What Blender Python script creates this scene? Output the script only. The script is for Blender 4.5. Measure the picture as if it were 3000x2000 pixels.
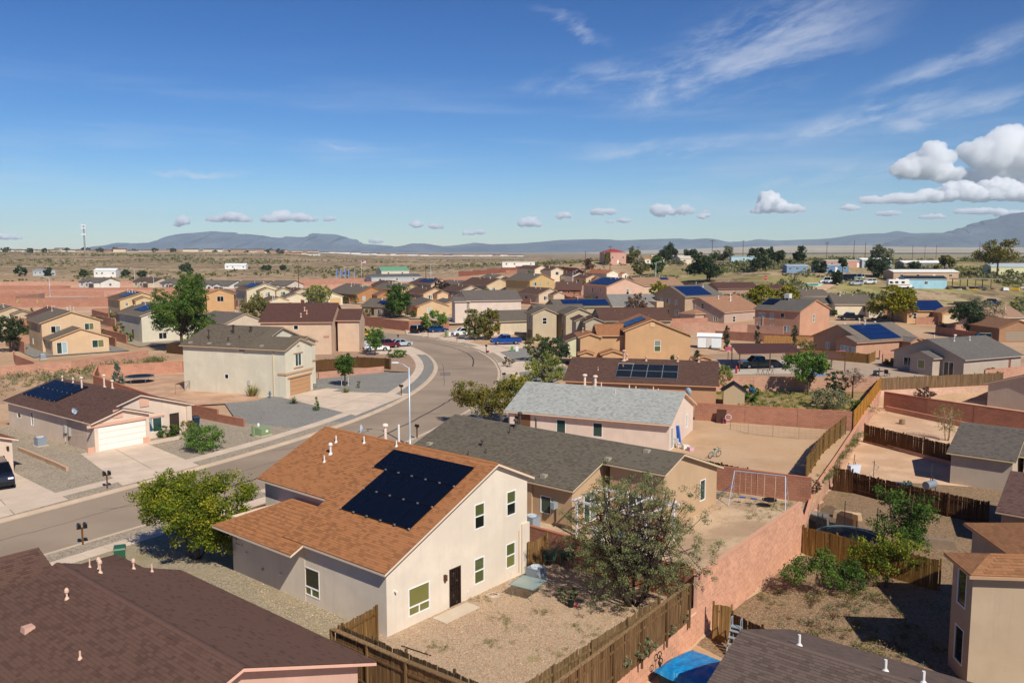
import bpy, math, random
import numpy as np
from mathutils import Vector, Matrix
from mathutils.geometry import delaunay_2d_cdt
for _o in list(bpy.data.objects): bpy.data.objects.remove(_o)
SC = bpy.context.scene
R = math.radians
# ------------------------------------------------------------------ camera
cam = bpy.data.cameras.new('camera'); camo = bpy.data.objects.new('camera', cam)
SC.collection.objects.link(camo); SC.camera = camo
camo.location = (0, 0, 18.0); camo.rotation_euler = (math.pi/2 - 0.1077, 0, 0)
cam.sensor_width = 36; cam.lens = 29.4; cam.clip_start = 0.5; cam.clip_end = 60000
# ------------------------------------------------------------------ light
SUN_EL, SUN_AZ = 44.0, 28.0        # degrees; azimuth: to the right of straight behind the camera
sv = Vector((math.sin(R(SUN_AZ))*math.cos(R(SUN_EL)), -math.cos(R(SUN_AZ))*math.cos(R(SUN_EL)), math.sin(R(SUN_EL))))
sun = bpy.data.lights.new('sun', 'SUN'); sun.energy = 5.0; sun.angle = R(0.53); sun.color = (1.0, .945, .84)
suno = bpy.data.objects.new('sun', sun); SC.collection.objects.link(suno)
suno.rotation_euler = (-sv).to_track_quat('-Z', 'Y').to_euler()
SC.view_settings.view_transform = 'Standard'; SC.view_settings.look = 'None'
SC.view_settings.exposure = 0.10; SC.view_settings.gamma = 1.0; SC.view_settings.use_curve_mapping = False
SC.cycles.max_bounces = 22; SC.cycles.diffuse_bounces = 3; SC.cycles.glossy_bounces = 3; SC.cycles.transparent_max_bounces = 8
SC.cycles.volume_bounces = 20; SC.cycles.use_denoising = True

class NT:
    """small helper to write node trees"""
    def __init__(s, tree): s.t = tree; s.n = tree.nodes; s.n.clear(); s.l = tree.links
    def new(s, ty, **kw):
        n = s.n.new(ty)
        for k, v in kw.items():
            if k.startswith('_'): setattr(n, k[1:], v)
        return n
    def put(s, sock, v):
        if v is None: return
        if isinstance(v, bpy.types.NodeSocket): s.l.new(v, sock)
        elif isinstance(v, (tuple, list)) and len(v) == 3 and sock.type == 'RGBA': sock.default_value = (*v, 1)
        else: sock.default_value = v
    def math(s, op, a, b=None, c=None, clamp=False):
        n = s.n.new('ShaderNodeMath'); n.operation = op; n.use_clamp = clamp
        for i, v in enumerate((a, b, c)):
            if v is not None: s.put(n.inputs[i], v)
        return n.outputs[0]
    def vec(s, op, a, b=None, c=None):
        n = s.n.new('ShaderNodeVectorMath'); n.operation = op
        for i, v in enumerate((a, b, c)):
            if v is not None: s.put(n.inputs[i], v)
        return n.outputs['Value'] if op in ('LENGTH', 'DOT_PRODUCT', 'DISTANCE') else n.outputs[0]
    def mix(s, f, a, b, mode='MIX', clamp=True):
        n = s.n.new('ShaderNodeMix'); n.data_type = 'RGBA'; n.blend_type = mode; n.clamp_factor = clamp
        s.put(n.inputs[0], f); s.put(n.inputs[6], a); s.put(n.inputs[7], b); return n.outputs[2]
    def ramp(s, f, a, b, lo=0., hi=1.):
        n = s.n.new('ShaderNodeMapRange'); n.interpolation_type = 'SMOOTHSTEP'
        s.put(n.inputs[0], f); s.put(n.inputs[1], a); s.put(n.inputs[2], b); s.put(n.inputs[3], lo); s.put(n.inputs[4], hi); return n.outputs[0]
    def noise(s, v, scale, detail=4, rough=.55, dist=0, out=0):
        n = s.n.new('ShaderNodeTexNoise'); s.put(n.inputs['Vector'], v); s.put(n.inputs['Scale'], scale)
        n.inputs['Detail'].default_value = detail; n.inputs['Roughness'].default_value = rough; n.inputs['Distortion'].default_value = dist
        return n.outputs[out]
    def comb(s, x, y, z):
        n = s.n.new('ShaderNodeCombineXYZ')
        for i, v in enumerate((x, y, z)): s.put(n.inputs[i], v)
        return n.outputs[0]
    def sep(s, v):
        n = s.n.new('ShaderNodeSeparateXYZ'); s.put(n.inputs[0], v); return n.outputs

# ------------------------------------------------------------------ sky
W = bpy.data.worlds.new('World'); SC.world = W; W.use_nodes = True
def build_sky():
    N = NT(W.node_tree)
    sky = N.n.new('ShaderNodeTexSky'); sky.sky_type = 'NISHITA'; sky.sun_disc = False
    sky.sun_elevation = R(SUN_EL); sky.sun_rotation = R(180 - SUN_AZ)
    sky.altitude = 1600; sky.air_density = 1.0; sky.dust_density = 0.5; sky.ozone_density = 2.0
    d = N.n.new('ShaderNodeTexCoord').outputs['Generated']
    x, y, z = N.sep(d)
    az = N.math('ARCTAN2', x, y); el = N.math('ARCSINE', z)
    hs = N.n.new('ShaderNodeHueSaturation'); hs.inputs['Saturation'].default_value = 1.42; N.put(hs.inputs['Color'], sky.outputs[0])
    gm = N.n.new('ShaderNodeGamma'); gm.inputs[1].default_value = 1.30; N.put(gm.inputs[0], N.mix(1.0, hs.outputs[0], (.125,.125,.125), 'MULTIPLY'))
    base = N.mix(1.0, gm.outputs[0], SKY_TINT, 'MULTIPLY')
    # high thin cirrus combed by the wind; q: wind-aligned sky coordinates
    a1 = R(14)
    u = N.math('ADD', N.math('MULTIPLY', az, math.cos(a1)), N.math('MULTIPLY', el, math.sin(a1)))
    v = N.math('SUBTRACT', N.math('MULTIPLY', el, math.cos(a1)), N.math('MULTIPLY', az, math.sin(a1)))
    fine = N.noise(N.comb(N.math('MULTIPLY', u, 5.5), N.math('MULTIPLY', v, 17.), 3.7), 1.0, 7, .64, .5)
    fib = N.noise(N.comb(N.math('MULTIPLY', u, 22.), N.math('MULTIPLY', v, 75.), 1.1), 1.0, 4, .65, .3)
    wv = N.math('MULTIPLY', N.math('SUBTRACT', fine, .5), .10)
    p = N.comb(N.math('ADD', az, wv), N.math('ADD', el, N.math('MULTIPLY', wv, .6)), 0.)
    m = None
    for (ca, ce, ra, re, tl) in CIRRUS:
        mp = N.n.new('ShaderNodeMapping'); mp.vector_type = 'TEXTURE'; N.put(mp.inputs[0], p)
        mp.inputs[1].default_value = (ca, ce, 0); mp.inputs[2].default_value = (0, 0, tl); mp.inputs[3].default_value = (ra, re, 1)
        q = N.vec('LENGTH', mp.outputs[0]); m = q if m is None else N.math('MINIMUM', m, q)
    cir = N.math('MULTIPLY', N.ramp(m, 1.0, .15), N.ramp(N.math('ADD', N.math('MULTIPLY', fine, .72), N.math('MULTIPLY', fib, .28)), .42, .66))
    low_ = N.math('MULTIPLY', N.ramp(N.noise(N.comb(N.math('MULTIPLY', az, 3.0), N.math('MULTIPLY', el, 30), 7.7), 1.0, 5, .6), .45, .72), N.math('MULTIPLY', N.ramp(el, .005, .05), N.ramp(el, .24, .10)))
    tot = N.math('ADD', N.math('MULTIPLY', cir, .50), N.math('MULTIPLY', low_, .22), clamp=True)
    col = N.mix(tot, base, CIRRUS_COL)
    bg = N.n.new('ShaderNodeBackground'); N.put(bg.inputs[0], col); bg.inputs[1].default_value = SKY_K
    out = N.n.new('ShaderNodeOutputWorld'); N.l.new(bg.outputs[0], out.inputs[0])
def pa(px, py):     # photograph pixel -> azimuth, elevation (for sky directions only)
    X = (px-1500)/2450; Y = (1000-py)/2450; c, s = math.cos(.1077), math.sin(.1077)
    v = Vector((X, c+Y*s, -s+Y*c)).normalized(); return math.atan2(v.x, v.y), math.asin(v.z)
def _cir(x, y, w, h, tl): a, e = pa(x, y); return (a, e, w/2450, h/2450, tl)
CIRRUS = [_cir(*c) for c in [(2250,130,470,170,.25),(1960,230,260,110,.15),(2560,330,360,52,.22),(2830,312,430,46,.17),(2820,170,330,55,.3),(2060,425,480,45,.02),(1080,447,170,16,-.22),(600,495,170,14,.02),(2420,520,430,50,.05),(1760,225,260,60,.1),(1690,80,150,40,-.5)]]
CIRRUS_COL = (8.6, 9.0, 9.9); SKY_TINT = (7.6, 8.4, 9.2); SKY_K = 0.082
build_sky()
# ------------------------------------------------------------------ materials
def lin(h):
    if isinstance(h, (tuple, list)): return tuple(h)
    h = h.lstrip('#'); o = []
    for i in (0, 2, 4):
        c = int(h[i:i+2], 16)/255; o.append(c/12.92 if c <= .04045 else ((c+.055)/1.055)**2.4)
    return tuple(o)
def dsat(c, k=.2):
    c = lin(c); l = .3*c[0]+.55*c[1]+.15*c[2]; return tuple(v*(1-k)+l*k*w for v, w in zip(c, (1.03, 1.0, .84)))
def mul(c, k): return tuple(min(1, v*k) for v in c)
MATS = {}
def mat(name, fn, *a, **k):
    key = (name, a, tuple(sorted(k.items())))
    if key not in MATS:
        m = bpy.data.materials.new(name); m.use_nodes = True; N = NT(m.node_tree)
        b = N.n.new('ShaderNodeBsdfPrincipled'); o = N.n.new('ShaderNodeOutputMaterial'); N.l.new(b.outputs[0], o.inputs[0])
        b.inputs['Specular IOR Level'].default_value = .25; b.inputs['Roughness'].default_value = .85
        fn(N, b, *a, **k); MATS[key] = m
    return MATS[key]
def obj_co(N): return N.n.new('ShaderNodeTexCoord').outputs['Object']
def pos(N): return N.n.new('ShaderNodeNewGeometry').outputs['Position']
def bump(N, b, h, s=.3, d=.02):
    n = N.n.new('ShaderNodeBump'); n.inputs['Strength'].default_value = s; n.inputs['Distance'].default_value = d
    N.put(n.inputs['Height'], h); N.l.new(n.outputs[0], b.inputs['Normal'])
def rnd(N): return N.n.new('ShaderNodeObjectInfo').outputs['Random']
def _plain(N, b, c, r=.6, metal=0., var=.10, spec=.3):
    c = lin(c); p = obj_co(N)
    f = N.noise(p, 3.0, 5, .6)
    N.put(b.inputs['Base Color'], N.mix(f, mul(c, 1-var), mul(c, 1+var)))
    b.inputs['Roughness'].default_value = r; b.inputs['Metallic'].default_value = metal; b.inputs['Specular IOR Level'].default_value = spec
def plain(c, r=.6, metal=0., var=.10, spec=.3): return mat('paint', _plain, c, r, metal, var, spec)
def _stucco(N, b, c):
    c = lin(c); p = pos(N)
    f = N.noise(p, .55, 5, .6); g = N.noise(p, 22.0, 4, .7)
    x, y, z = N.sep(p)
    st = N.noise(N.comb(N.math('MULTIPLY', x, 3.0), N.math('MULTIPLY', y, 3.0), N.math('MULTIPLY', z, .12)), 1.0, 5, .7)
    col = N.mix(N.ramp(f, .35, .7), mul(c, .93), mul(c, 1.05))
    col = N.mix(N.ramp(st, .52, .78, 0, .5), col, mul(c, .72))
    pt = N.noise(p, .22, 7, .7)
    col = N.mix(N.ramp(pt, .52, .60, 0, .35), col, mul(c, .88)); col = N.mix(N.ramp(N.noise(p, 1.7, 6, .72), .60, .72, 0, .4), col, mul(dsat(c, .3), .80))
    col = N.mix(N.ramp(g, .3, .75, 0, .22), col, mul(c, .82))
    N.put(b.inputs['Base Color'], col); b.inputs['Roughness'].default_value = .93; b.inputs['Specular IOR Level'].default_value = .1
    bump(N, b, N.noise(p, 30, 5, .7), .35, .012)
def stucco(c): return mat('stucco', _stucco, dsat(c, .26))
def _shingle(N, b, c, w=.30, h=.145, var=.25):
    c = lin(c); uv = N.n.new('ShaderNodeUVMap').outputs[0]
    br = N.n.new('ShaderNodeTexBrick'); N.put(br.inputs['Vector'], uv)
    br.offset = .5; br.inputs['Scale'].default_value = 1.0; br.inputs['Mortar Size'].default_value = .009; br.inputs['Mortar Smooth'].default_value = .3
    br.inputs['Brick Width'].default_value = w; br.inputs['Row Height'].default_value = h; br.inputs['Bias'].default_value = -.1
    N.put(br.inputs['Color1'], mul(c, 1+var*.6)); N.put(br.inputs['Color2'], mul(c, 1-var)); N.put(br.inputs['Mortar'], mul(c, .62))
    f = N.noise(uv, .35, 5, .6); g = N.noise(uv, 7, 3, .6); e = N.noise(uv, 60, 2, .6)
    col = N.mix(N.ramp(f, .35, .7, 0, .5), br.outputs['Color'], mul(c, .80))
    col = N.mix(N.ramp(g, .45, .8, 0, .4), col, mul(c, 1.22))
    col = N.mix(N.ramp(e, .35, .75, 0, .35), col, mul(c, .55))
    N.put(b.inputs['Base Color'], col); b.inputs['Roughness'].default_value = .95; b.inputs['Specular IOR Level'].default_value = .12
    bump(N, b, N.math('ADD', N.math('MULTIPLY', br.outputs['Fac'], -1.0), N.math('MULTIPLY', e, .6)), .5, .012)
def shingle(c, **k): return mat('asphalt_shingle', _shingle, dsat(c, .12), **k)
def _tab(N, b, c, var=.15):
    """single shingle tabs: colour from the tab's own attribute, grit on top"""
    c = lin(c); at = N.n.new('ShaderNodeAttribute'); at.attribute_name = 'Col'
    f = N.sep(at.outputs['Vector'])[0]
    f = N.math('FRACT', N.math('ADD', f, rnd(N)))
    p = pos(N); e = N.noise(p, 90, 2, .7); g = N.noise(p, .45, 4, .6)
    col = N.mix(N.ramp(f, .5, 1.0), mul(c, 1+var*.35), mul(c, 1-var*1.9))
    col = N.mix(N.ramp(g, .4, .7, 0, .25), col, mul(c, .9))
    col = N.mix(N.ramp(e, .35, .75, 0, .4), col, mul(c, .6))
    N.put(b.inputs['Base Color'], col); b.inputs['Roughness'].default_value = .95; b.inputs['Specular IOR Level'].default_value = .12
    bump(N, b, e, .5, .006)
def tabmat(c, **k): return mat('shingle_tab', _tab, dsat(c, .12), **k)
def _block(N, b, c, ang=0., courses=1):
    c = lin(c); uv = N.n.new('ShaderNodeUVMap').outputs[0]; p = pos(N)
    br = N.n.new('ShaderNodeTexBrick'); N.put(br.inputs['Vector'], uv); br.inputs['Scale'].default_value = 1.
    br.inputs['Brick Width'].default_value = .41; br.inputs['Row Height'].default_value = .205; br.inputs['Mortar Size'].default_value = .016; br.inputs['Mortar Smooth'].default_value = .2
    N.put(br.inputs['Color1'], mul(c, 1.10)); N.put(br.inputs['Color2'], mul(c, .86)); N.put(br.inputs['Mortar'], mul(c, .60))
    f = N.noise(p, .5, 5, .65); g = N.noise(p, 18, 3, .6)
    col = N.mix(N.ramp(f, .42, .7, 0, .55), br.outputs['Color'], mul(c, 1.18)); col = N.mix(N.ramp(g, .4, .8, 0, .3), col, mul(c, .75))
    N.put(b.inputs['Base Color'], col); b.inputs['Roughness'].default_value = .95; b.inputs['Specular IOR Level'].default_value = .1
    bump(N, b, N.math('SUBTRACT', N.math('MULTIPLY', g, .4), br.outputs['Fac']), .5, .012)
def blockm(c): return mat('concrete_block', _block, mul(dsat(c, .26), 1.06))
def _brickpiece(N, b, c):
    c = lin(c); at = N.n.new('ShaderNodeAttribute'); at.attribute_name = 'Col'
    f = N.math('FRACT', N.math('ADD', N.sep(at.outputs['Vector'])[0], rnd(N))); p = pos(N)
    z = N.sep(p)[2]
    g = N.noise(p, 25, 4, .65); h = N.noise(p, .6, 5, .65)
    col = N.mix(f, mul(c, .88), mul(c, 1.10)); col = N.mix(N.ramp(h, .48, .72, 0, .6), col, mul(c, 1.3)); col = N.mix(N.ramp(g, .4, .8, 0, .35), col, mul(c, .72))
    N.put(b.inputs['Base Color'], col); b.inputs['Roughness'].default_value = .95; b.inputs['Specular IOR Level'].default_value = .1
    bump(N, b, g, .4, .01)
def brickpiece(c): return mat('block_face', _brickpiece, mul(dsat(c, .20), 1.08))
def _wood(N, b, c, c2):
    c, c2 = lin(c), lin(c2); p = obj_co(N); r = rnd(N); x, y, z = N.sep(p)
    q = N.comb(N.math('ADD', N.math('MULTIPLY', x, 14.), N.math('MULTIPLY', r, 91.)), N.math('MULTIPLY', y, 14.), N.math('ADD', N.math('MULTIPLY', z, .55), N.math('MULTIPLY', r, 37.)))
    f = N.noise(q, 1.0, 6, .65, .3); g = N.noise(q, 6.0, 3, .6)
    col = N.mix(N.ramp(f, .32, .68), c2, c); col = N.mix(N.math('MULTIPLY', r, .5), col, mul(c2, .8)); col = N.mix(N.ramp(g, .4, .7, 0, .3), col, mul(c2, .5))
    # silvered, rain-stained foot of each board
    N.put(b.inputs['Base Color'], col); b.inputs['Roughness'].default_value = .9; b.inputs['Specular IOR Level'].default_value = .15
    bump(N, b, g, .4, .01)
def wood(c='#8a6238', c2='#54371f'): return mat('weathered_wood', _wood, c, c2)
def _ground(N, b, c1, c2, c3, s1=.25, s2=9., stone=0., patch=None):
    c1, c2, c3 = lin(c1), lin(c2), lin(c3); p = pos(N)
    f = N.noise(p, s1, 6, .6); g = N.noise(p, s2, 5, .7)
    w_ = N.noise(p, s1*.3, 5, .65); col = N.mix(N.ramp(f, .40, .60), mul(c1, 1.06), mul(c2, .96)); col = N.mix(N.ramp(w_, .46, .60, 0, .45), col, mul(c3, 1.02)); col = N.mix(N.ramp(g, .42, .75, 0, .75), col, c3); col = N.mix(N.ramp(N.noise(p, s1*5, 6, .75), .58, .70, 0, .5), col, mul(c3, .82))
    if stone:
        v = N.n.new('ShaderNodeTexVoronoi'); v.inputs['Scale'].default_value = stone; N.put(v.inputs['Vector'], p)
        cc = N.sep(v.outputs['Color'])[0]
        col = N.mix(N.ramp(cc, .1, .9, 0, .8), mul(c3, .85), N.mix(cc, c1, mul(c2, 1.15)))
        col = N.mix(N.ramp(f, .40, .70, 0, .45), col, c2)
        bump(N, b, N.math('ADD', v.outputs['Distance'], g), .7, .03)
    else: bump(N, b, g, .5, .04)
    if patch:
        pc, ps, lo, hi = patch
        col = N.mix(N.ramp(N.noise(p, ps, 6, .68), lo, hi, 0, .85), col, lin(pc))
    N.put(b.inputs['Base Color'], col); b.inputs['Roughness'].default_value = .97; b.inputs['Specular IOR Level'].default_value = .08
def ground(*a, **k): return mat('ground', _ground, *a, **k)
def _asphalt(N, b, c):
    c = lin(c); p = pos(N); f = N.noise(p, .12, 5, .6); g = N.noise(p, 30, 3, .7); h = N.noise(p, 1.1, 5, .65)
    col = N.mix(N.ramp(f, .35, .68), mul(c, .88), mul(c, 1.10)); col = N.mix(N.ramp(g, .35, .75, 0, .35), col, mul(c, .68)); col = N.mix(N.ramp(h, .60, .74, 0, .5), col, mul(c, .72))
    k = N.noise(p, .35, 7, .75); col = N.mix(N.ramp(k, .54, .62, 0, .30), col, mul(c, .80)); q = N.noise(p, 4.5, 4, .6); col = N.mix(N.ramp(q, .64, .74, 0, .4), col, mul(c, .6)); col = N.mix(N.ramp(N.noise(p, .06, 3, .5), .5, .6, 0, .35), col, mul(c, 1.14))
    N.put(b.inputs['Base Color'], col); b.inputs['Roughness'].default_value = .9; bump(N, b, g, .4, .01)
def asphalt(c): return mat('asphalt', _asphalt, c)
def _concrete(N, b, c):
    c = lin(c); p = pos(N); f = N.noise(p, .5, 6, .65); g = N.noise(p, 16, 3, .6); r = rnd(N)
    col = N.mix(N.ramp(f, .35, .7), mul(c, .86), mul(c, 1.05)); col = N.mix(N.ramp(g, .4, .8, 0, .25), col, mul(c, .75)); col = N.mix(N.math('MULTIPLY', r, .25), col, mul(c, .8))
    N.put(b.inputs['Base Color'], col); b.inputs['Roughness'].default_value = .9; b.inputs['Specular IOR Level'].default_value = .15
def concrete(c='#cdb9a3'): return mat('concrete', _concrete, c)
def _glass(N, b, c, r=.06):
    c = lin(c); p = obj_co(N); r_ = rnd(N)
    col = N.mix(N.math('MULTIPLY', r_, .5), c, mul(c, .5))
    st = N.math('FRACT', N.math('MULTIPLY', N.sep(p)[2], 18.0))
    col = N.mix(N.ramp(st, .6, .95, 0, .35), col, mul(c, .6))
    N.put(b.inputs['Base Color'], col); b.inputs['Roughness'].default_value = r; b.inputs['Specular IOR Level'].default_value = .6
def glass(c): return mat('window_glass', _glass, c)
def _solar(N, b, c, line, lw):
    c = lin(c); p = obj_co(N)
    br = N.n.new('ShaderNodeTexBrick'); N.put(br.inputs['Vector'], p); br.offset = 0.; br.inputs['Scale'].default_value = 1
    br.inputs['Brick Width'].default_value = .166; br.inputs['Row Height'].default_value = .166; br.inputs['Mortar Size'].default_value = lw
    N.put(br.inputs['Color1'], c); N.put(br.inputs['Color2'], mul(c, .75)); N.put(br.inputs['Mortar'], lin(line))
    N.put(b.inputs['Base Color'], br.outputs[0]); b.inputs['Roughness'].default_value = .22; b.inputs['Specular IOR Level'].default_value = .05
def solarm(c='#0b1222', line='#1b2436', lw=.006): return mat('solar_cells', _solar, c, line, lw)
def _leaf(N, b, tr=.22):
    at = N.n.new('ShaderNodeAttribute'); at.attribute_name = 'Col'
    N.put(b.inputs['Base Color'], at.outputs['Color']); b.inputs['Roughness'].default_value = .7; b.inputs['Specular IOR Level'].default_value = .2
    t = N.n.new('ShaderNodeBsdfTranslucent'); N.put(t.inputs[0], at.outputs['Color'])
    m = N.n.new('ShaderNodeMixShader'); m.inputs[0].default_value = tr
    N.l.new(b.outputs[0], m.inputs[1]); N.l.new(t.outputs[0], m.inputs[2])
    o = [n for n in N.n if n.type == 'OUTPUT_MATERIAL'][0]; N.l.new(m.outputs[0], o.inputs[0])
def leafm(): return mat('leaf', _leaf)
def _bark(N, b, c):
    c = lin(c); p = pos(N); f = N.noise(p, 9, 5, .7)
    N.put(b.inputs['Base Color'], N.mix(f, mul(c, .6), mul(c, 1.3))); b.inputs['Roughness'].default_value = .95
def bark(c='#5a4a3c'): return mat('bark', _bark, c)
def _car(N, b, c):
    c = lin(c); b.inputs['Base Color'].default_value = (*c, 1); b.inputs['Roughness'].default_value = .25; b.inputs['Coat Weight'].default_value = .6; b.inputs['Coat Roughness'].default_value = .06
    f = N.noise(obj_co(N), 2.2, 4, .6); N.put(b.inputs['Base Color'], N.mix(N.ramp(f, .4, .8, 0, .3), c, mul(c, .8)))
def carm(c): return mat('car_paint', _car, c)

# ------------------------------------------------------------------ mesh builder
COL = SC.collection
class MB:
    def __init__(s): s.v = []; s.f = []; s.m = []; s.uv = {}; s.c = {}
    def face(s, pts, m=0, uv=None, col=None):
        i = len(s.v); s.v.extend(tuple(p) for p in pts); k = len(s.f)
        s.f.append(tuple(range(i, i+len(pts)))); s.m.append(m)
        if uv: s.uv[k] = uv
        if col is not None: s.c[k] = col
        return s
    def box(s, x0, y0, z0, x1, y1, z1, m=0, col=None, skip=''):
        i = len(s.v); k = len(s.f)
        s.v += [(x0,y0,z0),(x1,y0,z0),(x1,y1,z0),(x0,y1,z0),(x0,y0,z1),(x1,y0,z1),(x1,y1,z1),(x0,y1,z1)]
        F = {'b':(3,2,1,0),'t':(4,5,6,7),'f':(0,1,5,4),'r':(1,2,6,5),'k':(2,3,7,6),'l':(3,0,4,7)}
        for q in F:
            if q in skip: continue
            s.f.append(tuple(i+j for j in F[q])); s.m.append(m)
            if col is not None: s.c[len(s.f)-1] = col
        return s
    def hexa(s, b, t, m=0, col=None):      # bottom and top quads (4 points each, counter-clockwise from above)
        i = len(s.v); s.v += [tuple(p) for p in b]+[tuple(p) for p in t]
        for q in ((3,2,1,0),(4,5,6,7),(0,1,5,4),(1,2,6,5),(2,3,7,6),(3,0,4,7)):
            s.f.append(tuple(i+j for j in q)); s.m.append(m)
            if col is not None: s.c[len(s.f)-1] = col
        return s
    def bar(s, a, b, w, h=None, m=0, col=None, up=(0,0,1)):
        h = h or w; a, b = Vector(a), Vector(b); d = (b-a).normalized(); u = Vector(up)
        if abs(d.dot(u)) > .97: u = Vector((1,0,0))
        x = d.cross(u).normalized()*w/2; y = x.cross(d).normalized()*h/2
        return s.hexa([a-x-y, a+x-y, b+x-y, b-x-y], [a-x+y, a+x+y, b+x+y, b-x+y], m, col)
    def tube(s, pts, rad, n=6, m=0, cap=True):
        pts = [Vector(p) for p in pts]; rad = rad if isinstance(rad, (list, tuple)) else [rad]*len(pts); rings = []
        for k, p in enumerate(pts):
            d = (pts[min(k+1, len(pts)-1)]-pts[max(k-1, 0)]); d = d.normalized() if d.length > 1e-6 else Vector((0,0,1))
            u = Vector((0,0,1)) if abs(d.z) < .9 else Vector((1,0,0)); x = d.cross(u).normalized(); y = d.cross(x)
            i = len(s.v); rings.append(i)
            for j in range(n):
                a = 2*math.pi*j/n; s.v.append(tuple(p+(x*math.cos(a)+y*math.sin(a))*rad[k]))
        for k in range(len(pts)-1):
            for j in range(n):
                s.f.append((rings[k]+j, rings[k]+(j+1) % n, rings[k+1]+(j+1) % n, rings[k+1]+j)); s.m.append(m)
        if cap:
            s.f.append(tuple(rings[0]+j for j in range(n))[::-1]); s.m.append(m); s.f.append(tuple(rings[-1]+j for j in range(n))); s.m.append(m)
        return s
    def lathe(s, prof, n=12, m=0, o=(0,0,0)):
        rings = []
        for r, z in prof:
            rings.append(len(s.v))
            for j in range(n): a = 2*math.pi*j/n; s.v.append((o[0]+r*math.cos(a), o[1]+r*math.sin(a), o[2]+z))
        for k in range(len(prof)-1):
            for j in range(n): s.f.append((rings[k]+j, rings[k]+(j+1) % n, rings[k+1]+(j+1) % n, rings[k+1]+j)); s.m.append(m)
        s.f.append(tuple(rings[0]+j for j in range(n))[::-1]); s.m.append(m); s.f.append(tuple(rings[-1]+j for j in range(n))); s.m.append(m)
        return s
    def mesh(s, name, mats, smooth=False):
        me = bpy.data.meshes.new(name); me.from_pydata(s.v, [], s.f)
        for q in (mats if isinstance(mats, (list, tuple)) else [mats]): me.materials.append(q)
        if any(s.m): me.polygons.foreach_set('material_index', s.m)
        if s.uv:
            L = me.uv_layers.new(name='UVMap')
            for k, uv in s.uv.items():
                st = me.polygons[k].loop_start
                for j, q in enumerate(uv): L.data[st+j].uv = q
        if s.c:
            A = me.color_attributes.new('Col', 'FLOAT_COLOR', 'CORNER'); buf = np.zeros((len(me.loops), 4), np.float32)
            for k, c in s.c.items():
                p = me.polygons[k]; buf[p.loop_start:p.loop_start+p.loop_total] = (*c, 1) if len(c) == 3 else c
            A.data.foreach_set('color', buf.ravel())
        if smooth: me.polygons.foreach_set('use_smooth', [True]*len(me.polygons))
        me.update(); return me
    def build(s, name, mats, parent=None, smooth=False, **k): return put(name, s.mesh(name, mats, smooth), parent, **k)
def put(name, me, parent=None, loc=None, rz=None, label=None, cat=None, group=None, kind=None, M=None):
    o = bpy.data.objects.new(name, me); COL.objects.link(o)
    if parent: o.parent = parent
    if loc is not None: o.location = loc
    if rz is not None: o.rotation_euler = (0, 0, rz)
    if M is not None: o.matrix_local = M
    if label: o['label'] = label
    if cat: o['category'] = cat
    if group: o['group'] = group
    if kind: o['kind'] = kind
    return o
def thing(name, label, cat, loc, rz=0., group=None): return put(name, None, None, loc, rz, label, cat, group)
def struct(o): o['kind'] = 'structure'; return o
def clone(root, loc, rz=0., label=None, group=None):
    r = root.copy(); COL.objects.link(r); r.location = loc; r.rotation_euler = (0, 0, rz)
    if label: r['label'] = label
    if group: r['group'] = group
    for ch in list(root.children):
        c = ch.copy(); COL.objects.link(c); c.parent = r
        for g in ch.children: d = g.copy(); COL.objects.link(d); d.parent = c
    return r
rng = random.Random(7); nr = np.random.default_rng(11)

# ------------------------------------------------------------------ terrain
TT = np.array([-.62,-.3,-.1,.1,.3,.62]); TD = np.array([0,110,180,210,245,300,330,400,500,700,1000,1500,3000,8000,30000.])
TZ = np.array([[0,0,0,0,0,0,0,0,3,7,13,17,17,10,0],[0,0,0,0,0,0,0,0,2,5,10,15,16,10,0],[0,0,0,0,.3,1,1.3,2,3,5,5,2,0,0,0],
 [0,0,.3,1,1.8,2.6,3,4,12,10,6,2,0,0,0],[0,0,0,1,2.4,7,9.5,12,12.5,9,4,1,0,0,0],[0,0,0,1,2.4,7,9,12,12.5,9,4,1,0,0,0]], float)
def terr(x, y):
    d = max(y, 1e-3); t = min(max(x/d, -.62), .62)
    return float(np.interp(t, TT, [np.interp(d, TD, r) for r in TZ]))
WALL = [(-12.5,12.2),(4.34,33.95),(9.15,40.14),(19.07,53.08),(22.5,60.9),(28.7,72.1),(33.9,81.6),(47.3,106.2)]   # line of the long retaining wall
def wall_x(y):
    for (a, b), (c, d) in zip(WALL[:-1], WALL[1:]):
        if y <= d or (c, d) == WALL[-1]: return a+(c-a)*(y-b)/(d-b)
LOW = -1.5
def low(x, y):      # 1 in the sunken yards right of the retaining wall
    ye = 106.4+max(0, x-47)*.25
    if y > ye: return 0.
    t = (x-(wall_x(y)-.35))/1.2
    return min(max(t+1, 0), 1)*min(max(ye-y, 0), 1)
def sheet_z(x, y):
    return terr(x, y)-.2-1.3*low(x, y)
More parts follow.
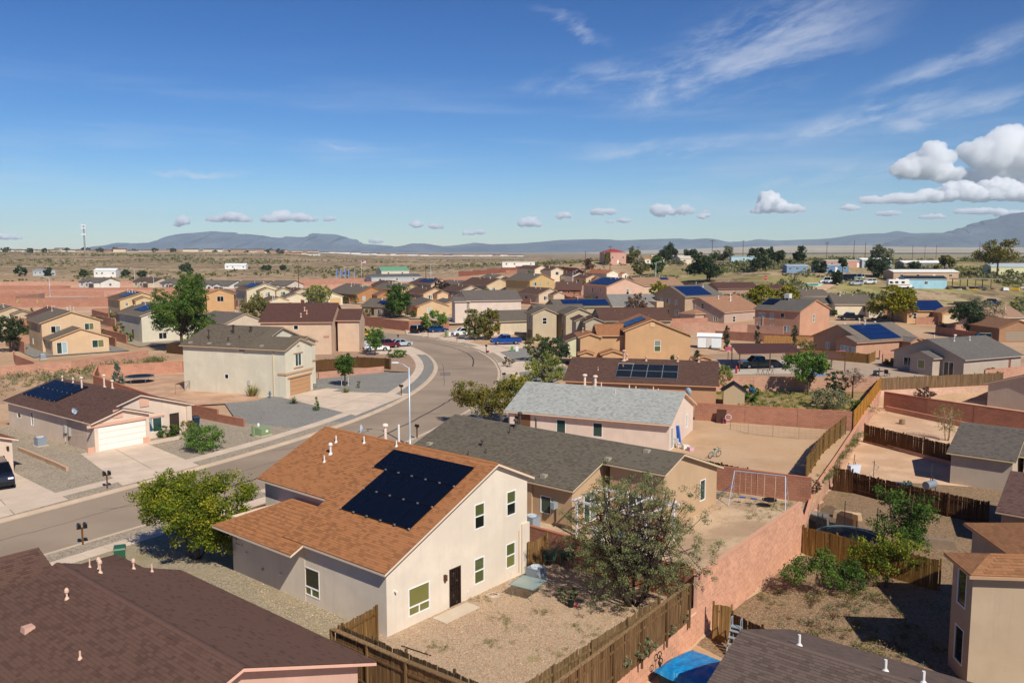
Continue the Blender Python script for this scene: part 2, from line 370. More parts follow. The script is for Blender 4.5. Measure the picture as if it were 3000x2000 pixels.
# ------------------------------------------------------------------ houses
WHITE = lambda: plain('#e9e6e0', .5)
_CACHE = {}
def cached(key, fn):
    if key not in _CACHE: _CACHE[key] = fn()
    return _CACHE[key]
ROT = {'y-': 0., 'x+': math.pi/2, 'y+': math.pi, 'x-': -math.pi/2}
GL = {'b': '#20261f', 'g': '#5c6238', 't': '#2f4a44', 'd': '#14161a', 'l': '#8c9488', 'y': '#7d7a42', 'c': '#9fb3b8'}
class House:
    def __init__(s, name, label, x, y, yaw, z0=0., wall='#d9bfae', roof='#6f655c', trim=None, group=None, tabs=False):
        s.root = thing(name, label, 'house', (x, y, z0), R(yaw), group); s.x, s.y, s.yaw, s.z0 = x, y, R(yaw), z0
        s.wall, s.roof, s.trim = stucco(wall), shingle(roof), plain(trim or wall, .7); s.roofc = roof; s.b = []
    def blk(s, x0, x1, y0, y1, he, axis='x', slope=.38, rf=.5, hip='', ov=.4, rk=.3, wins=(), wall=None, rise=None, base=-.6, zw=None, roofm=None, skip=''):
        """a gabled or hipped wing; the rectangle is the roof's outline. axis: direction of the ridge"""
        sw = axis == 'y'
        T = (lambda p: (p[1], p[0], p[2])) if sw else (lambda p: p)
        if sw: x0, x1, y0, y1 = y0, y1, x0, x1
        yr = y0+(y1-y0)*rf
        if rise is not None: slope = rise/(yr-y0)
        zr = he+slope*(yr-y0); he2 = zr-slope*(y1-yr)
        zf = lambda x, y: zr-slope*abs(y-yr)
        th = .15
        # --- roof
        hl = (yr-y0) if '-' in hip else 0; hr_ = (yr-y0) if '+' in hip else 0
        A0, A1, B0, B1, r0, r1 = (x0,y0,he), (x1,y0,he), (x0,y1,he2), (x1,y1,he2), (x0+hl,yr,zr), (x1-hr_,yr,zr)
        polys = [[A0, A1, r1, r0], [B1, B0, r0, r1]]
        if hl: polys.append([B0, A0, r0])
        if hr_: polys.append([A1, B1, r1])
        mb = MB(); sl = math.hypot(1, slope)
        for P in polys:
            a, b = Vector(P[0]), Vector(P[1]); e = (b-a).normalized(); n = (b-a).cross(Vector(P[2])-a).normalized(); u = n.cross(e)
            uv = [((Vector(p)-a).dot(e)+x0*.7, (Vector(p)-a).dot(u)) for p in P]
            Q = [T(p) for p in P]
            if sw: Q = Q[::-1]; uv = uv[::-1]
            mb.face(Q, 0, uv)
            Q2 = [T((p[0], p[1], p[2]-th)) for p in P]
            mb.face(Q2 if sw else Q2[::-1], 1)
        ring = [A0, A1] + ([r1] if not hr_ else []) + [B1, B0] + ([r0] if not hl else [])
        for k in range(len(ring)):
            p, q = ring[k], ring[(k+1) % len(ring)]
            for za, zb, m in ((.0, .035, 2), (.035, th, 1)):
                Q = [T((p[0],p[1],p[2]-zb)), T((q[0],q[1],q[2]-zb)), T((q[0],q[1],q[2]-za)), T((p[0],p[1],p[2]-za))]
                mb.face(Q[::-1] if sw else Q, m)
        rm = shingle(roofm) if roofm else s.roof
        ro = mb.build('roof', [rm, s.trim, plain(mul(lin(roofm or s.roofc), .5), .9)], s.root)
        # ridge cap
        cap = MB(); w = .13
        for sg in (-1, 1):
            P = [(r0[0],yr,zr+.02), (r1[0],yr,zr+.02), (r1[0],yr+sg*w,zr+.02-slope*w), (r0[0],yr+sg*w,zr+.02-slope*w)]
            if sg > 0: P = P[::-1]
            Q = [T(p) for p in P]; cap.face(Q, 0, [(0,0),(1,0),(1,.1),(0,.1)])
        cap.build('ridge_cap', [plain(mul(lin(roofm or s.roofc), .92), .95, 0, .2)], ro)
        # --- walls
        wx0, wx1, wy0, wy1 = x0+rk, x1-rk, y0+ov, y1-ov
        top = lambda y: zf(0, y)-th*.9
        wl = MB(); wmat = stucco(wall) if wall else s.wall
        faces = {'y-': [(wx0,wy0),(wx1,wy0)], 'x+': [(wx1,wy0),(wx1,wy1)], 'y+': [(wx1,wy1),(wx0,wy1)], 'x-': [(wx0,wy1),(wx0,wy0)]}
        names = {'y-':'x-','x+':'y+','y+':'x+','x-':'y-'} if sw else None
        bz = zw if zw is not None else base
        for fn, (p, q) in faces.items():
            L = math.hypot(q[0]-p[0], q[1]-p[1]); t = ((q[0]-p[0])/L, (q[1]-p[1])/L)
            outer = fn
            flip = False
            if sw: outer = names[fn]; flip = True
            if outer in skip.split(): continue
            if fn[0] == 'y': zt = top(p[1]); poly = [(0,bz),(L,bz),(L,zt),(0,zt)]
            else:
                e_ = '+' if fn[1] == '+' else '-'
                za, zb = top(p[1]), top(q[1])
                poly = [(0,bz),(L,bz),(L,zb)]
                if e_ not in hip: poly.append((abs(yr-p[1]), top(yr)))
                else: zb = za = min(za, zb)
                poly.append((0, za))
            ops = []
            for w_ in wins:
                if w_[0] != outer: continue
                _, sfr, zc, ww, hh = w_[:5]; ty = w_[5] if len(w_) > 5 else 'h'; gc = w_[6] if len(w_) > 6 else 't'
                c = (L-sfr*L) if flip else sfr*L
                ops.append((c-ww/2, zc-hh/2, c+ww/2, zc+hh/2)); 
                px_, py_ = p[0]+t[0]*c, p[1]+t[1]*c
                lx, ly = (py_, px_) if sw else (px_, py_)
                s.opening(outer, lx, ly, zc, ww, hh, ty, gc)
            nrm = (t[1], -t[0])
            def P3(a, z, dep=0.): return T((p[0]+t[0]*a-nrm[0]*dep, p[1]+t[1]*a-nrm[1]*dep, z))
            if not ops:
                Q = [P3(*q_) for q_ in poly]; wl.face(Q[::-1] if sw else Q)
            else:
                V = [Vector(q_) for q_ in poly]; E = [(i, (i+1) % len(poly)) for i in range(len(poly))]
                for (a0, b0, a1, b1) in ops:
                    i = len(V); V += [Vector((a0,b0)), Vector((a1,b0)), Vector((a1,b1)), Vector((a0,b1))]; E += [(i,i+1),(i+1,i+2),(i+2,i+3),(i+3,i)]
                vo, eo, fo = delaunay_2d_cdt(V, E, [], 1, 1e-5)[:3]
                for f_ in fo:
                    cx = sum(vo[i].x for i in f_)/len(f_); cy = sum(vo[i].y for i in f_)/len(f_)
                    if any(a0 < cx < a1 and b0 < cy < b1 for (a0,b0,a1,b1) in ops): continue
                    Q = [P3(vo[i].x, vo[i].y) for i in f_]; wl.face(Q[::-1] if sw else Q)
                for (a0, b0, a1, b1) in ops:
                    C4 = [(a0,b0),(a1,b0),(a1,b1),(a0,b1)]
                    for i in range(4):
                        u_, v_ = C4[i], C4[(i+1) % 4]
                        Q = [P3(*u_), P3(*v_), P3(*v_, .10), P3(*u_, .10)]; wl.face(Q if sw else Q[::-1])
        wl.build('wall', [wmat], s.root)
        B = dict(x0=x0, x1=x1, y0=y0, y1=y1, yr=yr, zr=zr, slope=slope, sw=sw, zf=zf, roof=ro); s.b.append(B); return B
    def opening(s, face, lx, ly, zc, w, h, ty, gc):
        rz = ROT[face]; loc = (lx, ly, zc)
        fw = .055
        if ty in 'hvpo':      # windows: slider, single hung, picture over two lights, fixed
            def fr():
                m = MB(); a, b = w/2, h/2
                for (x0, z0, x1, z1) in ((-a,-b,a,-b+fw),(-a,b-fw,a,b),(-a,-b+fw,-a+fw,b-fw),(a-fw,-b+fw,a,b-fw)): m.box(x0,-.018,z0,x1,.07,z1)
                if ty == 'h': m.box(-fw/2,-.012,-b+fw,fw/2,.06,b-fw)
                if ty == 'v': m.box(-a+fw,-.012,-fw/2,a-fw,.06,fw/2)
                if ty == 'p': m.box(-a+fw,-.012,-b+.42,a-fw,.06,-b+.48); m.box(-.03,-.011,-b+fw,.03,.055,-b+.42)
                return m.mesh('window', [WHITE()])
            f = put('window', cached(('wf',ty,w,h), fr), s.root, loc, rz)
            a, b = w/2-fw, h/2-fw
            R_ = {'h': [(-a,-b,-fw/2,b),(fw/2,-b,a,b)], 'v': [(-a,-b,a,-fw/2),(-a,fw/2,a,b)], 'p': [(-a,-h/2+.48,a,b),(-a,-b,-.03,-h/2+.42),(.03,-b,a,-h/2+.42)], 'o': [(-a,-b,a,b)]}[ty]
            for k, r in enumerate(R_):
                g = gc[k % len(gc)]
                put('pane', cached(('pn',ty,w,h,k,g), lambda: MB().box(r[0],.03,r[1],r[2],.05,r[3]).mesh('pane', [glass(GL[g])])), f)
        elif ty == 'g':
            c = gc
            d = put('garage_door', cached(('gd',w,h,c), lambda: MB().box(-w/2,.075,-h/2,w/2,.10,h/2).mesh('garage_door', [plain(mul(lin(c), .6), .7)])), s.root, loc, rz)
            for k in range(4):
                z = -h/2+k*h/4
                def pn():
                    m = MB(); m.box(-w/2+.02,.045,.012,w/2-.02,.08,h/4-.012); nn = max(2, round(w/1.2))
                    for j in range(nn):
                        x0 = -w/2+.1+j*(w-.2)/nn; m.box(x0+.06,.036,.10,x0+(w-.2)/nn-.06,.05,h/4-.10)
                    return m.mesh('panel', [plain(c, .6)])
                put('panel', cached(('gp',w,h,c), pn), d, (0,0,z))
        elif ty == 's':       # sliding glass door
            f = put('sliding_door', cached(('sd',w,h), lambda: MB().box(-w/2,-.01,-h/2,-w/2+.06,.07,h/2).box(w/2-.06,-.01,-h/2,w/2,.07,h/2).box(-w/2,-.01,h/2-.06,w/2,.07,h/2).box(-.04,0,-h/2,.04,.06,h/2-.06).box(-w/2+.06,-.005,-h/2,w/2-.06,.07,-h/2+.07).mesh('sliding_door', [WHITE()])), s.root, loc, rz)
            for k, sg in enumerate((-1, 1)):
                g = gc[k % len(gc)]
                put('pane', cached(('sp',w,h,sg,g), lambda: MB().box(min(sg*.04,sg*(w/2-.06)),.03,-h/2+.07,max(sg*.04,sg*(w/2-.06)),.05,h/2-.06).mesh('pane', [glass(GL[g])])), f)
        elif ty == 'd':
            d = put('door', cached(('dr',w,h,gc), lambda: MB().box(-w/2,-.012,-h/2,-w/2+.07,.08,h/2).box(w/2-.07,-.012,-h/2,w/2,.08,h/2).box(-w/2+.07,-.012,h/2-.07,w/2-.07,.08,h/2).box(-w/2+.07,.05,-h/2,w/2-.07,.09,h/2-.07).mesh('door', [plain(gc, .5)])), s.root, loc, rz)
            put('handle', cached('dh', lambda: MB().bar((0,-.03,-.05),(0,-.03,.07),.03).bar((0,-.03,.01),(0,.06,.01),.025).mesh('handle', [plain('#3a3632', .35, .6)])), d, (-w/2+.16, .0, -.05))
            if gc == '#33231c':
                m = MB(); a, b = w/2-.07, h/2-.07
                for k in range(5): x = -a+(k+.5)*2*a/5; m.bar((x,.01,-b),(x,.01,b),.022)
                for z in (-b+.03, -.12, .10, b-.03): m.bar((-a,.005,z),(a,.005,z),.03)
                for zz in (-.62, .52):
                    ring = [(math.cos(t*math.pi/8)*.2, -.002, zz+math.sin(t*math.pi/8)*.26) for t in range(17)]
                    m.tube(ring, .012, 4, cap=False)
                m.build('grille', [plain('#1f1512', .45, .3)], d)
    # --- things fixed to the roof and walls: parts of the house
    def rz_(s, B, x, y): return B['zf'](x, y) if not B['sw'] else B['zf'](y, x)
    def pipe(s, B, x, y, h=.5, r=.05, c='#d8cfc4', cap=0):
        z = s.rz_(B, x, y)
        def mk():
            m = MB(); m.lathe([(r*2.6,-.06),(r*2.2,.03),(r*1.15,.10),(r,.14),(r,h)], 8)
            if cap: m.lathe([(r*1.0,h),(r*2.1,h+.03),(r*2.1,h+.12),(r*1.2,h+.2)], 10)
            return m.mesh('vent_pipe', [plain(c, .6)])
        put('vent_pipe', cached(('vp',h,r,c,cap), mk), s.root, (x, y, z))
    def boxvent(s, B, x, y, c=None):
        z = s.rz_(B, x, y); c = c or s.roofc
        put('roof_vent', cached(('bv',c), lambda: MB().hexa([(-.22,-.22,-.12),(.22,-.22,-.12),(.22,.22,-.12),(-.22,.22,-.12)], [(-.18,-.18,.16),(.18,-.18,.16),(.18,.18,.16),(-.18,.18,.16)]).mesh('roof_vent', [plain(mul(lin(c), 1.25), .8)])), s.root, (x, y, z))
    def dish(s, x, y, z, rz=0., sc=1.):
        def mk():
            m = MB(); n, k = 14, 4
            for i in range(k):
                for j in range(n):
                    def q(a, b): rr = .42*a/k; t = 2*math.pi*b/n; return (rr*math.cos(t), -.30+.9*rr*rr, .55+rr*math.sin(t)*.95-.25*rr*rr)
                    if i == 0: m.face([q(0,0), q(1,j), q(1,j+1)])
                    else: m.face([q(i,j), q(i+1,j), q(i+1,j+1), q(i,j+1)])
            m.tube([(0,.1,-.1),(0,.05,.35),(0,-.26,.55)], .022, 5, 1); m.tube([(0,-.26,.2),(0,-.62,.42)], .014, 5, 1); m.box(-.05,-.7,.38,.05,-.58,.48,1)
            return m.mesh('satellite_dish', [plain('#a9b3bd', .45), plain('#5f6468', .5)])
        o = put('satellite_dish', cached('dish', mk), s.root, (x, y, z), rz); o.scale = (sc,)*3
    def solar(s, B, side, a0, d0, cols, rows, pw=1.05, ph=1.72, c='#0b1222', line='#10182a', lw=.006, frame='#15181d', gap=.02, rowgap=.03):
        """panels on one slope. a0: start along the ridge, d0: plan distance from the ridge of the upper edge"""
        ct = 1/math.hypot(1, B['slope']); sg = 1 if side == '+' else -1
        def mk():
            m = MB(); m.box(0,0,0,pw-gap,ph-gap,.04,1); m.face([(.022,.022,.0425),(pw-gap-.022,.022,.0425),(pw-gap-.022,ph-gap-.022,.0425),(.022,ph-gap-.022,.0425)], 0); return m.mesh('solar_panel', [solarm(c, line, lw), plain(frame, .35, .5)])
        me = cached(('pv',pw,ph,c,line,frame), mk); near_ = s.y < 90
        cl = MB()
        for r in range(rows):
            nc, sh = (cols[r] if isinstance(cols, (list, tuple)) else (cols, 0))
            for k in range(nc):
                a = a0+(k+sh)*pw; dd = d0+(r*(ph+rowgap)+ph)*ct     # lower edge
                yy = B['yr']+sg*dd; zz = B['zr']-B['slope']*dd
                # panel frame: x along ridge, y up the slope, z normal
                ex = Vector((1,0,0)); ey = Vector((0,-sg*ct, B['slope']*ct)); ez = ex.cross(ey)
                if ez.z < 0: ex = -ex; ez = ex.cross(ey); a += pw
                P = Vector((a, yy, zz))
                if B['sw']:
                    ex, ey, P = (Vector((v.y, v.x, v.z)) for v in (ex, ey, P)); ez = ex.cross(ey)
                    if ez.z < 0: P = P+ex*pw; ex = -ex; ez = ex.cross(ey)
                P = P+ez*.09
                M = Matrix(((ex.x,ey.x,ez.x,P.x),(ex.y,ey.y,ez.y,P.y),(ex.z,ey.z,ez.z,P.z),(0,0,0,1)))
                put('solar_panel', me, s.root, M=M)
                for cx_, cy_ in ((0,0),(pw-gap,0)) if near_ else (): q_ = M @ Vector((cx_, cy_-.02, .05)); cl.box(q_.x-.035,q_.y-.035,q_.z-.03,q_.x+.035,q_.y+.035,q_.z+.035)
        if cl.f: cl.build('panel_clamps', [plain('#b9bec4', .35, .6)], s.root)
    def box(s, name, c, x0, y0, z0, x1, y1, z1, m=None): return MB().box(x0,y0,z0,x1,y1,z1).build(name, [m or plain(c, .8)], s.root)
    def tabs(s, B, side, rects, c, w=.305, h=.145, singles=0, seed=1, lift=.012, near=None, var=.15):
        """single shingle tabs laid in courses on one slope, over rectangles (along, plan distance from the ridge)"""
        ct = 1/math.hypot(1, B['slope']); sg = 1 if side == '+' else -1; r_ = random.Random(seed)
        ex = Vector((1,0,0)); ey = Vector((0,-sg*ct, B['slope']*ct)); ez = ex.cross(ey)
        if ez.z < 0: ez = -ez
        def pt(a, dd, up):
            v = Vector((a, B['yr']+sg*dd, B['zr']-B['slope']*dd))+ez*up
            return Vector((v.y, v.x, v.z)) if B['sw'] else v
        lst = []
        for (a0, a1, d0, d1) in rects:
            n = int((d1-d0)/ct/h)
            for i in range(n):
                dlo = d1-i*h*ct; x = a0-w*r_.random(); kk = i
                while x < a1:
                    ww_ = w*r_.uniform(.55, 1.25); xa, xb = max(x, a0), min(x+ww_, a1)
                    if xb-xa > .03: lst.append((xa, xb, dlo, dlo-h*ct, r_.random() if kk % 2 else r_.random()*.5)); kk += 1
                    x += ww_
        cam_l = s.root.matrix_basis.inverted() @ Vector((0,0,18.))
        lst.sort(key=lambda q: (pt((q[0]+q[1])/2, q[2], 0)-(near or cam_l)).length)
        tm = tabmat(c, var=var); mb = MB()
        def addtab(m, q, o=None):
            u = lift+r_.random()*.008; g = .004; col = (q[4],)*3
            P = [pt(q[0]+g,q[2],.001), pt(q[1]-g,q[2],.001), pt(q[1]-g,q[2],u+.006), pt(q[0]+g,q[2],u+.006), pt(q[1]-g,q[3],u*.5), pt(q[0]+g,q[3],u*.5)]
            F_ = [[P[3],P[2],P[4],P[5]], [P[0],P[1],P[2],P[3]], [P[1],P[4],P[2]], [P[0],P[3],P[5]]]
            if (P[2]-P[3]).cross(P[4]-P[3]).z < 0: F_ = [f[::-1] for f in F_]
            for f in F_: m.face(f, 0, None, col)
        for q in lst[singles:]: addtab(mb, q)
        if mb.f: mb.build('shingles', [tm], s.root, kind='stuff')
        # the nearest ones as pieces of their own, sharing one mesh
        if singles:
            one = MB(); ww = w; hh = h
            one.face([(.006,0,.018),(ww-.006,0,.018),(ww-.006,hh,.006),(.006,hh,.006)], 0, None, (0,0,0)); one.face([(.006,0,0),(ww-.006,0,0),(ww-.006,0,.018),(.006,0,.018)], 0, None, (0,0,0))
            one.face([(ww-.006,0,0),(ww-.006,hh,.006),(ww-.006,0,.018)], 0, None, (0,0,0)); one.face([(.006,0,0),(.006,0,.018),(.006,hh,.006)], 0, None, (0,0,0))
            me = one.mesh('shingle', [tm])
            for q in lst[:singles]:
                a, b_, cc = pt(q[0],q[2],.001), pt(q[1],q[2],.001), pt(q[0],q[3],.001)
                fx = (q[1]-q[0])/ww; X = (b_-a).normalized()*fx; Y = (cc-a).normalized(); 
                Z = X.normalized().cross(Y)
                if Z.z < 0: a = b_; X = -X; Z = X.normalized().cross(Y)
                put('shingle', me, s.root, M=Matrix(((X.x,Y.x,Z.x,a.x),(X.y,Y.y,Z.y,a.y),(X.z,Y.z,Z.z,a.z),(0,0,0,1))))
# ------------------------------------------------------------------ ground, roads, lots
def axis_vals(lo, hi, step, far, g):
    v = list(np.arange(lo, hi+.01, step)); s = step; a = v[-1]
    while a < far: s *= g; a += s; v.append(a)
    s = step; a = v[0]; pre = []
    while a > -far: s *= g; a -= s; pre.append(a)
    return np.array(pre[::-1]+v)
def build_ground():
    xs = axis_vals(-62, 76, 1.2, 15000, 1.075)
    ys = list(np.arange(18, 128, 1.2)); s = 1.2; a = ys[-1]
    while a < 15000: s = min(s*1.03, a*.03); a += s; ys.append(a)
    ys = np.array([-280,-150,-80,-40,-15,0,8,14]+ys); nx, ny = len(xs), len(ys)
    V = np.zeros((ny, nx, 3)); r = np.random.default_rng(3)
    for j, y in enumerate(ys):
        for i, x in enumerate(xs):
            z = sheet_z(x, y) if (y < 150 and -70 < x < 90) else terr(x, y)-.2
            V[j, i] = (x, y, z)
    # gullies and swells on the open land
    X, Y = V[..., 0], V[..., 1]; amp = np.clip((Y-430)/400, 0, 1)*np.clip((9000-Y)/4000, 0, 1)
    rough = sum(a_*np.sin(X/w+p)*np.sin(Y/(w*.8)+q) for a_, w, p, q in ((1.6,90,1,2),(.9,41,3,1),(.5,19,.4,2.2),(1.2,160,2.,.3)))
    V[..., 2] += amp*rough*np.where(X < Y*.05, 1., .5)
    me = bpy.data.meshes.new('ground'); idx = np.arange(ny*nx).reshape(ny, nx)
    F = np.stack([idx[:-1,:-1], idx[:-1,1:], idx[1:,1:], idx[1:,:-1]], -1).reshape(-1, 4)
    me.vertices.add(ny*nx); me.vertices.foreach_set('co', V.reshape(-1)); me.loops.add(F.size); me.loops.foreach_set('vertex_index', F.ravel())
    me.polygons.add(len(F)); me.polygons.foreach_set('loop_start', np.arange(0, F.size, 4)); me.polygons.foreach_set('loop_total', np.full(len(F), 4))
    me.polygons.foreach_set('use_smooth', np.ones(len(F), bool)); me.update(calc_edges=True)
    def gm(N, b):
        p = pos(N); x, y, z = N.sep(p)
        f = N.noise(p, .09, 6, .62); g = N.noise(p, 2.2, 5, .7); h = N.noise(p, .012, 6, .6)
        sand = N.mix(N.ramp(f, .35, .68), lin('#bf9f80'), lin('#a98a6c'))
        sand = N.mix(N.ramp(g, .45, .75, 0, .5), sand, lin('#8d6a4e'))
        scrub = N.mix(N.ramp(N.noise(p, .05, 6, .65), .4, .65), lin('#83735a'), lin('#746a4e'))
        # scattered brush: denser on the right-hand rise and the far plain
        br = N.ramp(N.noise(p, .28, 7, .72), .46, .58)
        far = N.ramp(y, 380, 620)
        hill = N.math('MULTIPLY', N.ramp(y, 205, 240), N.ramp(N.math('DIVIDE', x, y), .12, .2))
        veg = N.math('MAXIMUM', far, hill)
        col = N.mix(N.math('MULTIPLY', veg, .62), sand, scrub)
        pale = N.ramp(h, .49, .58)
        col = N.mix(N.math('MULTIPLY', N.math('MULTIPLY', pale, veg), .8), col, lin('#b59c7c'))
        sp = N.noise(N.comb(N.math('MULTIPLY', x, 1.), N.math('MULTIPLY', y, .35), z), .22, 5, .75)
        col = N.mix(N.math('MULTIPLY', N.math('MULTIPLY', N.ramp(sp, .47, .56), veg), .7), col, lin('#5a5238'))
        grass = N.math('MULTIPLY', hill, N.ramp(N.noise(p, .035, 5, .6), .44, .58))
        col = N.mix(N.math('MULTIPLY', grass, .6), col, lin('#94904e'))
        # graded pink soil of the building lots
        t = N.math('DIVIDE', x, y)
        pk = N.math('MULTIPLY', N.math('MULTIPLY', N.ramp(y, 232, 250), N.ramp(y, 470, 430)), N.ramp(t, .03, -.03))
        col = N.mix(N.math('MULTIPLY', pk, .95), col, N.mix(N.ramp(f, .35, .68), lin('#c9a588'), lin('#b89274')))
        N.put(b.inputs['Base Color'], col); b.inputs['Roughness'].default_value = .97; b.inputs['Specular IOR Level'].default_value = .06
        bump(N, b, g, .5, .05)
    me.materials.append(mat('desert_ground', gm)); struct(put('ground', me))
build_ground()
def cr(pts, n=8):       # smooth polyline
    P = [np.array(p, float) for p in pts]; P = [2*P[0]-P[1]]+P+[2*P[-1]-P[-2]]; out = []
    for i in range(1, len(P)-2):
        for k in range(n):
            t = k/n; a, b, c, d = P[i-1], P[i], P[i+1], P[i+2]
            out.append(.5*((2*b)+(-a+c)*t+(2*a-5*b+4*c-d)*t*t+(-a+3*b-3*c+d)*t**3))
    out.append(P[-2]); return np.array(out)
def off(P, d):          # parallel line, positive to the left of travel
    T = np.gradient(P, axis=0); T /= np.linalg.norm(T, axis=1)[:, None]; return P+np.stack([-T[:, 1], T[:, 0]], 1)*d
def resample(P, step):
    s = np.concatenate([[0], np.cumsum(np.linalg.norm(np.diff(P, axis=0), axis=1))]); t = np.arange(0, s[-1], step)
    return np.stack([np.interp(t, s, P[:, 0]), np.interp(t, s, P[:, 1])], 1)
def sheet(name, pts, z, m, follow=False):
    from mathutils.geometry import tessellate_polygon
    mb = MB(); V = [Vector((p[0], p[1], 0)) for p in pts]
    zz = (lambda x, y: terr(x, y)+z) if follow else (lambda x, y: z)
    for t in tessellate_polygon([V]):
        q = [(V[i].x, V[i].y, zz(V[i].x, V[i].y)) for i in t]
        if (Vector(q[1])-Vector(q[0])).cross(Vector(q[2])-Vector(q[0])).z < 0: q = q[::-1]
        mb.face(q)
    return struct(mb.build(name, [m]))
def ribbon(name, A, B, z, m, zb=None):
    mb = MB()
    for i in range(len(A)-1): mb.face([(*A[i],z),(*A[i+1],z),(*B[i+1],z if zb is None else zb),(*B[i],z if zb is None else zb)])
    return mb
KL = cr([(-70,0),(-51,28),(-34.6,54.6),(-25.9,69.3),(-20.4,80.2),(-16.2,91),(-13.3,103),(-11.8,117),(-12.2,131),(-15.2,146),(-20.8,161),(-28,171),(-40,179),(-60,188),(-95,200)], 8)
KR = cr([(-62,-4),(-43,25),(-27,49.7),(-19.0,61.8),(-11.6,74.5),(-7.3,85.5),(-3.6,99),(-1.9,113),(-1.8,127),(-3.4,141),(-7.6,157),(-13.5,168),(-22,180),(-36,190),(-58,199),(-92,211)], 8)
n_ = min(len(KL), len(KR)); KLr, KRr = KL[:n_], KR[:n_]
KLr = KL; KRr = np.stack([np.interp(np.linspace(0,1,len(KL)), np.linspace(0,1,len(KR)), KR[:,0]), np.interp(np.linspace(0,1,len(KL)), np.linspace(0,1,len(KR)), KR[:,1])], 1)
ROADZ = -.13
rb = MB()
for i in range(len(KLr)-1): rb.face([(*KRr[i],ROADZ),(*KRr[i+1],ROADZ),(*KLr[i+1],ROADZ),(*KLr[i],ROADZ)])
road = struct(rb.build('road', [asphalt('#998672')]))
# side street that leaves between the grey houses, and the far cross street
sheet('road', [(-30,172),(-20,181),(-58,200.5),(-95,213),(-110,206),(-70,190)], ROADZ-.004, asphalt('#998672'))
def kerb(P, sg):
    K = resample(P, 1.0); g0, g1, c1 = off(K, -sg*.45), off(K, 0), off(K, sg*.16)
    mb = MB()
    for i in range(len(K)-1):
        for A, B, za, zb in ((g0,g1,ROADZ+.012,ROADZ+.02),(g1,g1,ROADZ+.02,.015),(g1,c1,.015,.018),(c1,c1,.018,-.16)):
            q = [(*A[i],za),(*A[i+1],za),(*B[i+1],zb),(*B[i],zb)]
            mb.face(q if sg < 0 else q[::-1])
    struct(mb.build('kerb', [concrete('#cbb59d')]))
    return K
def slabs(name, P, d0, d1, step, z, m, sg):
    K = resample(P, .5); a, b = off(K, sg*d0), off(K, sg*d1); root = struct(put(name, None, None)); n = int(step/.5); g = .012
    i = 0
    while i+n < len(K):
        mb = MB(); A, B = a[i:i+n+1].copy(), b[i:i+n+1].copy()
        for L_ in (A, B): L_[0] += (L_[1]-L_[0])*g/.5; L_[-1] += (L_[-2]-L_[-1])*g/.5
        for j in range(n):
            q = [(*A[j],z),(*A[j+1],z),(*B[j+1],z),(*B[j],z)]
            mb.face(q if sg < 0 else q[::-1])
            for L_ in (A, B): mb.face([(*L_[j],z),(*L_[j+1],z),(*L_[j+1],z-.15),(*L_[j],z-.15)])
        for j in (0, n): mb.face([(*A[j],z),(*B[j],z),(*B[j],z-.15),(*A[j],z-.15)])
        mb.build('slab', [m], root); i += n
    return root
def ensure(sl, P): return P
iL = [i for i in range(len(KL)) if 20 < KL[i][1] < 172]; iR = [i for i in range(len(KR)) if 20 < KR[i][1] < 178]
KLs, KRs = KL[iL], KR[iR]
kerb(KLs, 1); kerb(KRs, -1)
CONC = concrete('#d3bda6')
slabs('sidewalk', KLs, 1.75, 3.0, 1.5, .004, CONC, 1)
slabs('sidewalk', KRs, 1.55, 2.75, 1.5, .004, CONC, -1)
GRAVEL_TAN = ground('#b8a995', '#a89985', '#8e806e', .35, 14., 11.)
GRAVEL_GREY = ground('#a09c93', '#8f8b84', '#7d786f', .3, 16., 12.)
GRAVEL_PINK = ground('#ccb498', '#bea488', '#a48a6e', .3, 14., 22., ('#8c8350', .22, .60, .72))
DIRT = ground('#bc9a78', '#c6a685', '#a38263', .22, 7.)
SAND = ground('#d2b090', '#c6a282', '#b38f70', .25, 6.)
YARD_GREEN = ground('#c2a88a', '#b0957a', '#967c62', .35, 7., 0., ('#7f7c46', .20, .56, .68))
SCRUB = ground('#a98e68', '#9b815b', '#7f6a48', .3, 6., 0., ('#7d7b3c', .35, .46, .62))
PINKDIRT = ground('#c98f6e', '#d09c7c', '#b87d5e', .08, 2.)
lot = lambda n, p, m, z=-.004: sheet(n, p, z, m)
# between kerb and sidewalk, and the front yards
def strip(P, d0, d1, m, z, sg):
    a, b = off(P, sg*d0), off(P, sg*d1); mb = MB()
    for i in range(len(P)-1):
        q = [(*a[i],z),(*a[i+1],z),(*b[i+1],z),(*b[i],z)]; mb.face(q if sg < 0 else q[::-1])
    struct(mb.build('gravel_strip', [m]))
kA = [i for i in range(len(KL)) if 48 < KL[i][1] < 88]; kB = [i for i in range(len(KL)) if 86 < KL[i][1] < 170]
strip(KL[kA], .16, 1.74, GRAVEL_TAN, -.008, 1); strip(KL[kB], .16, 1.74, GRAVEL_GREY, -.008, 1)
strip(KRs, .16, 1.54, GRAVEL_TAN, -.008, -1)
PL = lambda P, d: [tuple(q) for q in off(P, d)]
inner = off(KL, 3.0)
def seg(P, y0, y1): return [tuple(p) for p in P if y0 <= p[1] <= y1]
lot('gravel_yard', seg(inner, 50, 86)+[(-31,88.2),(-40,97),(-48,90),(-62,72),(-44,52)], GRAVEL_TAN, -.012)
lot('gravel_yard', seg(inner, 84, 124)+[(-20,123.6),(-27.5,117.4),(-31,100),(-34.2,98.2),(-29,87)], GRAVEL_GREY, -.010)
lot('dirt_yard', [(-34,98),(-31,100),(-33,108),(-38,122),(-48,126),(-57,112),(-40,96)], ground('#c3a084','#b69276','#a07d62',.3,8.), -.014)
lot('gravel_yard', seg(inner, 123, 168)+[(-40,172),(-40,150),(-27,128)], ground('#b59a84','#a98d76','#937861',.3,10.,9.), -.013)
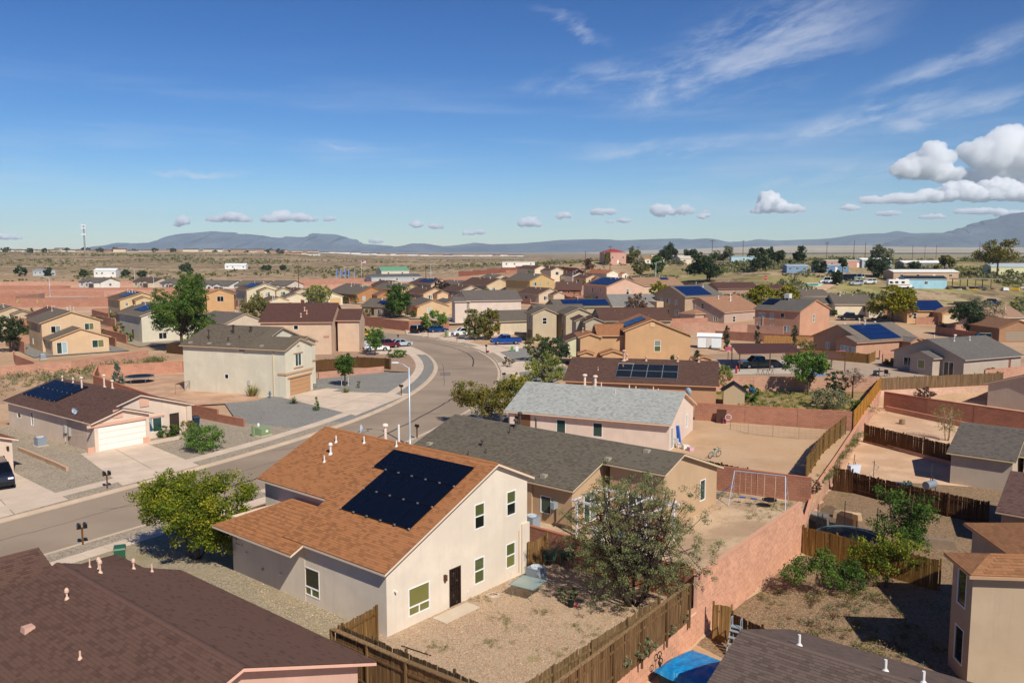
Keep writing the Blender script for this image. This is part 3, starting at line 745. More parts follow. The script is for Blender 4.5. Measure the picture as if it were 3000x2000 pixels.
# driveways (slabs as pieces)
def drive(c00, c10, c11, c01, nu, nv, z=.004, m=None, name='driveway'):
    root = struct(put(name, None, None)); c = [np.array(q, float) for q in (c00, c10, c11, c01)]; g = .006
    for i in range(nu):
        for j in range(nv):
            def P(u, v): return (c[0]*(1-u)*(1-v)+c[1]*u*(1-v)+c[2]*u*v+c[3]*(1-u)*v)
            u0, u1, v0, v1 = i/nu+g/nu*2, (i+1)/nu-g/nu*2, j/nv+g/nv*2, (j+1)/nv-g/nv*2
            q = [P(u0,v0), P(u1,v0), P(u1,v1), P(u0,v1)]
            b, t = [(*p,z-.15) for p in q], [(*p,z) for p in q]
            a2 = (q[1][0]-q[0][0])*(q[2][1]-q[0][1])-(q[1][1]-q[0][1])*(q[2][0]-q[0][0])
            if a2 < 0: b, t = b[::-1], t[::-1]
            MB().hexa(b, t).build('slab', [m or CONC], root)
    return root
drive((-38.6,73.2),(-34.9,77.8),(-26.4,69.2),(-30.1,63.0), 2, 3, .010)
drive((-45.6,65.0),(-41.2,67.3),(-32.3,59.4),(-36.3,52.6), 2, 3, .010)
drive((-35.0,77.6),(-32.7,80.6),(-31.6,79.9),(-33.8,76.8), 1, 2, .012, None, 'path')
drive((-28.4,102.0),(-26.0,107.0),(-12.9,105.0),(-17.2,90.6), 2, 3, .010)
drive((-26.2,106.6),(-24.4,109.2),(-22.6,108.4),(-23.4,106.0), 1, 2, .012, None, 'path')
drive((-25.5,146),(-28,157),(-19.5,158.2),(-14.6,145), 2, 2, .010)
drive((.5,165.5),(3.8,159),(-4.2,147),(-8.0,157), 2, 2, .010)
drive((-9,183),(-2,180.5),(-10.2,164),(-15.4,171), 2, 2, .010)
drive((-25,194),(-14,191),(-16,173.5),(-23,181), 2, 2, .010)
drive((7.5,139),(8.6,132),(-1.4,121),(-2.5,134.5), 2, 2, .010)
drive((4,112),(5.5,106),(-2.2,100.5),(-.6,112.5), 2, 2, .010)
drive((-14,58),(-10.0,63),(-13.4,71),(-19,61.4), 2, 2, .010)
lot('gravel_yard', [(-1.2,112),(4,112),(9,121),(7.6,139),(4,158),(-3.5,147),(.6,134),(1.2,122)], GRAVEL_GREY, -.012)
lot('gravel_yard', seg(off(KR,-2.75), 40, 113)+[(6,113),(6,100),(0,85),(-6,72),(-18,58),(-30,42)], GRAVEL_TAN, -.014)
lot('gravel_yard', [(-30,42),(-24,50.5),(-17,57),(-13.5,50),(-5.5,38.5),(-7.5,34.8),(-20,22)], ground('#b6a893','#a7987f','#8c7e66',.3,14.,16.,('#8f8260',.3,.52,.70)), -.009)
# back yards on the upper level
lot('gravel_yard', [(-7.7,34.8),(-.3,29.5),(-12.6,12.4),(-25,12)], GRAVEL_TAN, -.02)
lot('gravel_yard', [(-7.4,35.2),(-.2,29.3),(9.3,40.3),(9.6,41.2),(1.0,48.6),(-1,50),(-6.5,37.2)], GRAVEL_PINK, -.006)
lot('dirt_yard', [(-1,50),(1,48.6),(9.5,41.1),(19.2,53.2),(21.8,58.6),(14.8,62.4),(4,63)], YARD_GREEN, -.005)
lot('dirt_yard', [(4,63),(14.8,62.4),(21.8,58.6),(34.3,82.6),(19.6,88.6),(8,84)], DIRT, -.007)
lot('dirt_yard', [(8,84),(19.6,88.6),(34.5,83.2),(47.2,106),(26,107),(12,104)], SCRUB, -.006)
lot('dirt_yard', [(26,107),(47.2,106.2),(53,150),(22,142)], ground('#b49a82','#a88d74','#947a62',.3,8.), -.008)
lot('patio', [(47.2,106.3),(70,111.9),(86,122),(80,140),(53,150)], concrete('#b39c85'), -.007)
sheet('sandy_yard', [(46.8,105.4),(28.3,70.6),(60,62),(66,95),(62,108.5)], LOW+.012, SAND)
sheet('dirt_yard', [(28.3,70.6),(9.2,39.8),(20,24),(45,40),(60,62)], LOW+.010, ground('#a58c70','#957b60','#7c654c',.3,8.,12.,('#6f6a44',.5,.56,.70)))
sheet('dirt_yard', [(9.2,39.8),(-12,12.6),(20,10),(20,24)], LOW+.008, DIRT)
# far streets and tracks that follow the land
def trail(name, pts, w, z, m):
    P = resample(cr(pts, 8), 4.); a, b = off(P, w/2), off(P, -w/2); mb = MB()
    for i in range(len(P)-1): mb.face([(*b[i],terr(*b[i])+z),(*b[i+1],terr(*b[i+1])+z),(*a[i+1],terr(*a[i+1])+z),(*a[i],terr(*a[i])+z)])
    return struct(mb.build(name, [m]))
trail('road', [(-190,318),(-110,338),(-60,352),(-15,345)], 9, .0, asphalt('#8b8078'))
trail('dirt_track', [(92,258),(104,282),(128,316),(150,324),(178,330)], 5, .0, SAND)
trail('road', [(118,196),(150,214),(230,240)], 7, -.05, asphalt('#8f877d'))
trail('road', [(-150,212),(-95,206),(-60,194)], 9, -.12, asphalt('#998672'))
trail('dirt_track', [(-150,1150),(-60,900),(10,760),(60,640)], 9, .4, SAND)
# road cracks sealed with tar
def crack(pts, w=.07):
    P = cr(pts, 10); r_ = random.Random(len(pts)*7+int(abs(pts[0][0])*10)); P = P+np.array([[r_.uniform(-.08,.08), r_.uniform(-.12,.12)] for _ in P])
    a, b = off(P, w/2), off(P, -w/2); mb = MB()
    for i in range(len(P)-1): mb.face([(*b[i],ROADZ+.004),(*b[i+1],ROADZ+.004),(*a[i+1],ROADZ+.004),(*a[i],ROADZ+.004)])
    mb.build('crack', [plain('#38302a', .7, 0, .3)], road)
crack([(-25,58),(-19,68),(-14,78),(-10.2,90),(-7.6,101),(-6.3,110)], .18); crack([(-9.6,101.5),(-6.9,101.2),(-4.0,101.4)], .08); crack([(-11.6,127),(-7,128.6),(-2.4,128.6)], .20)
crack([(-6.2,131),(-6.8,142),(-9.6,153),(-14.6,163),(-21,171)], .20); crack([(-13.4,138),(-9,139),(-4,139.5)], .14); crack([(-15.8,92),(-12,92.6),(-8,92.2)], .07); crack([(-14,150),(-11.5,146),(-8,146.4),(-5,145)], .08); crack([(-13.8,110),(-9.5,111.4),(-3,111)], .08); crack([(-22,75),(-16.5,77.4),(-10,77)], .07); crack([(-29,57.5),(-25.6,58.6),(-22.4,57.4)], .06); crack([(-9.2,112),(-10.2,124),(-11.2,134)], .06); crack([(-33,50),(-29,56),(-24.6,64),(-20,72)], .05)
for P_ in ([(-24.5,61.5),(-22.6,64.6),(-21.0,63.6),(-22.8,60.6)], [(-8.2,104),(-7.6,107.5),(-5.6,107.2),(-6.2,103.8)], [(-10.6,121),(-10.8,124.4),(-9.2,124.5),(-9.0,121)]):
    MB().face([(*q, ROADZ+.003) for q in P_][::-1]).build('tar_patch', [asphalt('#7d7066')], road)
mh = MB().lathe([(.42,0),(.42,.012)], 20); mh.build('manhole_cover', [plain('#8a7c6c', .7)], road, loc=(-3.4,128.4,ROADZ+.004))
# ------------------------------------------------------------------ walls and fences
def uvwall(mb, a, b, z0, z1, th, m=0, cap=None):
    """straight wall piece as a box with UVs in metres"""
    a, b = Vector((*a, 0)), Vector((*b, 0)); d = (b-a); L = d.length; d.normalize(); n = Vector((d.y, -d.x, 0))*th/2
    for sg in (1, -1):
        p, q = (a+n, b+n) if sg > 0 else (b-n, a-n)
        mb.face([(p.x,p.y,z0),(q.x,q.y,z0),(q.x,q.y,z1),(p.x,p.y,z1)], m, [(0,z0),(L,z0),(L,z1),(0,z1)])
    for p, sg in ((a, -1), (b, 1)):
        q0, q1 = (p+n, p-n) if sg > 0 else (p-n, p+n)
        mb.face([(q0.x,q0.y,z0),(q1.x,q1.y,z0),(q1.x,q1.y,z1),(q0.x,q0.y,z1)], m, [(0,z0),(th,z0),(th,z1),(0,z1)])
    mb.face([(a.x+n.x,a.y+n.y,z1),(b.x+n.x,b.y+n.y,z1),(b.x-n.x,b.y-n.y,z1),(a.x-n.x,a.y-n.y,z1)], m, [(0,0),(L,0),(L,.19),(0,.19)])
def bwall(label, pts, h, c='#b07659', th=.2, group=None, follow=True, z=None, base=-.5, steps=0., capc=None):
    """rendered block wall along a polyline, stepping with the land"""
    o = pts[0]; mb = MB(); cp = MB()
    for (p, q) in zip(pts[:-1], pts[1:]):
        L = math.hypot(q[0]-p[0], q[1]-p[1]); n = max(1, round(L/8.)) if follow and z is None else 1
        for k in range(n):
            A = (p[0]+(q[0]-p[0])*k/n, p[1]+(q[1]-p[1])*k/n); B = (p[0]+(q[0]-p[0])*(k+1)/n, p[1]+(q[1]-p[1])*(k+1)/n)
            z0 = z if z is not None else terr((A[0]+B[0])/2, (A[1]+B[1])/2)
            uvwall(mb, (A[0]-o[0],A[1]-o[1]), (B[0]-o[0],B[1]-o[1]), z0+base, z0+h, th)
            a, b = Vector((A[0]-o[0],A[1]-o[1],z0+h+.03)), Vector((B[0]-o[0],B[1]-o[1],z0+h+.03)); cp.bar(a, b, th+.03, .06)
    r = thing('block_wall', label, 'wall', (o[0], o[1], 0), 0, group)
    if o[1] < 112 and h > 1.0:      # dark control joints
        for (p, q) in zip(pts[:-1], pts[1:]):
            L = math.hypot(q[0]-p[0], q[1]-p[1]); n = int(L/6.1); z0 = z if z is not None else terr(*p); dx, dy = (q[0]-p[0])/L, (q[1]-p[1])/L
            for k in range(1, n+1):
                c_ = (p[0]-o[0]+dx*k*L/(n+1), p[1]-o[1]+dy*k*L/(n+1)); MB().bar((c_[0]-dy*(th/2+.004),c_[1]+dx*(th/2+.004),z0-.1),(c_[0]-dy*(th/2+.004),c_[1]+dx*(th/2+.004),z0+h),.03,.01).bar((c_[0]+dy*(th/2+.004),c_[1]-dx*(th/2+.004),z0-.1),(c_[0]+dy*(th/2+.004),c_[1]-dx*(th/2+.004),z0+h),.03,.01).build('control_joint',[plain(mul(lin(c),.35),.95)],r)
    mb.build('wall', [blockm(c)], r); cp.build('coping', [plain(mul(lin(capc or c), 1.08), .9)], r)
    return r
def blocks(parent, a, b, z0, z1f, th, c, singles, seed=1, skip=None, off_=(0,0)):
    """wall of single concrete blocks with recessed joints; z1f(s): top height along the run"""
    r_ = random.Random(seed); a, b = Vector((*a, 0)), Vector((*b, 0)); d = b-a; L = d.length; d.normalize(); nrm = Vector((d.y, -d.x, 0))
    bw, bh, g = .41, .205, .012; rest = MB(); bm = brickpiece(c); lst = []
    i = 0; z = z0
    while z < 9:
        s = -(bw/2 if i % 2 else 0); any_ = False
        while s < L:
            s0, s1 = max(s, 0), min(s+bw, L); top = z1f((s0+s1)/2)
            if s1-s0 > .05 and z+bh <= top+.02: lst.append((s0, s1, z)); any_ = True
            s += bw
        z += bh; i += 1
        if not any_ and z > z1f(0)+2 and z > z1f(L)+2: break
    lst.sort(key=lambda q: -((q[2] > -1.2)*1000)+(a+d*q[0]).length)
    lst.sort(key=lambda q: (a+d*q[0]-Vector((0,0,-18.))).length)
    def bx(m, q, loc):
        e = r_.uniform(-.006, .006); p0 = a+d*(q[0]+g)+nrm*(th/2+e); p1 = a+d*(q[1]-g)+nrm*(th/2+e); k0, k1 = p1-nrm*th, p0-nrm*th
        B_ = [(v.x-loc[0], v.y-loc[1], q[2]+g-loc[2]) for v in (p0, p1, k0, k1)]; T_ = [(x, y, zz+bh-2*g) for x, y, zz in B_]
        m.hexa(B_, T_, 0, (r_.random(),)*3)
    one = MB().box(0,0,0,bw-2*g,th,bh-2*g,0,(0,0,0)).mesh('block', [bm]); ang = math.atan2(d.y, d.x)
    for q in lst[:singles]:
        p0 = a+d*(q[0]+g)+nrm*(th/2+r_.uniform(-.006,.006)); o = put('block', one, parent, (p0.x-off_[0], p0.y-off_[1], q[2]+g), ang); o.scale = ((q[1]-q[0]-2*g)/(bw-2*g),1,1)
    for q in lst[singles:]: bx(rest, q, (off_[0], off_[1], 0))
    if rest.f: rest.build('blocks', [bm], parent, kind='stuff')
    mo = MB(); pts = []
    n = max(1, int(L/2))
    for k in range(n):
        p, q = a+d*(L*k/n), a+d*(L*(k+1)/n); zt = min(z1f(L*k/n+.01), z1f(L*(k+1)/n-.01))
        uvwall(mo, (p.x-off_[0],p.y-off_[1]), (q.x-off_[0],q.y-off_[1]), z0-.3, zt-.03, th-.04)
    mo.build('mortar', [plain(mul(dsat(c, .35), 1.5), .95)], parent)
def fence(label, pts, h=1.8, z=None, pw=.14, c=('#8a6238','#54371f'), singles=300, side=1, group=None, gap=.008, rails=(.35,1.4), post=2.4, seed=1, lean=.02, toprail=None, joined=False, ztop=None, name='wood_fence'):
    r_ = random.Random(seed); o = pts[0]; z0 = z if z is not None else terr(*o)
    root = thing(name, label, 'fence', (o[0], o[1], z0), 0, group); wm = wood(*c); n = 0; rest = MB()
    pl = [cached(('plank',pw,h,c,k), lambda: MB().hexa([(0,0,0),(pw-gap,0,0),(pw-gap,.02,0),(0,.02,0)], [(0,0,h-[0,.03,.06,.015][k]),(pw-gap,0,h-[.02,0,.03,.05][k]),(pw-gap,.02,h-[.02,0,.03,.05][k]),(0,.02,h-[0,.03,.06,.015][k])]).mesh('plank', [wm])) for k in range(4)]
    for (p, q) in zip(pts[:-1], pts[1:]):
        a, b = Vector((p[0]-o[0], p[1]-o[1], 0)), Vector((q[0]-o[0], q[1]-o[1], 0)); d = b-a; L = d.length; d.normalize(); nr_ = Vector((-d.y, d.x, 0))*side; ang = math.atan2(d.y, d.x)
        dz = (terr(*q)-terr(*p)) if z is None else 0
        k = 0.
        while k < L-pw*.5:
            zz = -.05+dz*k/L+r_.uniform(-.03,.02)
            if n < singles and not joined:
                x = put('plank', pl[r_.randrange(4)], root, (a.x+d.x*k, a.y+d.y*k, zz)); x.rotation_euler = (r_.gauss(0,lean*.4), r_.gauss(0,lean*.35), ang)
            else:
                p0 = a+d*k; p1 = a+d*(k+pw-gap); w = nr_*.02*side; hh = h+r_.uniform(-.05,.03)
                rest.hexa([(p0.x,p0.y,zz),(p1.x,p1.y,zz),(p1.x-d.y*.02,p1.y+d.x*.02,zz),(p0.x-d.y*.02,p0.y+d.x*.02,zz)], [(p0.x,p0.y,zz+hh),(p1.x,p1.y,zz+hh),(p1.x-d.y*.02,p1.y+d.x*.02,zz+hh),(p0.x-d.y*.02,p0.y+d.x*.02,zz+hh)])
            n += 1; k += pw
        m = nr_*.05
        for rz in rails:
            MB().bar((a.x+m.x,a.y+m.y,rz*h/1.8), (b.x+m.x,b.y+m.y,rz*h/1.8+dz), .04, .09).build('rail', [wm], root)
        if toprail:
            MB().bar((a.x+m.x*.3,a.y+m.y*.3,h+.02), (b.x+m.x*.3,b.y+m.y*.3,h+.02+dz), toprail, .05).build('top_rail', [wood('#a98a63','#6e5236')], root)
        np_ = max(1, round(L/post))
        for j in range(np_+1):
            P = a+d*(L*j/np_)+m*1.7
            put('post', cached(('post',h,c), lambda: MB().box(-.045,-.045,-.3,.045,.045,h+.03).mesh('post', [wm])), root, (P.x, P.y, dz*j/np_), ang)
    if rest.f: rest.build('planks', [wm], root, kind='stuff')
    return root

# ------------------------------------------------------------------ plants
def quads(C, N1, N2, S, cols):
    """leaf quads: centres, two unit axes, sizes"""
    a, b = N1*S[:, None], N2*(S*.62)[:, None]
    return np.stack([C-a-b*.3, C-b, C+a-b*.1, C+b], 1), cols
def leaf_mesh(name, Q, cols):
    n = len(Q); me = bpy.data.meshes.new(name); me.vertices.add(n*4); me.vertices.foreach_set('co', Q.reshape(-1).astype(np.float32))
    me.loops.add(n*4); me.loops.foreach_set('vertex_index', np.arange(n*4)); me.polygons.add(n); me.polygons.foreach_set('loop_start', np.arange(0, n*4, 4)); me.polygons.foreach_set('loop_total', np.full(n, 4)); me.update(calc_edges=True)
    A = me.color_attributes.new('Col', 'FLOAT_COLOR', 'CORNER'); c4 = np.ones((n, 4, 4), np.float32); c4[:, :, :3] = cols[:, None, :]; A.data.foreach_set('color', c4.ravel())
    me.materials.append(leafm()); return me
def unit(v): return v/np.maximum(np.linalg.norm(v, axis=-1, keepdims=True), 1e-9)
def clump_leaves(cent, rad, per, size, pal, r, flat=.75, droop=0., axis=None):
    """leaves scattered round clump centres; pal: list of (colour, weight)"""
    n = len(cent); C = np.repeat(cent, per, 0); rr = np.repeat(rad, per)
    dlt = r.normal(size=(n*per, 3)); dlt = unit(dlt)*(r.random((n*per, 1))**.5)
    C = C+dlt*rr[:, None]*np.array([1, 1, flat])
    n1 = unit(r.normal(size=(n*per, 3))+np.array([0, 0, -droop])); n2 = unit(np.cross(n1, r.normal(size=(n*per, 3))))
    S = size*(.6+.8*r.random(n*per)); w = np.array([p[1] for p in pal]); P = np.array([lin(p[0]) for p in pal])
    base = P[r.choice(len(pal), n, p=w/w.sum())]; base = np.repeat(base, per, 0); own = P[r.choice(len(pal), n*per, p=w/w.sum())]
    col = (base*.6+own*.4)*(.72+.6*r.random((n*per, 1)))
    return quads(C, n1, n2, S, col)
PAL = {
 'yellowgreen': [('#767f1e',4),('#5f6e1c',4),('#959026',3),('#425014',3)],
 'yellow': [('#8f8618',4),('#7a7a18',4),('#a5931c',2),('#55601a',2)],
 'green': [('#3f5a20',4),('#4d6a26',4),('#2c4018',3),('#64802c',2)],
 'bright': [('#4c6c28',4),('#648434',4),('#38521e',3),('#7f9840',2)],
 'dark': [('#36442a',4),('#435232',4),('#28351e',3),('#55643a',2)],
 'olive': [('#6a6a34',4),('#7d7a40',3),('#55562c',3),('#8f8a50',2)],
 'autumn': [('#7d7430',4),('#6a6a2a',4),('#8f7a34',3),('#4d521f',3)],
 'willow': [('#8a8c45',4),('#76803a',4),('#9c9a55',2),('#5c6a30',2)],
 'grey': [('#6f7154',4),('#7f8062',3),('#585c42',3),('#8d8c70',2)],
 'leafy': [('#4a6426',4),('#5a742c',4),('#38501e',3),('#76883a',2)],
 'mesquite': [('#74774a',4),('#868654',3),('#5a5f3c',3),('#949266',2)],
 'hill': [('#7d7c56',4),('#8a8860',3),('#6a6c48',3),('#54583a',1)],
 'sage': [('#7a7a58',4),('#8a8764',3),('#656848',3),('#989470',1)],
 'brown': [('#6a4f38',4),('#5a4636',4),('#7a5f44',2)],
 'purple': [('#4f3a34',4),('#5d453c',3),('#3d3028',3)],
 'spruce': [('#5a7466',4),('#6a8474',3),('#465c50',3)],
}
def tree(label, x, y, h, w, pal='green', z=None, cb=.25, clumps=110, per=18, leaf=.22, rc=None, shape='round', trunk=.0, stems=1, group=None, name='tree', cat='tree', seed=None, droop=0., d2=None, barkc='#5a4a3c', limbs=26, lean=0., hollow=.55, lobes=0, fan=.16):
    r = np.random.default_rng(seed if seed is not None else int(abs(x*97+y*31))); z = terr(x, y) if z is None else z
    root = thing(name, label, cat, (x, y, z), 0, group); d2 = d2 or w
    zc, hh = h*(cb+(1-cb)/2), h*(1-cb)/2
    # clump centres, denser towards an uneven skin
    u = unit(r.normal(size=(clumps, 3))); rad = hollow+(1-hollow)*r.random(clumps)**.6
    rad *= 1+.16*np.sin(u[:, 0]*5+seed_(x))*np.cos(u[:, 1]*4+seed_(y))+.14*r.normal(size=clumps)*.5
    if shape == 'cone':
        t = r.random(clumps)**1.5; a = r.random(clumps)*2*math.pi; q = (1-t*.93)*(.35+.65*r.random(clumps)**.5)
        C = np.stack([np.cos(a)*q*w/2, np.sin(a)*q*d2/2, h*cb+t*h*(1-cb)*.97], 1)
    elif shape == 'column':
        t = r.random(clumps); a = r.random(clumps)*2*math.pi; q = (r.random(clumps)**.5)*np.sqrt(np.clip(1-(2*t-.9)**2*.8, .05, 1))
        C = np.stack([np.cos(a)*q*w/2, np.sin(a)*q*d2/2, h*cb+t*h*(1-cb)], 1)
    else:
        C = u*rad[:, None]*np.array([w/2, d2/2, hh])
        if shape == 'dome': C[:, 2] = np.abs(C[:, 2])*1.9-hh*.95
        if lobes:      # a crown of several rounded heads
            la = r.random(lobes)*2*math.pi; lr = .25+.5*r.random(lobes); LC = np.stack([np.cos(la)*lr*w/2, np.sin(la)*lr*d2/2, (r.random(lobes)*1.3-.55)*hh], 1)
            k = r.integers(0, lobes, clumps); C = LC[k]+u*(rad*np.where(r.random(clumps) < .8, .42, .3))[:, None]*np.array([w/2, d2/2, hh])
        C[:, 2] += zc
    C[:, 2] = np.maximum(C[:, 2], h*cb*.6+.1)
    rc = rc or max(w, h)*.085
    Q, cols = clump_leaves(C, rc*(.7+.6*r.random(clumps)), int(per*1.5), leaf*.76, PAL[pal], r, droop=droop)
    put('crown', leaf_mesh('crown', Q, cols), root)
    tb = MB(); tr = trunk or max(.05, h*.022)
    for sI in range(stems):
        a = sI*2.4+.5; ox, oy = (0, 0) if stems == 1 else (.12*math.cos(a), .12*math.sin(a))
        tx, ty = (lean, 0) if stems == 1 else (math.cos(a)*w*fan, math.sin(a)*w*fan)
        P = [(ox, oy, -.1), (ox+tx*.25, oy+ty*.25, h*cb*.7+.1), (tx*.7, ty*.7, zc*.85), (tx, ty, h*.82)]
        tb.tube(P, [tr/math.sqrt(stems)*1.25, tr/math.sqrt(stems), tr*.55/math.sqrt(stems), tr*.15], 7)
        for k in range(limbs//stems):
            c = C[r.integers(0, len(C))]; f = .35+.45*r.random(); s0 = Vector(P[1]).lerp(Vector(P[2]), f) if r.random() < .7 else Vector(P[2]).lerp(Vector(P[3]), f*.8)
            e = Vector(c); md = s0.lerp(e, .5)+Vector((0, 0, -.05*h*r.random())); tb.tube([s0, md, e], [tr*.38/math.sqrt(stems), tr*.24/math.sqrt(stems), tr*.06], 5, cap=False)
    tb.build('trunk', [bark(barkc)], root, smooth=True)
    return root
def seed_(v): return (v*7.13) % 6.28
def shrub(label, x, y, h, w, pal='green', **k):
    k.setdefault('cb', .05); k.setdefault('name', 'shrub'); k.setdefault('cat', 'shrub'); k.setdefault('clumps', 40); k.setdefault('per', 14); k.setdefault('leaf', .12); k.setdefault('limbs', 8); k.setdefault('trunk', .03); k.setdefault('stems', 3)
    return tree(label, x, y, h, w, pal, **k)
def scatter_brush(name, label, pts, hmin, hmax, pals, per=5, clumps=6, leaf=.13, zoff=-.2, seed=5, cat='brush'):
    r = np.random.default_rng(seed); Cs, Rs, Ps = [], [], []; Qs, Cl = [], []
    for p in pals:
        sel = [q for q in pts if r.random() < 1]; break
    groups = {p: [] for p in pals}
    for q in pts: groups[pals[r.integers(0, len(pals))]].append(q)
    for p, L in groups.items():
        if not L: continue
        L = np.array(L, float); n = len(L); S = hmin+(hmax-hmin)*r.random(n)**1.8
        zz = np.array([terr(a, b)+zoff for a, b in L]) if L.shape[1] == 2 else L[:, 2]
        C = np.repeat(np.stack([L[:, 0], L[:, 1], zz], 1), clumps, 0); SS = np.repeat(S, clumps)
        dlt = r.normal(size=(n*clumps, 3))*np.array([.45, .45, .28]); dlt[:, 2] = np.abs(dlt[:, 2])+.12; C = C+dlt*SS[:, None]
        q, c = clump_leaves(C, SS*.35, per, 1., PAL[p], r); 
        q = (q-q.mean(1, keepdims=True))*(leaf*np.repeat(SS, per)/hmax*1.)[:, None, None]*1.6+q.mean(1, keepdims=True)
        Qs.append(q); Cl.append(c)
    return put(name, leaf_mesh(name, np.concatenate(Qs), np.concatenate(Cl)), None, label=label, cat=cat, kind='stuff')
def tufts(name, label, x, y, h, w, n, cols, z=None, spread=.5, cat='plant', blade=.03, group=None):
    """a clump of long blades (yucca, bunch grass)"""
    z = terr(x, y) if z is None else z; r = random.Random(int(x*31+y*7)); root = thing(name, label, cat, (x, y, z), 0, group); mb = MB(); lv = []
    for k in range(n):
        a = r.random()*2*math.pi; t = r.random()**.7*spread; d = Vector((math.cos(a)*math.sin(t*1.4), math.sin(a)*math.sin(t*1.4), math.cos(t*1.2))); L = h*(.6+.5*r.random())
        s = Vector((math.sin(a), -math.cos(a), 0))*blade; p0 = Vector((math.cos(a), math.sin(a), 0))*w*.12*r.random(); p1 = p0+d*L*.6; p2 = p0+d*L+Vector((math.cos(a), math.sin(a), -.35))*L*.18*t
        c = mul(lin(r.choice(cols)), r.uniform(.7, 1.25)); mb.face([p0-s, p0+s, p1+s*.8, p1-s*.8], 0, None, c); mb.face([p1-s*.8, p1+s*.8, p2], 0, None, c)
    mb.build('blades', [leafm()], root); return root

# ------------------------------------------------------------------ vehicles
def vehicle(label, x, y, rz, kind='sedan', c='#20242a', z=None, group=None, L=None, name=None):
    z = terr(x, y) if z is None else z
    spec = {'sedan': (4.6,1.8,[(-2.3,.55),(-2.28,.8),(-1.6,.95),(1.0,.95),(2.2,.78),(2.3,.5)],[(-1.75,.95),(-1.05,1.43),(.25,1.43),(1.05,.95)]),
            'suv': (4.7,1.9,[(-2.3,.6),(-2.32,1.05),(-2.1,1.1),(1.15,1.1),(2.15,.98),(2.3,.6)],[(-2.2,1.1),(-1.95,1.75),(.35,1.75),(1.1,1.1)]),
            'pickup': (5.8,2.0,[(-2.85,.65),(-2.87,1.15),(-.75,1.17),(1.35,1.15),(2.7,1.08),(2.85,.65)],[(-.8,1.16),(-.62,1.85),(.75,1.85),(1.45,1.15)]),
            'jeep': (4.0,1.75,[(-1.9,.65),(-1.92,1.15),(.55,1.15),(1.85,1.08),(1.9,.65)],[(-1.85,1.15),(-1.8,1.78),(.35,1.78),(.6,1.15)]),
            'van': (5.4,2.0,[(-2.65,.55),(-2.68,1.2),(1.6,1.2),(2.55,1.0),(2.65,.55)],[(-2.65,1.2),(-2.55,2.2),(1.1,2.2),(1.75,1.2)])}[kind]
    LL, Wd, low_, cabin = spec; hw = Wd/2; root = thing(name or {'pickup':'pickup_truck','suv':'parked_car','sedan':'parked_car','jeep':'jeep','van':'van'}[kind], label, {'pickup':'pickup truck','suv':'car','sedan':'car','jeep':'jeep','van':'van'}[kind], (x, y, z), rz, group)
    pm = carm(c); key = ('veh', kind, c)
    def body():
        m = MB(); prof = low_; bz = .32
        P = [(px_, pz) for px_, pz in prof]; bot = [(prof[-1][0]-.05, bz), (prof[0][0]+.05, bz)]
        full = P+bot
        for sg in (-1, 1):
            m.face([(a, sg*hw, b) for a, b in full][::-sg])
        for k in range(len(full)):
            (a, b), (c_, d) = full[k], full[(k+1) % len(full)]; m.face([(a,-hw,b),(c_,-hw,d),(c_,hw,d),(a,hw,b)])
        if kind == 'pickup':     # bed opening
            m.box(-2.75,-hw+.12,1.0,-.9,hw-.12,1.176,2)
        # wheel arches
        for wx in (-LL*.31, LL*.31):
            for sg in (-1, 1): m.lathe_y(wx, sg*hw, .42, .012) if hasattr(m, 'lathe_y') else m.face([(wx+.43*math.cos(t*math.pi/8), sg*(hw+.004), .34+.43*math.sin(t*math.pi/8)) for t in range(9)][::sg], 1)
        # roof of the cabin
        t = hw*.80; c0, c1, c2, c3 = cabin
        m.hexa([(c1[0],-t,c1[1]-.05),(c2[0],-t,c2[1]-.05),(c2[0],t,c2[1]-.05),(c1[0],t,c1[1]-.05)], [(c1[0]+.05,-t+.04,c1[1]+.02),(c2[0]-.05,-t+.04,c2[1]+.02),(c2[0]-.05,t-.04,c2[1]+.02),(c1[0]+.05,t-.04,c1[1]+.02)])
        for sg in (-1, 1):
            q = lambda p, k_: Vector((p[0], sg*(hw-.03 if k_ else t), p[1]))
            m.bar(q(c0,1), q(c1,0), .09); m.bar(q(c3,1), q(c2,0), .09); mid = ((c1[0]+c2[0])/2); m.bar((mid,sg*(hw-.03),c0[1]),(mid,sg*t,c1[1]-.03),.08)
        m.box(LL/2-.05,-hw+.05,.35,LL/2+.06,hw-.05,.62,1); m.box(-LL/2-.06,-hw+.05,.35,-LL/2+.05,hw-.05,.62,1)
        return m.mesh('body', [pm, plain('#1a1a1c', .6), plain('#222224', .8)])
    put('body', cached(key, body), root)
    def glz():
        m = MB(); t = hw*.78; b = hw-.06; c0, c1, c2, c3 = cabin
        m.hexa([(c0[0]+.03,-b,c0[1]-.02),(c3[0]-.03,-b,c3[1]-.02),(c3[0]-.03,b,c3[1]-.02),(c0[0]+.03,b,c0[1]-.02)], [(c1[0]+.02,-t,c1[1]-.04),(c2[0]-.02,-t,c2[1]-.04),(c2[0]-.02,t,c2[1]-.04),(c1[0]+.02,t,c1[1]-.04)])
        return m.mesh('windows', [glass('#0d1013')])
    put('windows', cached(('vg', kind), glz), root)
    def tyre(): m = MB(); m.lathe([(.20,-.11),(.32,-.11),(.345,-.07),(.345,.07),(.32,.11),(.20,.11)], 16); return m.mesh('wheel', [plain('#17171a', .8)])
    def rim(): m = MB(); m.lathe([(.05,-.10),(.21,-.10),(.215,-.115),(.06,-.125)], 14); return m.mesh('rim', [plain('#b9bcc0', .3, .8)])
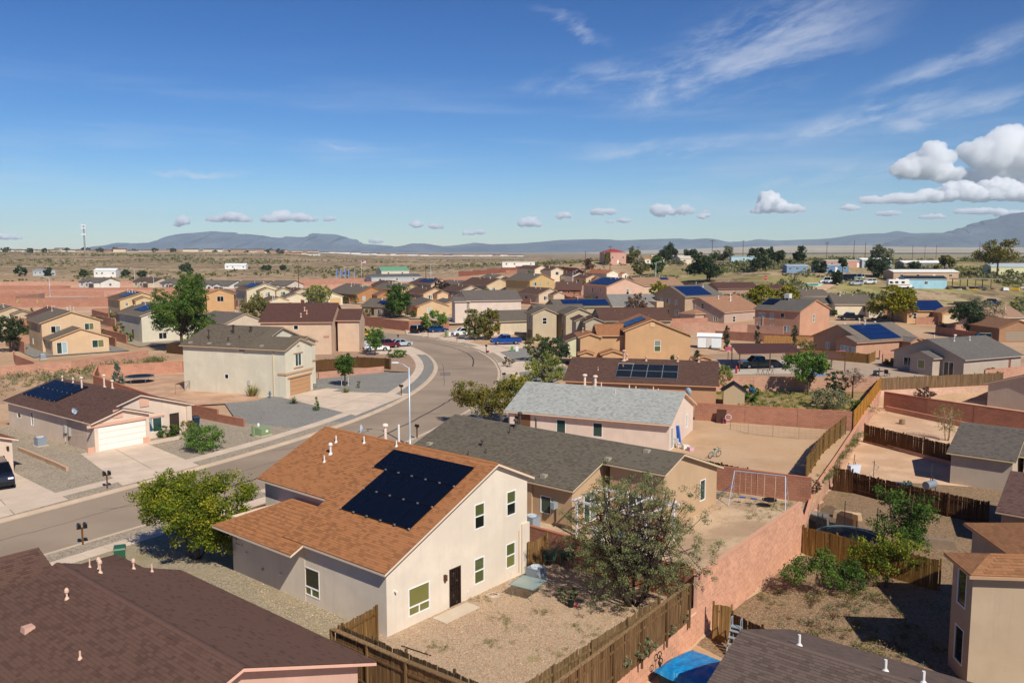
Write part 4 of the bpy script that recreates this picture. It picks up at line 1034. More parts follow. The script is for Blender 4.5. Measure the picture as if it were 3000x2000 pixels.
    for wx in (-LL*.31, LL*.31):
        for sg in (-1, 1):
            w = put('wheel', cached('tyre', tyre), root, (wx, sg*(hw-.10), .345)); w.rotation_euler = (math.pi/2 if sg < 0 else -math.pi/2, 0, 0)
            w.rotation_euler = (-sg*math.pi/2*-1, 0, 0); k = put('rim', cached('rim', rim), w); k.rotation_euler = (math.pi if False else 0, 0, 0)
    for sg in (-1, 1):
        put('headlight', cached(('hl', kind), lambda: MB().box(-.03,-.18,-.07,.03,.18,.07).mesh('headlight', [plain('#dfe6ea', .15)])), root, (LL/2-.02, sg*(hw-.28), .76 if kind == 'sedan' else .88))
        put('tail_light', cached(('tl', kind), lambda: MB().box(-.03,-.1,-.13,.03,.1,.13).mesh('tail_light', [plain('#8a1410', .25)])), root, (-LL/2+.0, sg*(hw-.13), .8 if kind == 'sedan' else .95))
    return root
# ------------------------------------------------------------------ near houses
O1 = np.array([-5.86, 37.55]); U1 = np.array([math.sin(.6934), math.cos(.6934)]); V1 = np.array([-U1[1], U1[0]])
G1 = 90-math.degrees(.6934)
def W1(u, v): p = O1+U1*u+V1*v; return float(p[0]), float(p[1])
ORANGE, BROWN, GREY, TAN, LGREY, DGREY = '#a96d40', '#664a3f', '#6f6355', '#9a7155', '#aaaaa4', '#6b6055'
# the two-storey pink house with the orange-brown saltbox roof
h = House('house', 'pale pink two-storey stucco house with orange-brown saltbox roof and big black solar array', *W1(0,0), G1, 0, '#e0cdb8', ORANGE, '#dcc6ae')
A = h.blk(-.33, 10.82, -.28, 7.7, 3.23, 'y', .448, .7238, ov=.33, rk=.28, wins=[('y-',.200,1.17,1.44,1.42,'p','yyy'),('y-',.441,.97,.86,2.05,'d','#33231c'),('y-',.6215,4.22,.8,1.36,'v','bg'),('y-',.868,4.30,.8,1.38,'v','bg'),('y-',.617,1.28,.8,1.4,'v','gg'),('y-',.863,1.37,.8,1.4,'v','yg'),('x-',.224,1.15,1.4,1.5,'p','bgg')])
B = h.blk(2.6, 10.82, 7.71, 14.4, 4.537, 'y', .448, .6253, ov=.4, rk=.3)
Gg = h.blk(-1.08, 5.1, 5.92, 13.2, 2.86, 'y', .448, .5, hip='+', ov=1.06, rk=.3)
h.tabs(A, '-', [(-.28,7.7,.14,8.07)], ORANGE, singles=300, seed=2, var=.16); h.tabs(B, '-', [(7.71,14.4,.14,5.14)], ORANGE, seed=3, var=.16)
h.tabs(Gg, '-', [(5.92,7.68,2.40,3.08)]+[(7.72,10.1+k*.22,.14+k*.22,.14+(k+1)*.22) for k in range(13)], ORANGE, seed=4, var=.16)
h.tabs(A, '+', [(-.28,7.7,.14,3.08)], ORANGE, seed=5, var=.16); h.tabs(B, '+', [(7.71,14.4,.14,3.08)], ORANGE, seed=6, var=.16)
h.solar(A, '-', .72, .74, [(6,0),(5,0),(5,0)], 3)
for (x, y, b_, hh, r_, cp) in ((6.65,11.92,B,.42,.045,0),(7.07,9.8,B,.42,.045,0),(5.67,11.22,B,.5,.06,1),(4.99,10.95,B,.4,.04,0),(7.35,7.25,A,.36,.04,0),(8.5,9.5,B,.85,.09,1),(8.5,8.3,B,1.15,.07,0)): h.pipe(b_, x, y, hh, r_, '#e2cdbb' if r_ > .07 else '#dcd8d2', cp)
h.dish(8.2, 11.6, 6.5, R(40), .85)
h.box('pilaster', '', 9.95,-.10,-.3,10.6,.02,2.9, stucco('#e0cdb8')); h.box('wall_lamp', '#5a3a2a', 3.78,-.16,1.55,3.92,-.0,1.85); h.box('camera_bracket', '#e8e4de', .45,-.2,2.05,.52,0,2.12); h.box('conduit', '#cbb3a0', 9.72,-.05,.2,9.77,-.0,2.6)
h.box('hose_bib', '#b9b0a4', -.14,9.9,.75,-.02,10.0,.88); h.box('vent_hood', '#e2d8cc', -.16,11.4,1.3,-.02,11.55,1.42); h.box('vent_hood', '#e2d8cc', -.14,8.2,.9,-.02,8.34,1.02); h.box('outlet', '#ddd6cc', 5.52,-.03,.35,5.6,0,.48)
# brown-roofed pink house in the bottom left corner
h = House('house', 'pink stucco house with large dark brown shingle roof in bottom left corner', *W1(-10.95,-5.3), G1, 0, '#d3a08a', BROWN, '#d9a994')
A2 = h.blk(-5.55,5.55,-.2,14.0,2.7,'y',.36, ov=.5, rk=.5); B2 = h.blk(-5.5,4.6,13.2,18.6,2.68,'y',.36,hip='+',ov=.45,wins=[('y+',.5,1.1,4.6,2.2,'g','#d9c6b6')])
C2 = h.blk(-14,.3,11.6,21.8,2.7,'x',.385); h.tabs(C2,'-',[(-14,.3,.14,5.1)],BROWN,seed=15)
h.tabs(A2, '+', [(-.2,14.0,.14,5.55)], BROWN, seed=11); h.tabs(A2, '-', [(-.2,14.0,.14,5.55)], BROWN, singles=300, seed=12)
h.tabs(B2, '+', [(14.02,13.6+k*.22,.14+k*.22,.14+(k+1)*.22) for k in range(3,22)], BROWN, seed=13); h.tabs(B2, '-', [(14.02,13.6+k*.22,.14+k*.22,.14+(k+1)*.22) for k in range(3,22)], BROWN, seed=14)
for x, y, hh, r_, cp in ((1.1,13.4,.40,.03,0),(1.35,13.1,.36,.042,1),(1.1,12.4,.40,.045,1),(3.1,13.6,.30,.04,1),(3.75,13.2,.38,.035,0),(-3.2,3.6,.6,.045,0),(-1.0,10.6,.26,.04,1),(-2.4,6.2,.3,.035,0)): h.pipe(A2, x, y, hh, r_, '#d9b39c', cp)
h.boxvent(A2, -2.6, 10.2, '#b08a78'); h.box('soffit_vent', '#c79a84', 1.5,.28,2.6,2.6,.32,2.75)
# tan house with grey-brown roof
ox, oy = 17.5, 1.85
h = House('house', 'tan stucco house with long grey-brown shingle roof behind the solar house', *W1(ox,oy), G1, 0, '#c39c72', '#6f6557', '#c9b596')
A3 = h.blk(0,11.8,0,16.0,2.75,'y',.35, ov=.4, rk=.35, wins=[('y-',.19,1.05,1.5,2.05,'s','tl'),('x-',.86,1.25,.9,1.2,'o','t')])
B3 = h.blk(3.4,11.8,-4.75,.02,3.925,'y',.35,.298, ov=.4, rk=.35, wins=[('y-',.72,1.55,.8,1.5,'o','t'),('x-',.5,1.5,1.2,1.2,'h','t')])
h.tabs(A3,'-',[(0,16.0,.14,5.9)],'#6f6557', singles=0, seed=21); h.tabs(B3,'-',[(-4.75,-.0,.14,2.5)],'#6f6557',seed=22); h.tabs(A3,'+',[(0,16.0,.14,5.9)],'#6f6557', seed=23)
for x,y,b_ in ((1.6,14.6,A3),(.75,2.9,A3),(3.8,-.15,B3),(5.4,-2.2,B3)): h.boxvent(b_,x,y,'#8a8070')
for x,y,hh,r_,cp in ((5.5,9.3,.5,.08,1),(4.7,9.2,.45,.05,0),(2.6,10.1,.35,.06,1),(1.9,9.1,.35,.04,0),(1.3,10.3,.35,.04,0),(6.4,9.6,.9,.09,1),(6.6,8.2,.7,.06,1)): h.pipe(A3,x,y,hh,r_,'#4a443c',cp)
h.box('meter_box','#8a9298', -.02,1.5,1.2,.40-.0,1.8,1.65); h.box('downpipe','#c39c72',.32,5.1,0,.40,5.2,2.6); h.box('pilaster','',.28,3.6,-.2,.42,4.0,2.6, stucco('#c39c72'))
h.box('conduit','#3a3632',.34,1.62,.3,.40,1.67,1.2)
# white-grey roof
h = House('house', 'pale pink stucco house with light grey shingle roof', 9.0, 81.8, 156.1, 0, '#dfc4b2', LGREY, '#e0bfa3')
A4 = h.blk(-8.2,8.2,-5.67,5.67,2.6,'x',.365, ov=.45, rk=.3, wins=[('y+',.345,1.45,.95,1.35,'o','t'),('y+',.575,1.45,.95,1.35,'o','t'),('y+',.06,1.05,1.1,2.1,'d','#4a3422'),('x-',.12,1.02,1.0,2.0,'s','dt'),('x-',.72,1.45,.9,1.3,'h','dl')])
h.tabs(A4,'+',[(-8.2,8.2,.14,5.67)],LGREY,seed=31)
for x,y,hh,r_,cp in ((2.0,-.3,1.0,.12,1),(.9,-.3,.95,.12,1),(.3,-.4,.5,.06,0),(-2.6,-.3,.4,.06,0),(-3.2,-.5,.35,.06,0),(-5.0,-.3,.4,.05,0),(-5.4,-.6,.3,.05,0),(-1.6,1.0,.3,.03,0),(1.2,-.9,.5,.14,1)): h.pipe(A4,x,y,hh,r_,'#e0c3ad',cp)
h.dish(-8.3,-1.2,4.1,R(150),.95); h.box('porch_post','',7.2,5.0,-.3,7.7,5.4,2.5, stucco('#dfc4b2')); h.box('porch_recess','#6b4a30',5.6,5.15,.0,6.9,5.25,2.4)
# brown roof with four framed solar panels
h = House('house', 'orange-tan stucco house with dark brown roof and framed solar panels', 16.3, 102.4, 166.4, 0, '#c58a5e', BROWN, '#c9946c')
A5 = h.blk(-9.0,9.0,-6.7,6.7,2.75,'x',.30, wins=[('y+',.53,1.6,1.0,1.1,'o','l'),('y+',.2,1.5,1.2,1.2,'h','t')])
h.tabs(A5,'+',[(-9,9,.14,6.7)],BROWN,w=.32,h=.16,seed=41)
h.solar(A5,'+',-4.3,1.75,4,2,1.80,1.9,'#0a0d14','#48525f',.007,'#c4c8cc')
for x,y,hh,r_,cp in ((2.4,.6,1.1,.13,1),(2.1,.3,.5,.1,1),(-.3,.5,.4,.08,1),(-4.1,.4,.45,.08,1),(-6.6,.4,.4,.08,1),(5.2,3.6,.4,.04,0),(2.3,2.6,.35,.05,0)): h.pipe(A5,x,y,hh,r_,'#c9a08a',cp)
MB().tube([(2.9,2.2,h.rz_(A5,2.9,2.2)+.12),(2.9,1.75,h.rz_(A5,2.9,1.75)+.12),(1.0,1.75,h.rz_(A5,1.0,1.75)+.12)],.03,5).build('conduit',[plain('#cfc4b8',.5)],h.root)
# pink house with solar roof and white garage door, across the street
h = House('house', 'pink stucco house with brown roof, black solar panels and white double garage door', -41.9, 83.57, 142.2, 0, '#dcbfa8', '#64483f', '#e0c3ac')
A6 = h.blk(-8.4,8.9,-5.5,5.5,2.75,'x',.31, ov=.4, wins=[('x-',.62,1.25,1.9,1.4,'h','ct'),('x-',.84,1.05,1.0,2.1,'d','#3d2f28'),('y+',.33,1.5,.55,1.4,'v','ld'),('y+',.15,1.5,.9,.6,'o','b')])
B6 = h.blk(-9.9,-4.0,-.45,5.48,2.74,'x',.31, ov=.38, rk=.3, wins=[('x-',.5,1.12,4.5,2.2,'g','#efe2d6')])
h.tabs(A6,'+',[(-8.4,8.9,.14,5.5)],'#64483f',w=.32,h=.16,seed=51); h.tabs(B6,'+',[(-9.9,-8.3,.14,2.96)],'#64483f',w=.32,h=.16,seed=52); h.tabs(B6,'-',[(-9.9,-8.5,.14,2.96)],'#64483f',w=.32,h=.16,seed=54); h.tabs(A6,'-',[(-8.4,8.9,.14,5.5)],'#64483f',w=.32,h=.16,seed=53)
h.solar(A6,'+',.6,.55,7,2,1.05,1.75,'#0a1020')
for x,y,hh,r_,cp in ((7.0,.3,.35,.05,1),(4.6,.3,.35,.05,1),(1.2,1.0,1.05,.085,1),(-1.0,-.2,1.1,.08,1),(-.6,-1.2,.7,.08,1)): h.pipe(A6,x,y,hh,r_,'#dcc0ac',cp)
h.dish(-5.6,5.0,2.9,R(20),.8)
h.box('trim','#d2a58d',-9.68,.25,2.28,-9.58,5.75,2.55); h.box('gable_vent','#d2a58d',-9.66,2.45,2.85,-9.58,3.35,3.6); h.box('gable_vent','#d2a58d',-8.18,-.9,3.2,-8.08,0,4.0); h.box('trim','#d2a58d',-8.2,-2.4,2.0,-8.08,-.35,2.18)
h.box('trim','#cf9f86',-9.72,5.2,.0,-9.58,5.8,.55); h.box('trim','#cf9f86',-9.72,.05,.0,-9.58,.6,.55); h.box('meter_box','#a9a59e',-4.4,5.1,1.1,-4.0,5.35,1.8); h.box('meter_box','#9c988f',-5.1,5.1,.9,-4.8,5.32,1.7); h.box('porch_post','',-8.3,-5.25,-.2,-7.8,-4.75,2.6,stucco('#dcbfa8'))
MB().tube([(-4.0,5.18,.2),(-4.0,5.18,1.2)],.05,6).build('conduit',[plain('#b9b0a4',.5)],h.root)
# neighbour with the garage at the left edge
h = House('house', 'pink stucco garage end of a house at left edge beside the driveway', -49.8, 68.2, 142.2, 0, '#e0bfa6', '#8f5a3c', '#e3c3ab')
h.blk(-8,8,-5,5,2.7,'x',.33, wins=[('x-',.62,1.12,4.6,2.2,'g','#efe2d6')]); h.box('lamp','#2a2522',-7.85,-4.3,1.9,-7.7,-4.15,2.2)
# cream two-storey house
h = House('house', 'cream two-storey stucco house with grey-brown roof and tan garage door', -35.45, 110.94, 160.1, 0, '#d6cab0', '#6f6253', '#c2a584')
A7 = h.blk(-5.9,5.9,-6.0,6.0,5.95,'x',.36, wins=[('y+',.60,2.15,.62,.62,'o','d'),('y+',.82,5.55,1.1,.28,'o','d')])
B7 = h.blk(-10.3,-4.2,-.7,6.02,5.93,'x',.36, rk=.3, wins=[('x-',.47,4.35,1.35,1.6,'h','tt'),('x-',.53,1.1,4.6,2.2,'g','#b98f68'),('y+',.25,5.55,.9,.0001,'o','d')][:2])
C7 = h.blk(-8.2,-4.0,-4.6,.2,5.91,'x',.36, rk=.3, wins=[('x-',.55,4.55,.75,1.6,'v','tt'),('x-',.5,1.55,.75,1.6,'v','tt')])
h.tabs(A7,'+',[(-4.2,5.9,.14,6.0)],'#6f6253',w=.34,h=.17,seed=61); h.tabs(B7,'+',[(-10.3,-4.2,.14,3.36)],'#6f6253',w=.34,h=.17,seed=62)
for z0,z1 in ((2.75,3.0),): h.box('trim','#c09c78',-10.12,-.45,z0,-9.98,5.75,z1); h.box('trim','#c09c78',-10.0,5.6,z0,-8.9,5.72,z1)
h.box('trim','#c09c78',-10.12,.0,2.25,-9.98,5.3,2.45); h.box('trim','#c09c78',-10.1,1.9,5.2,-9.98,3.9,5.32); h.box('trim','#c09c78',-10.12,1.9,3.38,-9.98,3.9,3.5); h.box('trim','#c09c78',-10.1,2.6,6.1,-9.98,3.1,6.25)
h.box('trim','#c09c78',-8.02,-4.3,3.3,-7.9,-.6,3.5); h.box('trim','#c09c78',-8.02,-3.0,3.62,-7.9,-2.0,3.72); h.box('downpipe','#c9b896',-8.3,5.62,0,-8.2,5.72,5.7); h.box('meter_box','#b9b4a6',-4.8,5.58,1.2,-4.4,5.75,1.9)
for x,y,hh,r_,cp in ((2.6,4.2,1.1,.07,1),(.3,2.2,.9,.12,1),(-2.0,1.6,.5,.1,1),(-1.6,3.4,.3,.05,0),(-.6,4.4,.35,.05,1)): h.pipe(A7,x,y,hh,r_,'#3a342f',cp)
for x in (4.6,1.6,-1.4): h.boxvent(A7,x,5.3,'#8a7e70')
h.boxvent(B7,-6.4,5.3,'#8a7e70')
# brown-roofed two-storey house behind it
h = House('house', 'peach two-storey stucco house with wide plain brown roof behind the cream house', -38.0, 152.6, 183, 0, '#d2ac8c', '#5f4038', '#cfa184')
A8 = h.blk(-6.3,6.5,-7.6,7.6,5.7,'x',.38, wins=[('y+',.50,4.75,.8,.8,'o','d')]); B8 = h.blk(-10.6,-6.2,-5.6,3.6,5.65,'x',.38)
h.tabs(A8,'+',[(-6.3,6.5,.14,7.6)],'#5f4038',w=.36,h=.2,seed=71)
for x,y in ((-1.3,4.4),(-.7,3.2),(-.5,5.6)): h.pipe(A8,x,y,.45,.08,'#cfa58c',1)
h.box('trim','#b98a68',-5.6,7.15,3.0,-4.7,7.3,3.3)
# houses at the right edge, on the lower level
h = House('house', 'dark brown shingle roof of a house at the bottom edge beside the blue tarpaulin', 9.35, 31.7, G1, LOW, '#b89a80', '#6a5850', '#c9b09a')
A9 = h.blk(-5.2,5.2,-13,.3,2.65,'y',.36); h.tabs(A9,'-',[(-13,.3,.14,5.2)],'#6a5850',singles=300,seed=81); h.tabs(A9,'+',[(-13,.3,.14,5.2)],'#6a5850',seed=82)
for x,y in ((.4,-1.9),(.6,-5.0),(.5,-6.3),(.4,-7.9)): h.pipe(A9,x,y,.45,.06,'#dcd6ce',0)
h = House('house', 'tall beige stucco house with orange-brown hip roof filling the right edge', 20.7, 35.9, -5, LOW, '#b99c7c', '#9c6a44', '#c0926c')
A10 = h.blk(-.5,12,-.5,2.3,5.35,'x',.36,hip='-',wins=[('x-',.5,4.2,.9,1.7,'o','b'),('x-',.5,1.5,.9,1.7,'o','b')]); B10 = h.blk(2.6,14,1.6,7.4,5.2,'x',.36,hip='-')
h.tabs(A10,'-',[(1.1-k*.2,12,.1+k*.2,.1+(k+1)*.2) for k in range(6)],'#9c6a44',seed=91); h.tabs(A10,'+',[(1.1-k*.2,12,.1+k*.2,.1+(k+1)*.2) for k in range(6)],'#9c6a44',seed=92); h.tabs(B10,'-',[(5.7-k*.25,14,.1+k*.25,.1+(k+1)*.25) for k in range(12)],'#9c6a44',seed=95)
h.pipe(B10,6.4,3.6,.4,.05,'#5a4a40'); h.box('gutter','#a9886a',-.56,-.56,5.18,12,-.5,5.3)
h = House('house', 'beige stucco house with grey-brown L-shaped roof at right edge by the bare yard', 37.0, 69.0, G1, LOW, '#bba58f', '#6e645c', '#cdb98f')
A11 = h.blk(-.4,9.6,-4.8,.3,2.7,'y',.36); B11 = h.blk(2.2,11,-12,-4.6,2.68,'y',.36); h.tabs(A11,'-',[(-4.8,.3,.14,5.0)],'#6e645c',seed=93)
h = House('house', 'house with grey-brown roof cut by the right edge beyond the red block wall', 66.8, 104.6, 38, LOW, '#c0a994', '#6b625c', '#cdb9a0')
h.blk(-5.5,9,-4.4,4.4,2.9,'x',.34)
h = House('house', 'dark reddish shingle roof corner between the right-edge houses', 37.2, 55.0, G1, LOW, '#a98a74', '#6a4f48', '#b59a84')
A12 = h.blk(-4.6,5,-5,3.2,2.5,'y',.36); h.tabs(A12,'-',[(-5,3.2,.14,4.8)],'#6a4f48',seed=94)
# ------------------------------------------------------------------ the neighbourhood behind
# label, x, y, yaw, length, width, eave, rise, ground z, wall, roof, windows, solar (side, start, from ridge, cols, rows), extra wings
CREAM, PEACH, PINKW, OCHRE, BEIGE, ORG, OLIVE, ROSE = '#d9c6a4', '#d6ad80', '#d3b39c', '#cda468', '#cbb092', '#c98b50', '#b0a07c', '#c48f70'
V2 = lambda f, s, z, g='t': (f, s, z, .85, 1.35, 'v', g)
SL = lambda f, s, z, g='tl': (f, s, z, 1.6, 1.25, 'h', g)
MID = [
 ('tan two-storey house with grey roof beside the vacant lot', -84.2,156.7,130.5,11.7,10.6,5.2,1.88,0,PEACH,GREY,[SL('x-',.23,3.9,'dl'),SL('x-',.80,4.1,'ty'),('y+',.3,1.3,.7,1.2,'o','l'),('y+',.75,4.2,.8,1.0,'o','d')],None,[(-11.6,-5.4,-5.1,4.9,2.6,'x',.36,[('x-',.16,1.05,1.7,2.05,'s','tc'),('x-',.80,1.4,2.0,1.4,'h','ty'),('y+',.4,1.5,1.2,.9,'h','d')])]),
 ('low brown-roofed house behind the tan two-storey house', -108,197,131,14,10,2.7,2,0,PEACH,'#64463c',[],None,[]),
 ('cream two-storey house with blue solar panels left of the tall tree', -74.0,174.7,131,15,12.2,5.2,1.93,0,'#cfc3aa',GREY,[SL('x-',.32,3.9,'tl'),SL('x-',.8,3.9,'tt'),('y+',.6,1.1,.9,2.0,'d','#5a1f24'),('x-',.35,1.0,1.6,1.3,'h','d')],('+',-4.0,.9,6,2),[]),
 ('tan two-storey house with stepped gables and blue solar panels', -103.4,229.7,128,13.9,12,5.2,1.88,0,'#d3ad78','#6a5344',[('x-',.15,3.9,.8,.9,'o','l'),SL('x-',.45,3.9,'lt'),('y+',.2,1.2,.8,1.4,'v','d'),('y+',.35,4,.9,1.2,'h','d')],('+',-6,.8,6,2),[(-9,-6,-2.6,2.6,5.1,'x',.36,[SL('x-',.5,4)]),(-8.2,-6,-7.2,-2.2,4.9,'x',.36,[SL('x-',.5,4,'lt')])]),
 ('tan house partly hidden at the left edge behind a round tree', -113,181.6,130,12,8,2.7,1.42,0,'#d0ab80',GREY,[SL('x-',.5,1.4)],None,[]),
 ('ochre two-storey house with white trim behind the tall tree', -88.7,255.3,105,10,8.6,5.2,1.49,0,'#cf9a5c',GREY,[('x-',.5,3.7,1.9,1.6,'h','d')],None,[(-3,8,4,10,4.9,'x',.35,[])]),
 ('cream two-storey house with stepped gables, solar panels on its left slope', -85.5,283,126,11.6,13,5.2,2.2,0,'#d6c19a','#6a5344',[('x-',.2,3.8,.8,.9,'o','l'),SL('x-',.5,3.6,'lt'),('y+',.3,1.2,.9,1.5,'v','d')],('+',-5.5,.9,8,2),[(-8.4,-5,-3,3,5.0,'x',.36,[SL('x-',.5,3.8,'lt')]),(-7.6,-5,-8.2,-2.8,4.8,'x',.36,[SL('x-',.5,3.8,'lt')])]),
 ('small cream house with white-edged gables below the street lamp', -74.4,262,128,8,7,2.7,1.2,.04,'#d6c19a','#6a5344',[],None,[]),
 ('low grey-brown roof with white vents in front of the olive tree', -62.6,184.7,140,12.6,10,2.7,1.9,0,'#cdb49a','#6c625a',[],None,[]),
 ('cream house with tan garage door right of the olive tree', -64.1,282,122,12,11,2.7,1.84,.28,'#d9c9a8',DGREY,[('x-',.75,1.1,3.8,2.1,'g','#c9a877'),('y+',.3,1.2,1.0,1.4,'v','d')],None,[(-2,10,5,13,2.6,'x',.34,[])]),
 ('orange stucco house with arched porch and grey roof', -55.2,297.3,132,20,13.2,2.7,2.49,.55,'#b5763c',DGREY,[('x-',.25,1.2,1.1,1.6,'v','c'),('x-',.55,1.0,1.3,2.0,'s','dd'),('y+',.5,1.3,1.0,1.4,'v','d')],None,[(-13,-9,-6.6,0,2.4,'x',.36,[])]),
 ('tan house with wide garage behind the conical tree', -44.1,322,133,18.8,10,2.7,1.96,1,'#cfa877',DGREY,[('x-',.6,1.1,4.6,2.1,'g','#bd9468'),('y+',.2,1.4,.9,1.4,'v','d')],None,[(-13,-8,-5,1,2.6,'x',.36,[])]),
 ('brown-roofed house with blue solar panels in the far middle rows', -34.6,357.4,130,17,11.9,2.7,2.07,1.6,'#cfb08a','#5f453a',[SL('x-',.5,1.4)],('+',-6,.8,9,2),[]),
 ('grey-roofed bungalow with a small solar panel left of the conical tree', -36.5,234.8,154,7.8,10,2.7,1.95,.15,'#a98f70',DGREY,[('y+',.5,1.1,.9,1.9,'d','#2a2622'),('y+',.2,1.3,1.2,1.2,'h','d'),('y+',.8,1.3,1.2,1.2,'h','d')],('+',-3.8,1.6,3,1),[]),
 ('tan gabled house with red outside stair right of the conical tree', -24.2,237.5,108,16,10,2.7,1.75,.2,'#d0a878',DGREY,[V2('x-',.38,1.5,'c')],None,[(-3,10,-10,-4,2.9,'x',.35,[])]),
 ('two-storey pinkish white house with grey roof and bay window', -5.9,214.5,14,14.5,12.6,5.4,2.3,.36,'#d6bfae','#6b615a',[('y-',.12,5.0,.9,.22,'o','l'),('y-',.36,5.0,.9,.22,'o','l'),('x-',.3,3.9,.9,1.5,'v','d')],None,[(-10.2,-6,-6.3,-1.0,5.3,'x',.36,[('x-',.55,3.9,1.5,1.7,'h','d')])]),
 ('brown-roofed tan house with pale gable in the middle distance', -10.1,325,128,18.3,13,4.2,2.5,1,'#d6b488','#5f453a',[SL('x-',.25,2.6,'ct'),SL('x-',.78,2.6,'ct'),('y+',.4,1.5,1.4,1.2,'h','d')],None,[]),
 ('small tan house with twin gables far back in the middle', -29.7,355.7,125,10.7,7.6,2.7,1.45,1.7,'#d3b890','#5f453a',[SL('x-',.5,1.4)],None,[(-9,-5,-7.5,-2,2.5,'x',.36,[('x-',.5,1.0,3.4,2.0,'g','#b08e6c')])]),
 ('tall ochre two-storey house with grey roof and three small upper windows', 6.6,311.6,126,15.5,12,5.2,2.4,2.1,'#cb9f58',DGREY,[SL('x-',.2,4.0,'lt'),V2('x-',.42,4.0,'l'),V2('x-',.75,4.1,'l'),V2('x-',.18,1.3,'l'),('x-',.4,1.0,1.0,2.0,'d','#b9b4a4'),SL('x-',.76,1.4,'lt')],None,[]),
 ('narrow cream two-storey house with one gable window far back', 19.3,403,115,10.6,7.4,5.2,1.41,3.6,'#dcc3a4','#5f453a',[('x-',.5,3.8,1.6,1.5,'h','d')],None,[]),
 ('brown-roofed cream house at the end of the far rows', 10.9,449,122,17.9,9.2,2.7,1.9,5.8,'#dcc3a4','#5f453a',[SL('x-',.5,1.4)],None,[]),
 ('white-gabled house with grey garage behind the far street lamp', 28.4,397,118,13,8,2.7,1.64,3.6,'#e0d3bc','#54423a',[('x-',.5,1.1,4.4,2.0,'g','#e4ddd0')],None,[(-9,-6,-7.5,-3,2.5,'x',.36,[])]),
 ('house with bright orange roof and white gables', 43.7,406,120,17.8,8.2,2.7,1.62,4.6,'#e2d2b8','#a8623c',[('x-',.5,1.1,4.0,2.0,'g','#e4ddd0')],None,[(-11.5,-8,-8,-3,2.4,'x',.36,[V2('x-',.5,1.3,'d')])]),
 ('rosy two-storey house with blue solar panels over its left slope', 31.4,260,112,15.9,13.6,5.2,2.5,2.2,'#d3a48a','#7d5c4c',[('x-',.56,3.6,.95,1.6,'v','dl'),V2('y+',.75,3.8,'d'),V2('y+',.4,3.8,'d'),('y+',.6,1.0,1.0,2,'d','#3a2e2a')],('+',-7.2,.7,12,3),[]),
 ('long brown roof over a red-brown wall left of the rosy solar house', 19.7,291,176,9.2,12.1,2.7,2.5,2.2,'#8f5238','#64463c',[('y+',.5,1.4,.9,1.5,'v','d'),('y+',.2,1.2,.8,1.9,'d','#d8d0c4')],None,[]),
 ('two-storey olive house with long row of black panels', 14.6,188,13,12.6,8.8,5.4,1.48,.4,OLIVE,DGREY,[],('-',-4.0,.5,10,2),[]),
 ('low grey-roofed house beside the bare reddish tree', 31.2,220.6,8,13,13,2.7,2.8,1.2,'#c4b29a','#86807a',[],None,[]),
 ('brown two-storey house with balcony and large solar array', 45.6,216.4,28.6,12.9,12.8,5.4,2.65,1.2,'#b79676','#6f6861',[V2('x-',.24,4.0,'c'),SL('x-',.46,4.0,'tc'),V2('x-',.72,3.9,'c'),('x-',.75,1.3,1.5,1.4,'h','cl'),('x-',.45,1.0,1.5,2,'s','dd')],('-',-5.4,.8,8,3),[]),
 ('peach house with low grey roofs behind the yellow trees', 89.5,222.7,356,10,10.3,2.7,2.3,1.5,'#dcc9aa',DGREY,[V2('y-',.8,1.4,'d')],None,[(-12,-3,-2,7,2.6,'x',.36,[]),(2.5,6.5,-8.2,-4,2.5,'y',.36,[])]),
 ('grey-roofed house on the slope below the parked cars', 86.5,244.5,11.6,9.5,9.6,2.7,1.75,2.4,'#cbb59a',DGREY,[],None,[]),
 ('salmon house with black solar array and small porch gable', 63.0,148.6,25,13.5,12.2,2.7,2.5,0,'#c08a68','#7a6d62',[('x-',.30,1.3,.9,1.2,'h','c')],('-',-4.6,.6,7,3),[(-8.6,-4,-6.2,-1.0,2.7,'x',.36,[('x-',.42,1.2,1.6,1.5,'h','cc'),('x-',.8,1.0,1.4,1.8,'h','lc')]),(2,5.4,-8.0,-3,2.5,'y',.42,[])]),
 ('grey-beige house with grey roof and sliding door above the plank fence', 67.2,125.6,25,13,12.7,2.7,2.4,0,'#b59f8c','#6b6560',[('x-',.22,1.35,1.6,1.3,'h','dd'),('x-',.80,1.05,1.6,2.1,'s','dd'),('y-',.8,1.1,.5,2.2,'d','#8a5a44')],None,[(-8.4,-5,-2.8,1.8,2.6,'x',.36,[('x-',.5,1.5,1.2,1.3,'o','y')])]),
 ('orange-tan house with blue panels behind the yellow tree', 100.5,207.8,2,10,11,2.7,2.4,.9,'#cf9c66','#9d7558',[V2('y-',.2,1.4,'d')],('-',-2.4,.6,7,3),[(1,7,-10,-5,2.5,'y',.36,[('y-',.5,1.0,4.6,2.0,'g','#d9c2a0')])]),
 ('tan-roofed house with cream porch behind the dark juniper', 110.5,192.4,14,10,10,2.7,2.3,.4,'#dfc5a4','#a07c64',[('y-',.75,1.2,1.2,1.5,'h','c')],None,[]),
 ('brown garage gable at the right edge above the green jeep', 101,171.5,96,10,9,2.7,1.6,0,'#a2734e','#8a6248',[('x-',.5,1.05,5.2,2.0,'g','#93826f')],None,[]),
 ('dark brown roofs crowded below the green hillside', 69.9,266,11,14.1,9.6,2.7,1.73,3.7,'#b58a70','#5a3d36',[],None,[(6,16,-9,-2,2.6,'x',.34,[])]),
 ('wide tan-roofed house behind the yellow bush', 48.7,290,20,17.3,13,2.7,2.6,3.7,'#cfae8c','#a07a5e',[],('-',2,.6,3,1),[]),
]
